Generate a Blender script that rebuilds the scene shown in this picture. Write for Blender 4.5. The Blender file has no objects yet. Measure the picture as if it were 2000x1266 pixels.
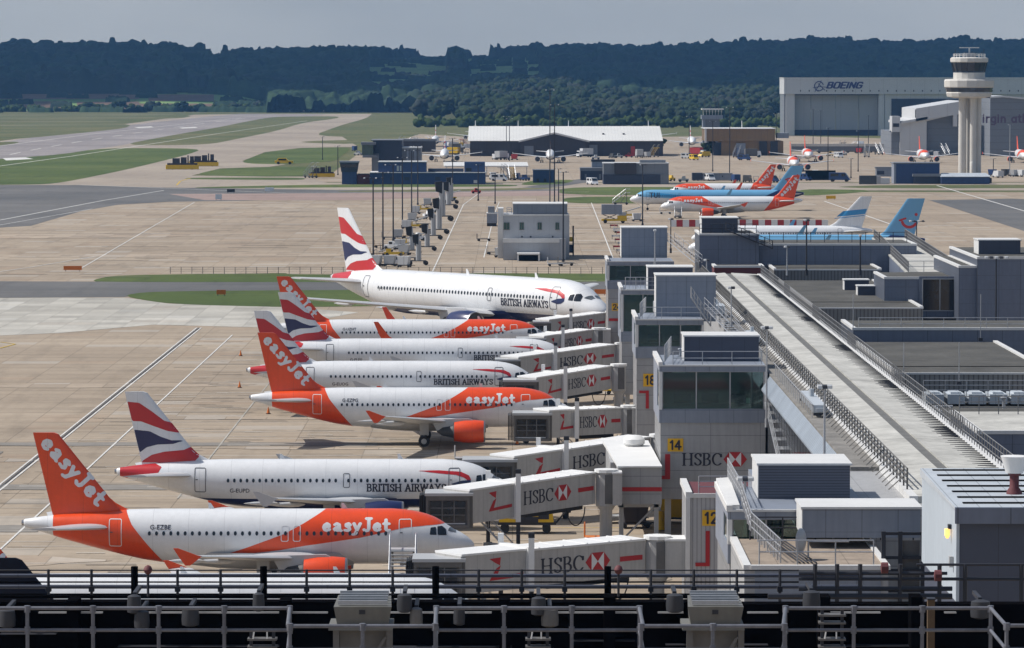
import bpy, math, random
import numpy as np
from mathutils import Vector, Matrix
random.seed(7); rng = np.random.default_rng(7)
R = math.radians
SC = bpy.context.scene
COL = SC.collection

# ------------------------------------------------------------------ camera
FPX, CH = 8200.0, 38.25            # focal length in photo pixels, camera height (m)
PIT = math.atan(483.0 / FPX)
cam = bpy.data.objects.new('camera', bpy.data.cameras.new('camera'))
COL.objects.link(cam); SC.camera = cam
cam.location = (0, 0, CH); cam.rotation_euler = (R(90) - PIT, 0, 0)
cam.data.sensor_width = 36; cam.data.lens = 36 * FPX / 2000
cam.data.clip_start = 1; cam.data.clip_end = 40000

# ------------------------------------------------------------------ sky, sun, exposure
SUN_EL, SUN_AZ = R(50), R(-82)      # azimuth from +Y towards +X
w = bpy.data.worlds.new("World"); SC.world = w; w.use_nodes = True
nt = w.node_tree; bg = nt.nodes['Background']; bg.inputs[1].default_value = 0.1
sky = nt.nodes.new('ShaderNodeTexSky'); sky.sky_type = 'NISHITA'; sky.sun_disc = False
sky.sun_elevation = SUN_EL; sky.sun_rotation = SUN_AZ; sky.dust_density = 1.5
tc = nt.nodes.new('ShaderNodeTexCoord')
sep = nt.nodes.new('ShaderNodeSeparateXYZ'); nt.links.new(tc.outputs['Generated'], sep.inputs[0])
mr = nt.nodes.new('ShaderNodeMapRange'); mr.interpolation_type = 'SMOOTHSTEP'
mr.inputs[1].default_value = 0.05; mr.inputs[2].default_value = 0.20
mr.inputs[3].default_value = 1.0; mr.inputs[4].default_value = 0.1
nt.links.new(sep.outputs[2], mr.inputs[0])
mp = nt.nodes.new('ShaderNodeMapping'); mp.inputs['Scale'].default_value = (7, 7, 26)
nt.links.new(tc.outputs['Generated'], mp.inputs[0])
nz = nt.nodes.new('ShaderNodeTexNoise'); nz.inputs['Scale'].default_value = 1.0; nz.inputs['Detail'].default_value = 4
nt.links.new(mp.outputs[0], nz.inputs['Vector'])
cr = nt.nodes.new('ShaderNodeValToRGB')
cr.color_ramp.elements[0].position = 0.3; cr.color_ramp.elements[0].color = (3.95, 4.3, 4.6, 1)
cr.color_ramp.elements[1].position = 0.7; cr.color_ramp.elements[1].color = (5.1, 5.35, 5.45, 1)
nt.links.new(nz.outputs['Fac'], cr.inputs[0])
mx = nt.nodes.new('ShaderNodeMixRGB'); nt.links.new(mr.outputs[0], mx.inputs[0])
nt.links.new(sky.outputs[0], mx.inputs[1]); nt.links.new(cr.outputs[0], mx.inputs[2])
nt.links.new(mx.outputs[0], bg.inputs[0])
sun = bpy.data.objects.new('sun', bpy.data.lights.new('sun', 'SUN')); COL.objects.link(sun)
sun.data.energy = 4.5; sun.data.angle = R(0.5); sun.data.color = (1, 0.955, 0.89)
to_sun = Vector((math.sin(SUN_AZ) * math.cos(SUN_EL), math.cos(SUN_AZ) * math.cos(SUN_EL), math.sin(SUN_EL)))
sun.rotation_euler = (-to_sun).to_track_quat('-Z', 'Y').to_euler(); sun.location = (-50, 0, 200)
SC.view_settings.view_transform = 'Standard'; SC.view_settings.look = 'None'
SC.view_settings.exposure = 0.0; SC.view_settings.gamma = 1
SC.cycles.max_bounces = 5; SC.cycles.diffuse_bounces = 2; SC.cycles.glossy_bounces = 2
SC.cycles.transparent_max_bounces = 8; SC.cycles.volume_bounces = 0
SC.cycles.use_denoising = True

# ------------------------------------------------------------------ photo pixel -> place
def P(px, py, d):
    """world point seen at photo pixel (px,py) when it stands d metres ahead"""
    u, v = (px - 1000) / FPX, (633 - py) / FPX
    k = d / (math.cos(PIT) + v * math.sin(PIT))
    return (u * k, d, CH + (-math.sin(PIT) + v * math.cos(PIT)) * k)
def DZ(py, z=0.0):
    """distance of a point of height z that shows at photo row py"""
    v = (633 - py) / FPX
    return (z - CH) * (math.cos(PIT) + v * math.sin(PIT)) / (-math.sin(PIT) + v * math.cos(PIT))
def G(px, py, z=0.0):
    return P(px, py, DZ(py, z))
def PX(px, d, py=400): return P(px, py, d)[0]
def PZ(py, d): return P(1000, py, d)[2]

# ------------------------------------------------------------------ materials
class NT:
    def __init__(s, m): s.t = m.node_tree; s.n = s.t.nodes; s.l = s.t.links
    def node(s, typ, ins=None, **kw):
        n = s.n.new(typ)
        for k, v in kw.items(): setattr(n, k, v)
        for k, v in (ins or {}).items():
            if hasattr(v, 'is_output'): s.l.new(v, n.inputs[k])
            else: n.inputs[k].default_value = v
        return n
    def math(s, op, a, b=0.0, c=0.0):
        return s.node('ShaderNodeMath', {0: a, 1: b, 2: c}, operation=op).outputs[0]
    def noise(s, vec, scale, detail=3, rough=.55):
        return s.node('ShaderNodeTexNoise', {'Vector': vec, 'Scale': scale, 'Detail': detail, 'Roughness': rough}).outputs['Fac']
    def ramp(s, f, a, b, lo=0.0, hi=1.0):
        return s.node('ShaderNodeMapRange', {0: f, 1: a, 2: b, 3: lo, 4: hi}, clamp=True).outputs[0]
    def mix(s, f, a, b, mode='MIX'):
        return s.node('ShaderNodeMixRGB', {0: f, 1: a, 2: b}, blend_type=mode).outputs[0]
def c4(c): return (c[0], c[1], c[2], 1)
def M(name, col, rough=.6, var=.12, scale=.6, metal=0, seam=None, streak=0, bump=0, spec=.5, coat=0, col2=None):
    m = bpy.data.materials.new(name); m.use_nodes = True; t = NT(m)
    b = t.n['Principled BSDF']
    obj = t.node('ShaderNodeTexCoord').outputs['Object']
    n1 = t.noise(obj, scale); n2 = t.noise(obj, scale * 7.3, 2)
    f = t.math('ADD', t.math('MULTIPLY', n1, .65), t.math('MULTIPLY', n2, .35))
    f = t.ramp(f, .33, .67)
    lo = [c * (1 - var) for c in col]; hi = [c * (1 + var) for c in (col2 or col)]
    c = t.mix(f, c4(lo), c4(hi))
    if streak:
        mpn = t.node('ShaderNodeMapping', {0: obj, 'Scale': (3, 3, .25)}).outputs[0]
        s = t.ramp(t.noise(mpn, 1.0, 3), .4, .75)
        c = t.mix(t.math('MULTIPLY', s, streak), c, c4([x * .55 for x in col]))
    if seam:
        xyz = t.node('ShaderNodeSeparateXYZ', {0: obj})
        for ax, sp, wd, dk in seam:
            fr = t.math('FRACT', t.math('DIVIDE', xyz.outputs[ax], sp))
            ln = t.math('LESS_THAN', fr, wd / sp)
            c = t.mix(t.math('MULTIPLY', ln, dk), c, (0.01, .01, .012, 1))
    t.l.new(c, b.inputs['Base Color'])
    b.inputs['Roughness'].default_value = rough; b.inputs['Metallic'].default_value = metal
    b.inputs['Specular IOR Level'].default_value = spec
    if coat: b.inputs['Coat Weight'].default_value = coat; b.inputs['Coat Roughness'].default_value = .12
    if bump:
        bn = t.node('ShaderNodeBump', {'Height': n2, 'Strength': bump, 'Distance': .05})
        t.l.new(bn.outputs[0], b.inputs['Normal'])
    return m
def glass_mat(name, col, rough=.08):
    return M(name, col, rough, .35, .5, spec=.7)

# ------------------------------------------------------------------ mesh builder
class MB:
    def __init__(s): s.v = []; s.f = []; s.m = []; s.o = (0, 0, 0)
    def quadf(s, idx, m): s.f.append(idx); s.m.append(m)
    def poly(s, pts, m=0):
        k = len(s.v); s.v += [tuple(p) for p in pts]; s.f.append(tuple(range(k, k + len(pts)))); s.m.append(m)
    def hexa(s, b, t, m=0):
        """b, t: 4 bottom and 4 top corners, same order"""
        k = len(s.v); s.v += [tuple(p) for p in b] + [tuple(p) for p in t]
        for q in ((3, 2, 1, 0), (4, 5, 6, 7), (0, 1, 5, 4), (1, 2, 6, 5), (2, 3, 7, 6), (3, 0, 4, 7)):
            s.f.append(tuple(k + i for i in q)); s.m.append(m)
    def box(s, x0, x1, y0, y1, z0, z1, m=0):
        s.hexa([(x0, y0, z0), (x1, y0, z0), (x1, y1, z0), (x0, y1, z0)],
               [(x0, y0, z1), (x1, y0, z1), (x1, y1, z1), (x0, y1, z1)], m)
    def obox(s, p, q, w, z0, z1, m=0, z0b=None, z1b=None):
        """box along the plan line p-q, width w"""
        dx, dy = q[0] - p[0], q[1] - p[1]; L = math.hypot(dx, dy) or 1; nx, ny = -dy / L * w / 2, dx / L * w / 2
        z0b = z0 if z0b is None else z0b; z1b = z1 if z1b is None else z1b
        s.hexa([(p[0] + nx, p[1] + ny, z0), (p[0] - nx, p[1] - ny, z0), (q[0] - nx, q[1] - ny, z0b), (q[0] + nx, q[1] + ny, z0b)],
               [(p[0] + nx, p[1] + ny, z1), (p[0] - nx, p[1] - ny, z1), (q[0] - nx, q[1] - ny, z1b), (q[0] + nx, q[1] + ny, z1b)], m)
    def tube(s, a, b, r, n=6, m=0, r2=None, cap=True):
        a = Vector(a); b = Vector(b); d = b - a
        if d.length < 1e-6: return
        d.normalize(); u = d.orthogonal().normalized(); v = d.cross(u); r2 = r if r2 is None else r2
        k = len(s.v)
        for (c, rr) in ((a, r), (b, r2)):
            for i in range(n):
                t = 2 * math.pi * (i + .5) / n; s.v.append(tuple(c + u * (math.cos(t) * rr) + v * (math.sin(t) * rr)))
        for i in range(n):
            j = (i + 1) % n; s.f.append((k + i, k + j, k + n + j, k + n + i)); s.m.append(m)
        if cap:
            s.f.append(tuple(k + i for i in reversed(range(n)))); s.m.append(m)
            s.f.append(tuple(k + n + i for i in range(n))); s.m.append(m)
    def lathe(s, prof, cx, cy, n=16, m=0, axis='z', z0=0):
        """prof: list of (r, h[, m])"""
        k = len(s.v)
        for pr in prof:
            r, h = pr[0], pr[1]
            for i in range(n):
                t = 2 * math.pi * (i + .5) / n
                if axis == 'z': s.v.append((cx + r * math.cos(t), cy + r * math.sin(t), z0 + h))
                elif axis == 'x': s.v.append((h, cx + r * math.cos(t), cy + r * math.sin(t)))
        for j in range(len(prof) - 1):
            mm = prof[j][2] if len(prof[j]) > 2 else m
            for i in range(n):
                i2 = (i + 1) % n
                s.f.append((k + j * n + i, k + j * n + i2, k + (j + 1) * n + i2, k + (j + 1) * n + i)); s.m.append(mm)
        s.f.append(tuple(k + i for i in reversed(range(n)))); s.m.append(prof[0][2] if len(prof[0]) > 2 else m)
        e = k + (len(prof) - 1) * n
        s.f.append(tuple(e + i for i in range(n))); s.m.append(prof[-1][2] if len(prof[-1]) > 2 else m)
    def build(s, name, mats, parent=None, smooth=False, local=False, loc=None):
        me = bpy.data.meshes.new(name)
        o = (0, 0, 0)
        if parent is not None and not local:
            p = parent; o = Vector((0, 0, 0))
            while p is not None: o = o + Vector(p.location); p = p.parent
        elif loc is not None: o = loc
        vv = np.array(s.v, dtype=float).reshape(-1, 3) - np.array(o, dtype=float)
        me.from_pydata(vv.tolist(), [], s.f)
        if not isinstance(mats, (list, tuple)): mats = [mats]
        for mt in mats: me.materials.append(mt)
        if len(mats) > 1: me.polygons.foreach_set('material_index', s.m)
        if smooth: me.polygons.foreach_set('use_smooth', [True] * len(me.polygons))
        me.update()
        ob = bpy.data.objects.new(name, me); COL.objects.link(ob)
        if parent is not None: ob.parent = parent
        elif loc is not None: ob.location = loc
        return ob
def tag(o, label=None, cat=None, group=None, kind=None):
    if label: o['label'] = label
    if cat: o['category'] = cat
    if group: o['group'] = group
    if kind: o['kind'] = kind
    return o
def empty(name, loc, label, cat, group=None, rz=0):
    o = bpy.data.objects.new(name, None); COL.objects.link(o)
    o.location = loc; o.rotation_euler = (0, 0, rz); o.empty_display_size = .5
    return tag(o, label, cat, group)
def dup(root, loc=None, rz=None, label=None, group=None, parent=None):
    c = root.copy(); COL.objects.link(c)
    if parent is not None: c.parent = parent
    if loc is not None: c.location = loc
    if rz is not None: c.rotation_euler = (0, 0, rz)
    if label: c['label'] = label
    if group: c['group'] = group
    for ch in list(root.children): dup(ch, parent=c)
    return c
def struct(mb, name, mats, smooth=False):
    return tag(mb.build(name, mats, smooth=smooth), kind='structure')
def smooth_by_angle(o, ang=40):
    me = o.data; me.polygons.foreach_set('use_smooth', [True] * len(me.polygons))
    try: me.set_sharp_from_angle(angle=R(ang))
    except Exception: pass

# ------------------------------------------------------------------ signed-distance decals (lettering, livery shapes)
def seg_d(X, Y, a, b):
    dx, dy = b[0] - a[0], b[1] - a[1]; q = dx * dx + dy * dy
    t = np.clip(((X - a[0]) * dx + (Y - a[1]) * dy) / q, 0, 1) if q > 1e-12 else 0 * X
    return np.hypot(X - a[0] - t * dx, Y - a[1] - t * dy)
def sd_poly(pts):
    def f(X, Y):
        d = np.full(X.shape, 1e9); ins = np.zeros(X.shape, bool); n = len(pts)
        for i in range(n):
            a, b = pts[i], pts[(i + 1) % n]
            d = np.minimum(d, seg_d(X, Y, a, b))
            if a[1] != b[1]:
                c = ((a[1] > Y) != (b[1] > Y)) & (X < (b[0] - a[0]) * (Y - a[1]) / (b[1] - a[1]) + a[0])
                ins ^= c
        return np.where(ins, -d, d)
    return f
def sd_stroke(paths, wx, wy):
    def f(X, Y):
        d = np.full(X.shape, 1e9); x, y = X / wx, Y / wy
        for p in paths:
            for a, b in zip(p[:-1], p[1:]):
                d = np.minimum(d, seg_d(x, y, (a[0] / wx, a[1] / wy), (b[0] / wx, b[1] / wy)))
        return d - 1
    return f
def march(mb, sdf, u0, u1, v0, v1, step, mapf, m=0, stepv=None):
    nu = max(2, int(math.ceil((u1 - u0) / step)) + 1); nv = max(2, int(math.ceil((v1 - v0) / (stepv or step))) + 1)
    us = np.linspace(u0, u1, nu); vs = np.linspace(v0, v1, nv)
    U, V = np.meshgrid(us, vs, indexing='ij'); F = sdf(U, V)
    F = np.where(np.abs(F) < 1e-9, 1e-9, F); I = F < 0
    cache = {}; base = len(mb.v); out = []
    def vert(key, u, v):
        k = cache.get(key)
        if k is None: k = len(out); cache[key] = k; out.append((u, v))
        return k
    cells = np.argwhere(I[:-1, :-1] | I[1:, :-1] | I[:-1, 1:] | I[1:, 1:])
    for i, j in cells:
        cs = ((i, j), (i + 1, j), (i + 1, j + 1), (i, j + 1)); pl = []
        for k in range(4):
            a, b = cs[k], cs[(k + 1) % 4]
            if I[a]: pl.append(vert(a, us[a[0]], vs[a[1]]))
            if I[a] != I[b]:
                t = F[a] / (F[a] - F[b]); key = (a, b) if a < b else (b, a)
                pl.append(vert(key, us[a[0]] + (us[b[0]] - us[a[0]]) * t, vs[a[1]] + (vs[b[1]] - vs[a[1]]) * t))
        if len(pl) >= 3: mb.f.append(tuple(base + q for q in pl)); mb.m.append(m)
    for (u, v) in out: mb.v.append(tuple(mapf(u, v)))
def arc(cx, cy, rx, ry, a0, a1, n=10):
    return [(cx + rx * math.cos(R(a0 + (a1 - a0) * i / n)), cy + ry * math.sin(R(a0 + (a1 - a0) * i / n))) for i in range(n + 1)]
def sf(*xs): return [[(x - .11, y), (x + .11, y)] for x, y in xs]
SERIF = {
 'H': (.92, [[(.14, 0), (.14, 1)], [(.74, 0), (.74, 1)], [(.14, .51), (.74, .51)]] + sf((.14, 0), (.14, 1), (.74, 0), (.74, 1))),
 'S': (.68, [[(.56, .78), (.5, .93), (.34, .99), (.17, .92), (.11, .77), (.18, .62), (.36, .52), (.52, .4), (.58, .24), (.5, .07), (.33, .01), (.16, .06), (.09, .22)], [(.57, .72), (.57, .95)]]),
 'B': (.74, [[(.14, 0), (.14, 1)], [(.05, 1), (.38, 1), (.53, .93), (.57, .77), (.5, .6), (.36, .53), (.14, .53)], [(.36, .53), (.57, .45), (.63, .27), (.56, .08), (.38, 0), (.05, 0)]]),
 'C': (.86, [arc(.47, .5, .38, .49, 40, 320, 14), [(.77, .68), (.77, .93)]]),
 'R': (.78, [[(.14, 0), (.14, 1)], [(.05, 1), (.38, 1), (.55, .92), (.58, .75), (.5, .58), (.36, .52), (.14, .52)], [(.36, .52), (.68, 0)]] + sf((.14, 0), (.68, 0))),
 'I': (.34, [[(.15, 0), (.15, 1)]] + sf((.15, 0), (.15, 1))),
 'T': (.76, [[(.36, 0), (.36, 1)], [(.04, .84), (.04, 1), (.68, 1), (.68, .84)]] + sf((.36, 0))),
 'A': (.84, [[(.08, 0), (.38, 1), (.7, 0)], [(.2, .34), (.58, .34)]] + sf((.09, 0), (.7, 0))),
 'W': (1.12, [[(.06, 1), (.3, 0), (.53, 1), (.77, 0), (1.0, 1)]] + sf((.07, 1), (1.0, 1))),
 'Y': (.8, [[(.07, 1), (.37, .48), (.67, 1)], [(.37, .48), (.37, 0)]] + sf((.37, 0), (.08, 1), (.67, 1))),
 ' ': (.4, [])}
FAT = {
 'e': (.72, [[(.2, .33), (.54, .37), (.52, .52), (.38, .6), (.22, .5), (.16, .32), (.24, .13), (.42, .08), (.56, .17)]]),
 'a': (.76, [[(.2, .52), (.34, .6), (.5, .52), (.52, .3), (.53, .12), (.64, .08)], [(.5, .34), (.3, .32), (.17, .2), (.26, .09), (.42, .1), (.51, .2)]]),
 's': (.6, [[(.5, .5), (.38, .6), (.22, .55), (.22, .42), (.42, .3), (.46, .17), (.34, .08), (.14, .12)]]),
 'y': (.7, [[(.14, .6), (.36, .12)], [(.58, .6), (.36, .12), (.24, -.16), (.08, -.2)]]),
 'J': (.66, [[(.46, .95), (.46, .22), (.38, .08), (.22, .06), (.13, .16)], [(.3, .95), (.62, .95)]]),
 't': (.55, [[(.25, .86), (.25, .2), (.34, .08), (.48, .12)], [(.1, .58), (.46, .58)]]),
 ' ': (.4, [])}
SANS = {
 'B': (.8, [[(.12, 0), (.12, 1), (.55, 1), (.64, .9), (.64, .62), (.55, .52), (.12, .52)], [(.55, .52), (.68, .42), (.68, .1), (.58, 0), (.12, 0)]]),
 'O': (.86, [[(.24, 0), (.62, 0), (.74, .12), (.74, .88), (.62, 1), (.24, 1), (.12, .88), (.12, .12), (.24, 0)]]),
 'E': (.74, [[(.66, 1), (.12, 1), (.12, 0), (.66, 0)], [(.12, .5), (.6, .5)]]),
 'I': (.32, [[(.14, 0), (.14, 1)]]),
 'N': (.84, [[(.12, 0), (.12, 1), (.7, 0), (.7, 1)]]),
 'G': (.84, [[(.72, .85), (.6, 1), (.24, 1), (.12, .88), (.12, .12), (.24, 0), (.6, 0), (.72, .12), (.72, .48), (.45, .48)]]),
 'T': (.78, [[(.36, 0), (.36, 1)], [(.04, 1), (.68, 1)]]),
 'U': (.8, [[(.12, 1), (.12, .2), (.24, .02), (.54, .02), (.66, .2), (.66, 1)]]),
 'v': (.6, [[(.06, .66), (.28, .04), (.5, .66)]]),
 'r': (.46, [[(.12, 0), (.12, .66)], [(.12, .45), (.24, .64), (.4, .62)]]),
 'g': (.66, [arc(.32, .34, .22, .3, 0, 360, 12), [(.54, .66), (.54, -.1), (.42, -.26), (.14, -.22)]]),
 'i': (.28, [[(.12, 0), (.12, .66)], [(.12, .86), (.12, .9)]]),
 'n': (.62, [[(.12, 0), (.12, .66)], [(.12, .42), (.26, .64), (.42, .62), (.5, .46), (.5, 0)]]),
 'a': (.66, [arc(.32, .32, .22, .3, 0, 360, 12), [(.54, .66), (.54, 0)]]),
 't': (.42, [[(.18, .9), (.18, .1), (.36, .02)], [(.03, .66), (.34, .66)]]),
 'l': (.28, [[(.12, 0), (.12, 1)]]),
 'c': (.58, [arc(.32, .33, .22, .3, 50, 310, 10)]),
 '1': (.6, [[(.14, .78), (.34, 1), (.34, 0)]]),
 '2': (.72, [[(.1, .76), (.16, .94), (.34, 1), (.52, .94), (.58, .74), (.5, .54), (.1, 0), (.62, 0)]]),
 '4': (.74, [[(.46, 0), (.46, 1), (.06, .3), (.66, .3)]]),
 '8': (.72, [arc(.34, .75, .21, .24, 0, 360, 12), arc(.34, .26, .25, .26, 0, 360, 12)]),
 ' ': (.4, [])}
def text_width(txt, font, sp=0): return sum(font[c][0] + sp for c in txt)
def letters(mb, txt, font, wx, wy, mapf, m=0, step=.04, sp=0.0, shear=0.0):
    """mapf takes (u,v) in cap heights from the text's start on its baseline"""
    x = 0
    for c in txt:
        wd, paths = font[c]
        if paths:
            f = sd_stroke(paths, wx, wy)
            march(mb, f, -.2, wd + .15, -.42, 1.16, step, lambda u, v, x=x: mapf(x + u + shear * v, v), m)
        x += wd + sp
    return x
_fc = {}
def plain_text(mb, txt, mapf, m=0):
    """small lettering from the built-in face; (u,v) in letter heights"""
    if txt not in _fc:
        cu = bpy.data.curves.new('t', 'FONT'); cu.body = txt; cu.resolution_u = 2; cu.offset = .012
        ob = bpy.data.objects.new('t', cu); COL.objects.link(ob)
        dg = bpy.context.evaluated_depsgraph_get(); me = ob.evaluated_get(dg).to_mesh()
        _fc[txt] = ([(v.co.x / .7, v.co.y / .7) for v in me.vertices], [tuple(p.vertices) for p in me.polygons])
        ob.evaluated_get(dg).to_mesh_clear(); bpy.data.objects.remove(ob); bpy.data.curves.remove(cu)
    vs, fs = _fc[txt]; k = len(mb.v)
    mb.v += [tuple(mapf(u, v)) for u, v in vs]
    for f in fs: mb.f.append(tuple(k + i for i in f)); mb.m.append(m)
# ------------------------------------------------------------------ materials in use
WHITE = M('white_paint', (.74, .75, .76), .32, .05, .5, coat=.25, seam=[(0, 2.67, .035, .22)], streak=.10)
ORANGE = M('orange_paint', (.76, .068, .008), .35, .07, .6, coat=.25, seam=[(0, 2.67, .035, .25)], streak=.12)
NAVYD = M('black_blue_paint', (.004, .005, .014), .6, .06, .3, spec=.2)
NAVY = M('navy_paint', (.012, .02, .085), .3, .06, .3, coat=.3)
RED = M('red_paint', (.50, .018, .022), .35, .05, .3, coat=.3)
LBLUE = M('light_blue_paint', (.15, .38, .60), .35, .04, .3, coat=.3)
CYAN = M('bright_blue_paint', (.04, .27, .55), .35, .05, .3, coat=.3)
AGREY = M('grey_paint', (.42, .43, .44), .4, .06, .4)
WINGG = M('wing_grey', (.50, .51, .52), .38, .07, .3)
METAL = M('bare_metal', (.40, .40, .41), .32, .1, .8, metal=.8)
DGREY = M('dark_grey', (.06, .062, .068), .6, .2, 1)
BLACK = M('black_rubber', (.015, .015, .016), .7, .2, 2)
GLASSD = glass_mat('dark_glass', (.012, .016, .022))
INK = M('dark_ink', (.02, .022, .04), .5, .05, 1)
PLUM = M('plum_ink', (.12, .01, .06), .5, .05, 1)

M_LINEW = M('door_line_white', (.75, .75, .75), .5, .02)
M_LINED = M('door_line_grey', (.05, .055, .07), .5, .02)
M_SCREEN = glass_mat('windscreen_glass', (.10, .11, .12), .12)

# ------------------------------------------------------------------ airliners (local: nose tip at x=0, tail at x=-L, wheels on z=0)
NOSE = [(0, -.72, -.72), (.06, -.5, -.95), (.2, -.34, -1.12), (.5, -.05, -1.32), (1, .28, -1.55), (1.6, .56, -1.72), (2.0, .84, -1.8), (2.5, 1.18, -1.88),
        (3.0, 1.45, -1.95), (3.6, 1.68, -2.0), (4.4, 1.88, -2.05), (5.2, 2.0, -2.07), (6.2, 2.07, -2.07)]
TAIL = [(0, 1.22, .78), (.12, 1.3, .66), (1.5, 1.5, .28), (3, 1.68, -.2), (4.5, 1.82, -.62), (6, 1.93, -1.02), (7.5, 2.0, -1.4), (9, 2.05, -1.74), (10.5, 2.07, -1.97), (12, 2.07, -2.07)]
TW = [(0, .2), (.12, .3), (1.5, .58), (3, .9), (4.5, 1.2), (6, 1.45), (7.5, 1.66), (9, 1.83), (10.5, 1.94), (12, 1.975)]
NW = [(0, .0), (.06, .28), (.2, .48), (.5, .76), (1, 1.07), (1.6, 1.32), (2.0, 1.46), (2.5, 1.6), (3, 1.72), (3.6, 1.82), (4.4, 1.91), (5.2, 1.96), (6.2, 1.975)]
def fus_section(x, L):
    """-> top, bottom, half width (relative to the axis)"""
    if x <= 6.2:
        xs = [p[0] for p in NOSE]
        return (np.interp(x, xs, [p[1] for p in NOSE]), np.interp(x, xs, [p[2] for p in NOSE]), np.interp(x, xs, [p[1] for p in NW]))
    e = L - x
    if e < 12:
        xs = [p[0] for p in TAIL]
        return (np.interp(e, xs, [p[1] for p in TAIL]), np.interp(e, xs, [p[2] for p in TAIL]), np.interp(e, xs, [p[1] for p in TW]))
    return 2.07, -2.07, 1.975
def airliner(name, label, nose, yaw, L, livery, k=1.0, group=None, finh=1.0, reg=None, wingtip='fence', span=17.0, detail=2, zc=3.8,
             cat='airliner', gear=True, nosepaint=True):
    """yaw 0: nose to +X, starboard side faces the camera; livery: easy, ba, tui, blueband, navy"""
    root = empty(name, (nose[0], nose[1], 0), label, cat, group, yaw); root.scale = (k, k, k)
    flip = math.cos(yaw) < 0          # the port side faces the camera
    S = 1 if flip else -1             # local y side towards the camera
    def fus(x, z, off=.012, side=S):
        t, b, wd = fus_section(x, L); c = (t + b) / 2; rz = max(.02, (t - b) / 2)
        q = max(-.999, min(.999, (z - c) / rz)); th = math.asin(q)
        ny, nz = math.cos(th) / max(wd, .05), math.sin(th) / rz; n = math.hypot(ny, nz)
        return (-x, side * (wd * math.cos(th) + off * ny / n), zc + c + rz * math.sin(th) + off * nz / n)
    def fus_th(x, th, off=0):
        t, b, wd = fus_section(x, L); c = (t + b) / 2; rz = max(.01, (t - b) / 2)
        return (-x, (wd + off) * math.cos(th), zc + c + (rz + off) * math.sin(th))
    base = {'easy': WHITE, 'ba': WHITE, 'tui': WHITE, 'blueband': WHITE, 'navy': WHITE}[livery]
    b = MB(); mats = [base, ORANGE if livery == 'easy' else (RED if livery == 'ba' else LBLUE), NAVY, INK, WHITE, CYAN]
    xs = [p[0] for p in NOSE] + list(np.arange(7.5, L - 12, 1.6)) + [L - p[0] for p in reversed(TAIL)]
    N = 40 if detail else 20
    for x in xs:
        for i in range(N): b.v.append(fus_th(x, 2 * math.pi * i / N))
    for j in range(len(xs) - 1):
        for i in range(N):
            i2 = (i + 1) % N; b.f.append((j * N + i, j * N + i2, (j + 1) * N + i2, (j + 1) * N + i)); b.m.append(0)
    e0 = (len(xs) - 1) * N; b.f.append(tuple(e0 + i for i in range(N))); b.m.append(3)
    def paint(sdf, x0, x1, m, off=.008, step=.2):
        """paint a side-view shape onto both flanks and over the crown; sdf(x, z)"""
        def f(X, TH):
            Z = np.empty(X.shape)
            for i in range(X.shape[0]):
                t, bt, wd = fus_section(X[i, 0], L); Z[i] = (t + bt) / 2 + (t - bt) / 2 * np.sin(TH[i])
            return sdf(X, Z)
        march(b, f, x0, x1, -math.pi / 2, 1.5 * math.pi, step, lambda u, v: fus_th(u, v, off), m, stepv=math.pi / 40)
    # conversions of this family's side view: e = metres from the tail end
    tz = lambda pts, x0, s, zpx: [((x0 - p[0]) / s, (zpx - p[1]) / s) for p in pts]
    if livery == 'easy':
        front = [(10.3, 2.6), (11.6, 1.8), (12.7, 1.15), (14.2, .35), (17.2, -.75), (20.3, -1.75), (17.5, -1.25), (14.4, -.85), (12.6, -.52), (8.5, .08), (5.2, .82), (3.5, .95), (2.1, 1.0), (1.9, 2.6)]
        if nosepaint: paint(sd_poly(front), 1.4, 20.6, 1)
        t = L - 33.84
        tail = [(26.4 + t, 2.6), (25.6 + t, 1.0), (24.3 + t, -.6), (22.9 + t, -2.3), (31.6 + t, -2.3), (31.6 + t, 2.6)]
        paint(sd_poly(tail), 22.5 + t, 32 + t, 1)
    elif livery == 'ba':
        paint(lambda X, Z: np.maximum(Z + 1.18 + .0 * X, np.maximum(3.6 - X, X - (L - 6.2))), 3, L - 5, 2, step=.3)
        e = lambda q: L - q
        paint(sd_poly([(e(.2), 2.2), (e(.2), .2), (e(1.2), .62), (e(3.6), .95), (e(3.9), 1.45), (e(3.2), 1.75), (e(2.4), 2.2)]), e(4.2), e(.3), 1, step=.15)
        paint(sd_poly([(e(.2), .7), (e(.2), -.2), (e(3.6), -.9), (e(3.3), -.3), (e(1.6), .25)]), e(4.2), e(.3), 1, off=.01, step=.15)
        rib = [(8.3, 1.2), (6.5, 1.24), (4.6, 1.12), (3.9, .8), (3.72, .42), (3.9, .3), (4.3, .62), (5.0, .86), (6.4, .98)]
        blu = [(5.5, .1), (4.6, .36), (3.74, .45), (3.75, .15), (4.1, -.06), (4.6, -.12), (5.1, 0)]
        for s_ in (1, -1):
            march(b, sd_poly(rib), 3, 9, -.3, 1.5, .08, lambda u, v: fus(u, v, .012, s_), 1)
            march(b, sd_poly(blu), 3, 6, -.4, .8, .08, lambda u, v: fus(u, v, .016, s_), 2)
    elif livery == 'tui':
        paint(lambda X, Z: np.where(X > L * .70, -1.0, -.15 - Z - .06 * (X - 8)) + 0 * X, 2.2, L - .1, 1, step=.3)
        paint(lambda X, Z: np.abs(Z - 1.1 + .09 * (X - 4)) - .45, 6, L * .72, 5, off=.012, step=.3)
        paint(lambda X, Z: np.maximum(L * .71 - X + (1.2 + Z) * 2.2, 0 * X - 9), L * .62, L - .1, 2, off=.014, step=.3)
    elif livery == 'blueband':
        pass
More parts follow.
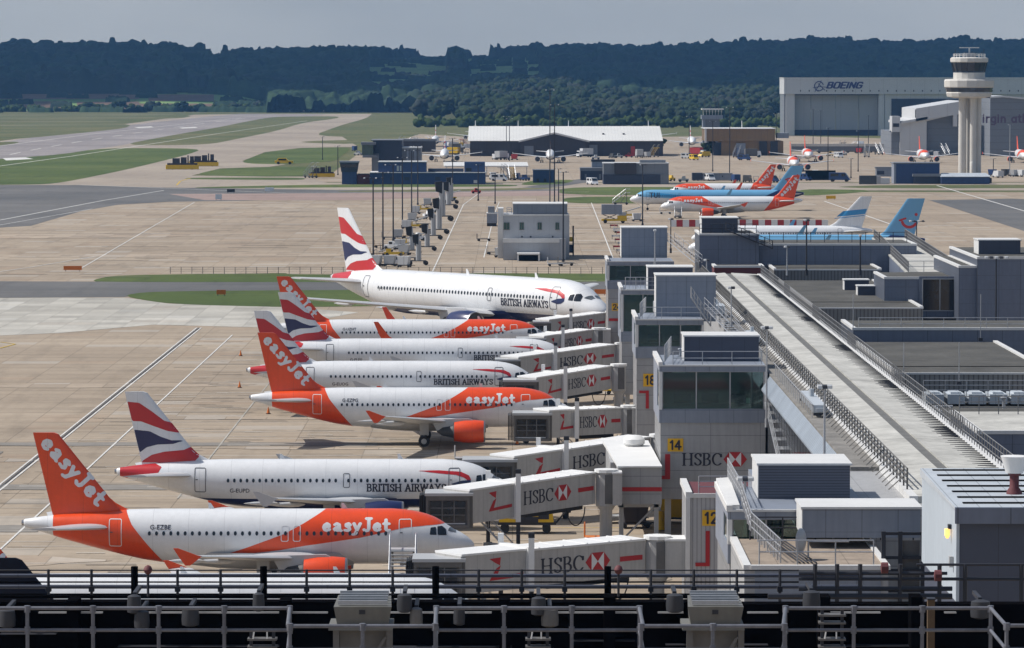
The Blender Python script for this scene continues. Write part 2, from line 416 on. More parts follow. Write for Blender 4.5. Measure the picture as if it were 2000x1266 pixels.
    if detail:
        def txt_map(x0, z0, h, side=S, condense=1.0):
            d = 1 if flip else -1
            return lambda u, v: fus(x0 + d * u * h * condense, z0 + v * h, .02, side)
        if livery == 'easy' and not nosepaint: regx, regz = (L - 9.6, .68)
        elif livery == 'easy':
            wd = text_width('easyJet', FAT, .02)
            h = .98; x0 = 6.2 if flip else 11.4; c = 5.15 / (wd * h)
            letters(b, 'easyJet', FAT, .125, .095, txt_map(x0, .52, h, condense=c), 4, .05 if detail > 1 else .08, .02)
            regx, regz = (L - 9.6, .68)
        elif livery == 'ba':
            wd = text_width('BRITISH AIRWAYS', SERIF, .04); h = .60
            x0 = 5.85 if flip else 12.55
            letters(b, 'BRITISH AIRWAYS', SERIF, .10, .07, txt_map(x0, -.50, h, condense=6.75 / (wd * h)), 3, .06, .04)
            regx, regz = (L - 9.7, -.62)
        elif livery == 'tui':
            letters(b, 'TUI', SANS, .1, .1, txt_map(5.6 if flip else 9.5, -.1, 1.3, condense=1.1), 3, .06, .1)
            regx, regz = (L - 9, .4)
        if reg:
            plain_text(b, reg, txt_map(regx, regz, .34), 3)
    fo = b.build('fuselage', mats, root, local=True); smooth_by_angle(fo, 50)
    # dark line of the rear pressure seal and the tail-pipe end come with the fuselage mesh above
    if detail:
        wz = .40 if livery != 'tui' else .35
        wb = MB(); K = 14
        xw = 14.0
        wb.poly([fus(xw + .115 * math.cos(2 * math.pi * i / K), wz + .165 * math.sin(2 * math.pi * i / K), .022) for i in range(K)])
        wo = None; x = 6.6; exits = (13.25, 14.15) if livery == 'easy' else (14.25,)
        while x < L - 9.3:
            near_exit = any(abs(x - q) < .42 for q in exits) and not any(abs(x - q) < .3 for q in exits)
            if not near_exit:
                if wo is None: wo = wb.build('cabin_window', GLASSD, root, local=True); o = wo
                else: o = wo.copy(); COL.objects.link(o); o.parent = root
                o.location = (-(x - xw), 0, 0)
            x += .535 if k < 1.3 else .45
        line = M_LINEW if livery == 'easy' else M_LINED
        doors = [(5.15, .95, -.62, 1.42), (L - 7.0 if livery == 'easy' else L - 7.2, .95, -.62, 1.42)]
        for q in exits: doors.append((q, .56, -.2, 1.0))
        for (xc, wdt, z0, z1) in doors:
            db = MB(); hw = wdt / 2
            f = lambda X, Y: np.abs(np.hypot(np.maximum(np.abs(X - xc) - hw + .14, 0), np.maximum(np.abs(Y - (z0 + z1) / 2) - (z1 - z0) / 2 + .14, 0)) - .12) - .028
            march(db, f, xc - hw - .08, xc + hw + .08, z0 - .08, z1 + .08, .05, lambda u, v: fus(u, v, .024), 0)
            do = db.build('cabin_door', line, root, local=True)
            if z1 > 1.2:
                hb = MB(); c0 = Vector(fus(xc + .2, .45, .03)); hb.tube(c0, c0 + Vector((-.18, 0, 0)), .035); hb.build('handle', M_LINED, do, local=True)
        panes = [[(3.32, .28), (3.26, .78), (2.86, .82), (2.8, .24)], [(2.72, .23), (2.76, .84), (2.42, .86), (2.12, .62), (2.06, .2)]]
        for pn in panes:
            for s_ in (S, -S):
                cb = MB(); march(cb, sd_poly(pn), 1.9, 3.5, .05, 1.0, .06, lambda u, v: fus(u, v, .02, s_)); cb.build('cockpit_window', GLASSD, root, local=True)
        for s_ in (S, -S):                               # windscreen panes wrap round the nose
            cb = MB(); pts = []
            f = sd_poly([(2.3, .80), (1.98, .16), (1.55, .05), (1.55, .3), (1.9, .76), (2.1, .92)])
            def f2(X, TH):
                Z = np.empty(X.shape)
                for i in range(X.shape[0]):
                    t_, b_, _ = fus_section(X[i, 0], L); Z[i] = (t_ + b_) / 2 + (t_ - b_) / 2 * np.sin(TH[i])
                lo = .30 + .28 * (X - 1.3); hi = .52 + .45 * (X - 1.3)
                return np.maximum(np.maximum(lo - Z, TH - 1.50), np.maximum(1.38 - X, X - 2.02 + .3 * (TH - .7)))
            march(cb, f2, 1.3, 2.3, .2, 1.54, .05, lambda u, v: (lambda q: (q[0], s_ * abs(q[1]), q[2]))(fus_th(u, v, .02)), 0)
            if cb.f: cb.build('cockpit_window', M_SCREEN, root, local=True)
    # fin ------------------------------------------------------------
    zt = 7.8 * finh + (0)                              # fin tip above axis
    LE0, LE1, TE0, TE1 = L - 7.6, L - 2.55, L - 2.2, L - .72
    if livery == 'tui' or livery == 'blueband': LE0, LE1, TE0, TE1 = L - 9.3, L - (3.7 if livery == 'tui' else 2.7), L - 2.4, L - .1
    zb = 1.45
    def finxz(x, z, side, off):
        f = (z - zb) / (zt - zb); le = LE0 + (LE1 - LE0) * f; te = TE0 + (TE1 - TE0) * f
        if z < 2.9: le -= (2.9 - z) ** 2 * .9
        c = max(0, min(1, (x - le) / (te - le))); th = (.46 - .22 * f) * 1.6 * (math.sqrt(c) * (1 - c) * .95)
        return (-x, side * (th + off), zc + z)
    fb = MB(); nz_, nx_ = 10, 12
    zz = [zb, 1.8, 2.1, 2.5, 2.9, 3.6, 4.5, 5.5 * finh, 6.6 * finh, zt - .12, zt]
    grid = []
    for z in zz:
        f = (z - zb) / (zt - zb); le = LE0 + (LE1 - LE0) * f; te = TE0 + (TE1 - TE0) * f
        if z < 2.9: le -= (2.9 - z) ** 2 * .9
        if z == zt: le += .25
        row = []
        for i in range(nx_ + 1): row.append(finxz(le + (te - le) * (i / nx_) ** 1.4, z, 1, 0))
        row2 = [(p[0], -p[1], p[2]) for p in reversed(row[1:-1])]
        grid.append(row + row2)
    n = len(grid[0]); fm = {'easy': 0, 'ba': 1, 'tui': 2, 'blueband': 3, 'navy': 4}[livery]
    finm = [ORANGE, WHITE, LBLUE, WHITE, NAVYD][fm]
    for row in grid: fb.v += row
    for j in range(len(grid) - 1):
        for i in range(n):
            i2 = (i + 1) % n; fb.f.append((j * n + i, j * n + i2, (j + 1) * n + i2, (j + 1) * n + i)); fb.m.append(0)
    fb.f.append(tuple((len(grid) - 1) * n + i for i in range(n))); fb.m.append(0)
    def finpaint(sdf, m, sides=(1, -1), step=.15, off=.012, box=None):
        for s_ in sides:
            march(fb, sdf, *(box or (L - 9, L + .2, 1.5, zt)), step, lambda u, v: finxz(u, v, s_, off), m)
    if livery == 'easy' and detail:
        wd = text_width('easyJet', FAT, .02); h = 1.3
        if not flip: a, c_ = (L - 1.32, 7.35), (L - 5.7, 2.55)
        else: a, c_ = (L - 5.7, 2.2), (L - 1.2, 7.0)
        ux, uz = c_[0] - a[0], c_[1] - a[1]; ln = math.hypot(ux, uz); ux /= ln; uz /= ln
        vx, vz = (uz, -ux) if not flip else (-uz, ux)
        if not flip: vx, vz = (uz, -ux)                # up direction: towards the leading edge
        if (vz < 0): vx, vz = -vx, -vz
        sc = ln / wd; o = (a[0] - vx * .25, a[1] - vz * .55)
        mp = lambda u, v: finxz(o[0] + ux * u * sc + vx * v * h, o[1] + uz * u * sc + vz * v * h, S, .014)
        letters(fb, 'easyJet', FAT, .12, .095, mp, 1, .06, .02)
    if livery == 'ba':
        cv = lambda pts: [(L - (x * .35 - 228) / 23.1, (945 - (700 + y * .35)) / 23.1) for x, y in pts]
        red1 = [(690, 240), (780, 248), (850, 295), (920, 348), (985, 366), (1060, 430), (1025, 420), (940, 406), (860, 378), (790, 352), (700, 350)]
        blue = [(700, 398), (757, 400), (840, 408), (900, 438), (960, 458), (1040, 458), (970, 478), (880, 482), (820, 498), (787, 524), (700, 560)]
        red2 = [(785, 583), (810, 565), (850, 540), (920, 522), (1030, 512), (1085, 488), (1140, 525), (1085, 580), (1020, 598), (940, 592), (870, 583)]
        full = sd_poly([(LE0 - 2.4, zb - .2), (LE0 + .25, 2.9), (LE1 + .05, zt), (TE1 - .02, zt), (TE0 - .02, zb)])
        lef = sd_poly([(LE0 + .5, 1.5), (LE0 + .45, 2.3), (LE0 + 1.15, 2.95), (LE1 - .02, zt), (TE1 - .03, zt), (TE0 - .03, zb)])
        for pts, m in ((red1, 1), (blue, 2), (red2, 1)):
            q = sd_poly(cv(pts)); finpaint(lambda X, Y, q=q: np.maximum(q(X, Y), lef(X, Y)), m)
    if livery == 'tui':
        mm = lambda X, Y: np.minimum(sd_stroke([arc(L - 3.3, 5.3, 1.5, 1.3, 200, 340, 12) if not flip else arc(L - 3.3, 5.0, 1.5, 1.4, 195, 330, 12)], .28, .28)(X, Y), np.minimum(np.hypot(X - (L - 1.9), Y - 6.2) - .32, sd_stroke([[(L - 5.3, 5.0), (L - 4.1, 5.4)]], .2, .2)(X, Y)))
        finpaint(mm, 1, sides=(S,), step=.12)
    if livery == 'blueband':
        cl = sd_poly([(LE0 + .3, 3.0), (LE1 + .03, zt), (TE1 - .03, zt), (TE0 - .03, 2.5)]); finpaint(lambda X, Y: np.maximum(cl(X, Y), np.abs(Y - 4.9 - .1 * (X - L + 4)) - .55), 2, step=.15)
        finpaint(lambda X, Y: np.maximum(cl(X, Y), np.abs(Y - 4.05 - .1 * (X - L + 4)) - .08), 2, step=.1)
    fo = fb.build('fin', [finm, (RED if livery != 'easy' else WHITE), (CYAN if livery == 'blueband' else NAVY)], root, local=True); smooth_by_angle(fo, 35)
    # lifting surfaces ------------------------------------------------
    def surface(nm, secs, mat, flipy):
        """secs: (y, xLE, xTE, z, thickness)"""
        sb = MB(); NN = 8
        for (y, le, te, z, th) in secs:
            row = []
            for i in range(NN + 1):
                c = (i / NN) ** 1.5; row.append((-(le + (te - le) * c), flipy * y, zc + z + th * (.62 * 2.2 * math.sqrt(c) * (1 - c) + .0)))
            for i in range(NN - 1, 0, -1):
                c = (i / NN) ** 1.5; row.append((-(le + (te - le) * c), flipy * y, zc + z - th * (.38 * 2.2 * math.sqrt(c) * (1 - c))))
            sb.v += row
        n_ = 2 * NN
        for j in range(len(secs) - 1):
            for i in range(n_):
                i2 = (i + 1) % n_; sb.f.append((j * n_ + i, j * n_ + i2, (j + 1) * n_ + i2, (j + 1) * n_ + i)); sb.m.append(0)
        for e_ in (0, len(secs) - 1): sb.f.append(tuple(e_ * n_ + i for i in range(n_))); sb.m.append(0)
        so = sb.build(nm, mat, root, local=True); smooth_by_angle(so, 35); return so
    x0 = L * .333; sp = span
    for s_ in (1, -1):
        surface('tailplane', [(.5, L - 7.1, L - 2.0, .70, .62), (6.2, L - 3.1, L - 1.0, 1.15, .24)], WINGG, s_)
        tx = x0 + (sp - 1.8) * .52
        wo_ = surface('wing', [(1.2, x0 - .5, x0 + 7.2, -1.5, 1.0), (1.9, x0, x0 + 7.0, -1.45, .9), (6.4, x0 + 2.35, x0 + 6.9, -.95, .55), (sp - .2, tx, tx + 1.7, .35, .22)], WINGG, s_)
        y = s_ * (sp - .15)
        if wingtip == 'fence':
            q = MB(); T = lambda x, z, dy: (-(tx + x), y + dy, zc + .35 + z)
            for (A, B) in (([(.1, 0), (1.7, 0), (2.1, .62), (1.75, .62)], 1), ([(.1, 0), (.9, -.62), (1.25, -.62), (1.7, 0)], 1)):
                q.hexa([T(a, c, -.04) for a, c in A], [T(a, c, .04) for a, c in A])
            q.build('winglet', ORANGE if livery == 'easy' else WINGG if livery in ('ba', 'navy') else LBLUE, wo_, local=True)
        elif wingtip == 'sharklet':
            q = MB(); T = lambda x, z, dy: (-(tx + x), y + s_ * dy, zc + .35 + z)
            A0 = [(.1, 0), (1.7, 0)]; A1 = [(.9, .5), (2.1, .5)]; A2 = [(2.3, 2.4), (2.9, 2.4)]
            for (A, B, da, db) in ((A0, A1, 0, .3), (A1, A2, .3, .6)):
                q.hexa([T(A[0][0], A[0][1], da), T(A[1][0], A[1][1], da), T(A[1][0], A[1][1], da + .1), T(A[0][0], A[0][1], da + .1)],
                       [T(B[0][0], B[0][1], db), T(B[1][0], B[1][1], db), T(B[1][0], B[1][1], db + .1), T(B[0][0], B[0][1], db + .1)])
            q.build('winglet', ORANGE if livery == 'easy' else LBLUE, wo_, local=True)
        if detail > 1:
            for fy, fx in ((4.6, 7.0), (8.6, 6.6), (12.2, 7.4)):
                fx_ = x0 + (fx - .6 if fy < 5 else (fy - 1.8) * .52 + 2.6)
                q = MB(); zf = zc - 1.45 + (fy - 1.9) * .12 - .28
                q.lathe([(.02, 0), (.16, .5), (.2, 1.2), (.14, 2.2), (.02, 3.0)], 0, 0, 8)
                q.v = [(-(fx_ + v_[2]), s_ * fy + v_[0], zf + v_[1]) for v_ in q.v]
                smooth_by_angle(q.build('flap_fairing', WINGG, wo_, local=True), 60)
        # engine
        ey, ez, ex = s_ * 5.75, zc - 2.08, x0 - 1.95
        ecol = {'easy': ORANGE, 'ba': NAVY, 'tui': WHITE, 'blueband': WHITE, 'navy': NAVY}[livery]
        q = MB(); q.lathe([(.55, -ex - .5, 2), (.98, -ex - .12, 1), (1.06, -ex, 1), (1.12, -ex - .15, 0), (1.2, -ex - 1.1), (1.17, -ex - 2.2), (1.0, -ex - 3.2, 2), (.74, -ex - 3.25, 2), (.66, -ex - 3.3, 2), (.45, -ex - 4.4, 2), (.05, -ex - 5.0, 2)], ey, ez, 22, axis='x')
        eo = q.build('engine', [ecol, METAL, DGREY], root, local=True); smooth_by_angle(eo, 50)
        q = MB(); q.hexa([(-ex - .9, ey - .16, ez + 1.0), (-ex - 5.0, ey - .12, ez + .1), (-ex - 5.0, ey + .12, ez + .1), (-ex - .9, ey + .16, ez + 1.0)],
                         [(-ex - 1.6, ey - .16, ez + 1.35), (-ex - 5.6, ey - .12, ez + 1.25), (-ex - 5.6, ey + .12, ez + 1.25), (-ex - 1.6, ey + .16, ez + 1.35)])
        q.build('pylon', WINGG, eo, local=True)
        if gear:
            gx, gy = x0 + 4.4, s_ * 3.8; q = MB()
            q.tube((-gx, gy, .6), (-gx, gy, zc - 1.2), .13, 8); q.tube((-gx, gy, 1.4), (-gx, gy - s_ * 1.5, zc - 1.5), .07, 6)
            q.box(-gx - .45, -gx + .5, gy + s_ * .3 - .03, gy + s_ * .3 + .03, 1.2, zc - 1.3)
            go = q.build('landing_gear', AGREY, root, local=True)
            for dy in (-.46, .46):
                q = MB(); q.lathe([(.3, -.2), (.55, -.2), (.585, -.1), (.585, .1), (.55, .2), (.3, .2)], 0, 0, 18)
                q.v = [(-gx + v_[0], gy + dy + v_[2], .585 + v_[1]) for v_ in q.v]; q.build('wheel', BLACK, go, local=True)
                q = MB(); q.lathe([(.29, -.215), (.29, .215)], 0, 0, 14); q.v = [(-gx + v_[0], gy + dy + v_[2], .585 + v_[1]) for v_ in q.v]; q.build('rim', AGREY, go, local=True)
    # belly fairing
    q = MB(); NB = 16
    for (x, a) in ((x0 - 2.2, .05), (x0 - .6, .72), (x0 + 2, 1), (x0 + 6, 1), (x0 + 8, .7), (x0 + 10, .05)):
        for i in range(NB):
            t = math.pi + math.pi * i / (NB - 1); q.v.append((-x, (1.2 + 1.0 * a) * math.cos(t), zc - 1.05 - .1 * (1 - a) + (1.0 + .45 * a) * math.sin(t)))
    for j in range(5):
        for i in range(NB - 1): q.f.append((j * NB + i, j * NB + i + 1, (j + 1) * NB + i + 1, (j + 1) * NB + i)); q.m.append(0)
    smooth_by_angle(q.build('belly_fairing', NAVY if livery == 'ba' else AGREY, root, local=True), 60)
    if gear:
        q = MB(); q.tube((-5.1, 0, .4), (-5.1, 0, zc - 1.8), .09, 8); q.box(-5.6, -4.6, -.04, .04, 1.5, 1.8)
        go = q.build('nose_gear', AGREY, root, local=True)
        for dy in (-.25, .25):
            q = MB(); q.lathe([(.1, -.1), (.36, -.1), (.38, 0), (.36, .1), (.1, .1)], 0, 0, 14); q.v = [(-5.1 + v_[0], dy + v_[2], .38 + v_[1]) for v_ in q.v]; q.build('wheel', BLACK, go, local=True)
    if detail > 1:
        for ax in (9.5, 19.5):
            q = MB(); q.hexa([(-ax, -.02, zc + 2.05), (-ax - .45, -.02, zc + 2.05), (-ax - .45, .02, zc + 2.05), (-ax, .02, zc + 2.05)], [(-ax - .3, -.01, zc + 2.5), (-ax - .5, -.01, zc + 2.5), (-ax - .5, .01, zc + 2.5), (-ax - .3, .01, zc + 2.5)])
            q.build('blade_antenna', WHITE, root, local=True)
        q = MB(); q.tube((-L - .16, 0, zc + 1.0), (-L + .1, 0, zc + 1.0), .21, 12); q.build('tail_exhaust', METAL, root, local=True)
    return root
def plane_at(name, label, tail_px, d, L, livery, **kw):
    """side-on aircraft, nose to the right: the tail end shows at tail_px"""
    X = PX(tail_px, d, 190 + 33 * FPX / d) + L * kw.get('k', 1)
    return airliner(name, label, (X, d), 0, L, livery, **kw)
D0, DS = 314.0, 41.1
G1 = 'airliners parked nose in along the left of the pier'
plane_at('airliner', 'airliner with a dark navy fin rising behind the railings at the left edge', -48, D0 - 2 * DS, 33.84, 'navy', group=G1)
plane_at('airliner', 'nearest white fuselage, seen through the dark roof railings below G-EZBE', -173, D0 - DS, 37.57, 'easy', group=G1, nosepaint=False)
plane_at('airliner', 'orange and white airliner with the orange fin nearest the camera, registration G-EZBE', 47, D0, 33.84, 'easy', group=G1, reg='G-EZBE')
plane_at('airliner', 'white and navy airliner G-EUPD with union flag fin just behind the nearest orange tail', 228, D0 + DS, 33.84, 'ba', group=G1, reg='G-EUPD')
plane_at('airliner', 'orange and white airliner G-EZPG in the middle, its wheel and orange engine in view', 490, D0 + 3 * DS, 33.84, 'easy', group=G1, reg='G-EZPG')
plane_at('airliner', 'white airliner G-EUOG with red tail cone, fin hidden behind the orange fin of G-EZPG', 484, D0 + 4 * DS, 33.84, 'ba', group=G1, reg='G-EUOG')
plane_at('airliner', 'white airliner G-EUYJ with a union flag fin in front of an orange fin', 532, D0 + 5 * DS, 37.57, 'ba', group=G1, reg='G-EUYJ')
plane_at('airliner', 'orange and white airliner G-UZHT with tall orange wingtip before the big white jet', 530, D0 + 6 * DS, 37.57, 'easy', group=G1, reg='G-UZHT', wingtip='sharklet')
k7 = 1.57; yaw7 = -R(50)
airliner('wide_body_airliner', 'large white wide body airliner with union flag fin turned towards the camera', (13.4, 596), yaw7, 63.7 / k7, 'ba', k=k7, span=19.0, wingtip='none')
def plane_left(name, label, nose_px, d, L, livery, **kw):
    return airliner(name, label, (PX(nose_px, d, 190 + 33 * FPX / d), d), math.pi, L, livery, **kw)
G2 = 'airliners parked beyond the pier'
plane_left('airliner', 'orange and white airliner farthest of the three parked together, only its roof and fin showing', 1303, 1277, 33.84, 'easy', group=G2, detail=1, wingtip='sharklet')
plane_left('airliner', 'long light blue airliner with navy tail between two orange finned ones', 1230, 1205, 50.0, 'tui', group=G2, detail=1, finh=1.15, wingtip='sharklet', span=19)
plane_left('airliner', 'orange and white airliner with orange engine, front one of the three parked together', 1290, 1139, 38.5, 'easy', group=G2, detail=1)
plane_left('airliner', 'white airliner with a blue band across its grey white fin behind the pier roof', 1350, 915, 39.5, 'blueband', group=G2, detail=1, finh=1.08, wingtip='sharklet')
plane_left('airliner', 'light blue airliner with red smile on its fin, partly hidden by the pier roof', 1343, 862, 48.8, 'tui', group=G2, detail=1, finh=1.22, wingtip='sharklet', span=19)
G3 = 'far airliners parked nose towards the camera'
FR = -math.pi / 2
for i, (px, py, lv, lb) in enumerate([(868, 316, 'ba', 'far white airliner facing the camera above the long blue building'),
        (1075, 318, 'ba', 'far airliner facing the camera before the dark middle gable of the white hangar'),
        (1577, 316, 'easy', 'far orange airliner facing the camera right of the ochre building'),
        (1549, 334, 'easy', 'far orange and white airliner just behind the light blue fin'),
        (1803, 318, 'easy', 'far orange airliner facing the camera left of the control tower'),
        (1996, 318, 'easy', 'far orange airliner cut off by the right edge, right of the control tower'),
        (850, 286, 'ba', 'farthest white airliner facing the camera left of the white roofed hangar'),
        (1351, 288, 'ba', 'far white airliner facing the camera beside the small old control tower'),
        (928, 274, 'navy', 'white fin of a far airliner over the left end of the white hangar roof'),
        (1012, 274, 'navy', 'white fin of a far airliner left of the hangar middle gable'),
        (1111, 274, 'navy', 'white fin of a far airliner right of the hangar middle gable'),
        (1268, 274, 'navy', 'white fin of a far airliner over the right end of the white hangar roof'),
        (1452, 274, 'navy', 'white fin of a far airliner over the ochre building roof')]):
    d = DZ(py); o = airliner('airliner', lb, (PX(px, d, py), d - 14), FR, 35, lv, group=G3, detail=0, gear=i < 6)
    if lv == 'navy':
        for ch in o.children:
            if ch.name.startswith('fin'): ch.data.materials[0] = WHITE
# ------------------------------------------------------------------ ground materials
def ground_mat(name, colA, colB, slab=None, rough=.9, streak=.25, patch=.2, joint=.45, stain=.25, sx=.02, sy=.05):
    m = bpy.data.materials.new(name); m.use_nodes = True; t = NT(m); b = t.n['Principled BSDF']
    pos = t.node('ShaderNodeNewGeometry').outputs['Position']
    big = t.noise(pos, .011, 4); f = t.ramp(big, .38, .62)
    c = t.mix(f, c4(colA), c4(colB))
    mp_ = t.node('ShaderNodeMapping', {0: pos, 'Scale': (sx, sy, 1)}).outputs[0]
    st = t.ramp(t.noise(mp_, 1.0, 5, .65), .35, .7)
    c = t.mix(t.math('MULTIPLY', st, streak), c, c4([q * .62 for q in colA]))
    mp2 = t.node('ShaderNodeMapping', {0: pos, 'Scale': (.25, .03, 1)}).outputs[0]
    st2 = t.ramp(t.noise(mp2, 1.0, 4, .6), .52, .74)
    c = t.mix(t.math('MULTIPLY', st2, stain), c, c4([q * .45 for q in colA]))
    mp3 = t.node('ShaderNodeMapping', {0: pos, 'Scale': (.03, .45, 1)}).outputs[0]
    st3 = t.ramp(t.noise(mp3, 1.0, 3, .6), .5, .72)
    c = t.mix(t.math('MULTIPLY', st3, streak * 1.1), c, c4([q * .55 for q in colA]))
    fine = t.ramp(t.noise(pos, .9, 3), .3, .7, .93, 1.07)
    c = t.mix(1.0, c, t.node('ShaderNodeCombineXYZ', {0: fine, 1: fine, 2: fine}).outputs[0], 'MULTIPLY')
    if slab:
        xyz = t.node('ShaderNodeSeparateXYZ', {0: pos}); cells = []; lines = []
        for ax, sp, wd in slab:
            q = t.math('DIVIDE', xyz.outputs[ax], sp); cells.append(t.math('FLOOR', q))
            lines.append(t.math('LESS_THAN', t.math('FRACT', q), wd / sp))
        wn = t.node('ShaderNodeTexWhiteNoise', {0: t.node('ShaderNodeCombineXYZ', {0: cells[0], 1: cells[1], 2: 0}).outputs[0]}).outputs['Value']
        v = t.ramp(wn, 0, 1, 1 - patch, 1 + patch * .6)
        c = t.mix(1.0, c, t.node('ShaderNodeCombineXYZ', {0: v, 1: v, 2: v}).outputs[0], 'MULTIPLY')
        wn2 = t.node('ShaderNodeTexWhiteNoise', {0: t.node('ShaderNodeCombineXYZ', {0: cells[1], 1: cells[0], 2: 7}).outputs[0]}).outputs['Value']
        rare = t.math('GREATER_THAN', wn2, .93)
        c = t.mix(t.math('MULTIPLY', rare, .14), c, c4([colA[0] * .95, colA[1] * .72, colA[2] * .6]))
        rare2 = t.math('LESS_THAN', wn2, .07)
        c = t.mix(t.math('MULTIPLY', rare2, .22), c, c4([.5, .5, .48]))
        for ln, jw in zip(lines, (joint, joint * .35)): c = t.mix(t.math('MULTIPLY', ln, jw), c, c4([q * .25 for q in colA]))
    t.l.new(c, b.inputs['Base Color']); b.inputs['Roughness'].default_value = rough; b.inputs['Specular IOR Level'].default_value = .25
    return m
CONC = ground_mat('concrete_slabs', (.335, .270, .202), (.40, .33, .252), ((0, 7.6, .10), (1, 5.0, .10)), joint=.5, patch=.07, streak=.5, stain=.42, sx=.009, sy=.05)
CONC2 = ground_mat('pale_old_concrete', (.40, .38, .335), (.48, .46, .41), ((0, 4.6, .1), (1, 6.0, .1)), stain=.35)
CONC3 = ground_mat('far_concrete', (.32, .27, .22), (.385, .33, .265), streak=.35, stain=.3, sx=.012, sy=.006)
PINKC = ground_mat('pink_worn_taxiway', (.30, .22, .19), (.36, .27, .24), streak=.4)
ASPH = ground_mat('asphalt', (.115, .115, .115), (.165, .16, .155), streak=.35, stain=.3)
ASPH2 = ground_mat('worn_runway_asphalt', (.25, .225, .22), (.33, .30, .29), streak=.5, stain=.3, sx=.02, sy=.004)
def grass_mat(name, a, b_):
    return ground_mat(name, a, b_, streak=.6, stain=.55, sx=.012, sy=.035)
GRASS = grass_mat('mown_grass', (.070, .105, .022), (.115, .145, .038))
GRASSF = grass_mat('far_grass', (.10, .118, .04), (.165, .155, .07))
STRAW = ground_mat('harvested_field', (.13, .085, .06), (.19, .125, .085))
PAINTW = M('white_marking', (.62, .61, .58), .7, .2, .7)
PAINTY = M('yellow_marking', (.55, .36, .03), .7, .2, .7)

def terrain_h(X, Y):
    """far hills: flat to 4.45 km, then a rising wooded slope up to a long ridge"""
    X = np.asarray(X, float); Y = np.asarray(Y, float)
    ang = X / np.maximum(Y, 1)
    ridge = 76 + 8 * np.exp(-((ang + .11) / .03) ** 2) - 3 * np.exp(-((ang + .035) / .04) ** 2) + 9 * np.exp(-((ang - .085) / .045) ** 2) + 2.5 * np.sin(ang * 120)
    f = np.clip((Y - 4450) / 3900, 0, 1); f = f * f * (3 - 2 * f)
    mid = 12 * np.exp(-((Y - 5200) / 500) ** 2) * np.exp(-((ang - .03) / .05) ** 2)
    left = np.clip((Y - 4640) / 380, 0, 1) * np.clip((-ang - .055) / .012, 0, 1) * 13
    return left * (1 - np.clip((Y - 5100) / 900, 0, 1)) + ridge * f * (1 + .07 * np.sin(Y / 330 + ang * 20)) + mid
gm = MB(); gm.poly([(-4000, -600, -.08), (4000, -600, -.08), (4000, 4700, -.08), (-4000, 4700, -.08)])
struct(gm, 'ground', GRASSF)
# hills as a sheet that carries on from the ground
tb = MB(); ys = list(np.linspace(4650, 9000, 90)); xs = list(np.linspace(-1700, 1700, 90))
HH = terrain_h(*np.meshgrid(xs, ys)) - .3
for j, y in enumerate(ys):
    for i, x in enumerate(xs): tb.v.append((x, y, float(HH[j, i])))
for j in range(89):
    for i in range(89): a = j * 90 + i; tb.f.append((a, a + 1, a + 91, a + 90)); tb.m.append(0)
struct(tb, 'hills', grass_mat('hill_meadow', (.16, .28, .08), (.24, .36, .12)), smooth=True)
_L = [0]
def flat(name, pts, mat, z=None, kind='structure', world=False):
    z = (z if z is not None else .01) * .2
    b = MB(); b.poly([(p[0], p[1], z) if world else G(p[0], p[1])[:2] + (z,) for p in pts])
    return tag(b.build(name, mat), kind=kind)
# the airfield concrete: wide sheet, then taxiways, asphalt and grass verges cut into it
flat('apron', [(-900, -550), (900, -550), (900, 1395), (-900, 1395)], CONC, -.20, world=True)
flat('far_apron', [(330, 356), (2300, 356), (2300, 288), (1500, 264), (1000, 272), (820, 262), (700, 300), (640, 345)], CONC, -.16)
flat('taxiway', [(-400, 372), (2300, 372), (2300, 357), (640, 357), (600, 345), (374, 343), (430, 329), (525, 326), (560, 321), (472, 315), (518, 297), (588, 289), (700, 287), (660, 262), (665, 245),
      (716, 231), (727, 222.5), (504, 222.5), (380, 224), (-400, 330)], CONC3, -.12)
flat('runway', [(-420, 397), (20, 327), (105, 304), (241, 283), (315, 268), (420, 250), (520, 236), (640, 223.2), (468, 222.4), (395, 229), (265, 243), (135, 258), (0, 278), (-420, 330)], ASPH2, -.08)
flat('asphalt_apron', [(-300, 361), (150, 361.5), (300, 366), (660, 371), (1200, 369), (1215, 376), (900, 379), (660, 386), (480, 392), (330, 394), (230, 400), (160, 412), (60, 441), (-300, 462)], ASPH, -.08)
flat('pink_taxiway', [(330, 379), (700, 377), (1150, 372), (1160, 381), (900, 384), (700, 391), (400, 391)], PINKC, -.04)
flat('asphalt_patch', [(1815, 391), (1975, 388), (2150, 395), (2150, 500)], ASPH, -.08)
flat('road', [(-400, 548), (190, 550), (1230, 550), (1230, 567), (760, 569), (300, 571), (243, 580), (-400, 584)], ASPH, -.08)
flat('pale_apron', [(-300, 583), (243, 581), (330, 593), (560, 600), (700, 610), (540, 640), (300, 634), (120, 650), (-300, 668)], CONC2, -.08)
flat('service_road', [(1020, 366), (1130, 350), (1172, 346), (1172, 352), (1110, 362), (1060, 368)], ASPH, -.04)
def verge(pts, mat=GRASS, z=-.02):
    """mown grass island with softened outline"""
    q = pts
    for _ in range(2):
        r = []
        for i in range(len(q)):
            a, b_ = q[i], q[(i + 1) % len(q)]
            r += [(a[0] * .8 + b_[0] * .2, a[1] * .8 + b_[1] * .2), (a[0] * .2 + b_[0] * .8, a[1] * .2 + b_[1] * .8)]
        q = r
    flat('grass_verge', q, mat, z)
verge([(180, 547), (225, 537), (660, 532.5), (1180, 534.5), (1240, 536), (1240, 550.5), (780, 551), (190, 551)])
verge([(236, 578), (290, 569), (700, 566), (1150, 566), (1150, 590), (780, 597), (560, 600), (330, 594)])
verge([(-300, 330), (105, 304), (200, 289), (399, 290), (364, 303), (245, 332), (115, 358), (60, 361), (-300, 361)])
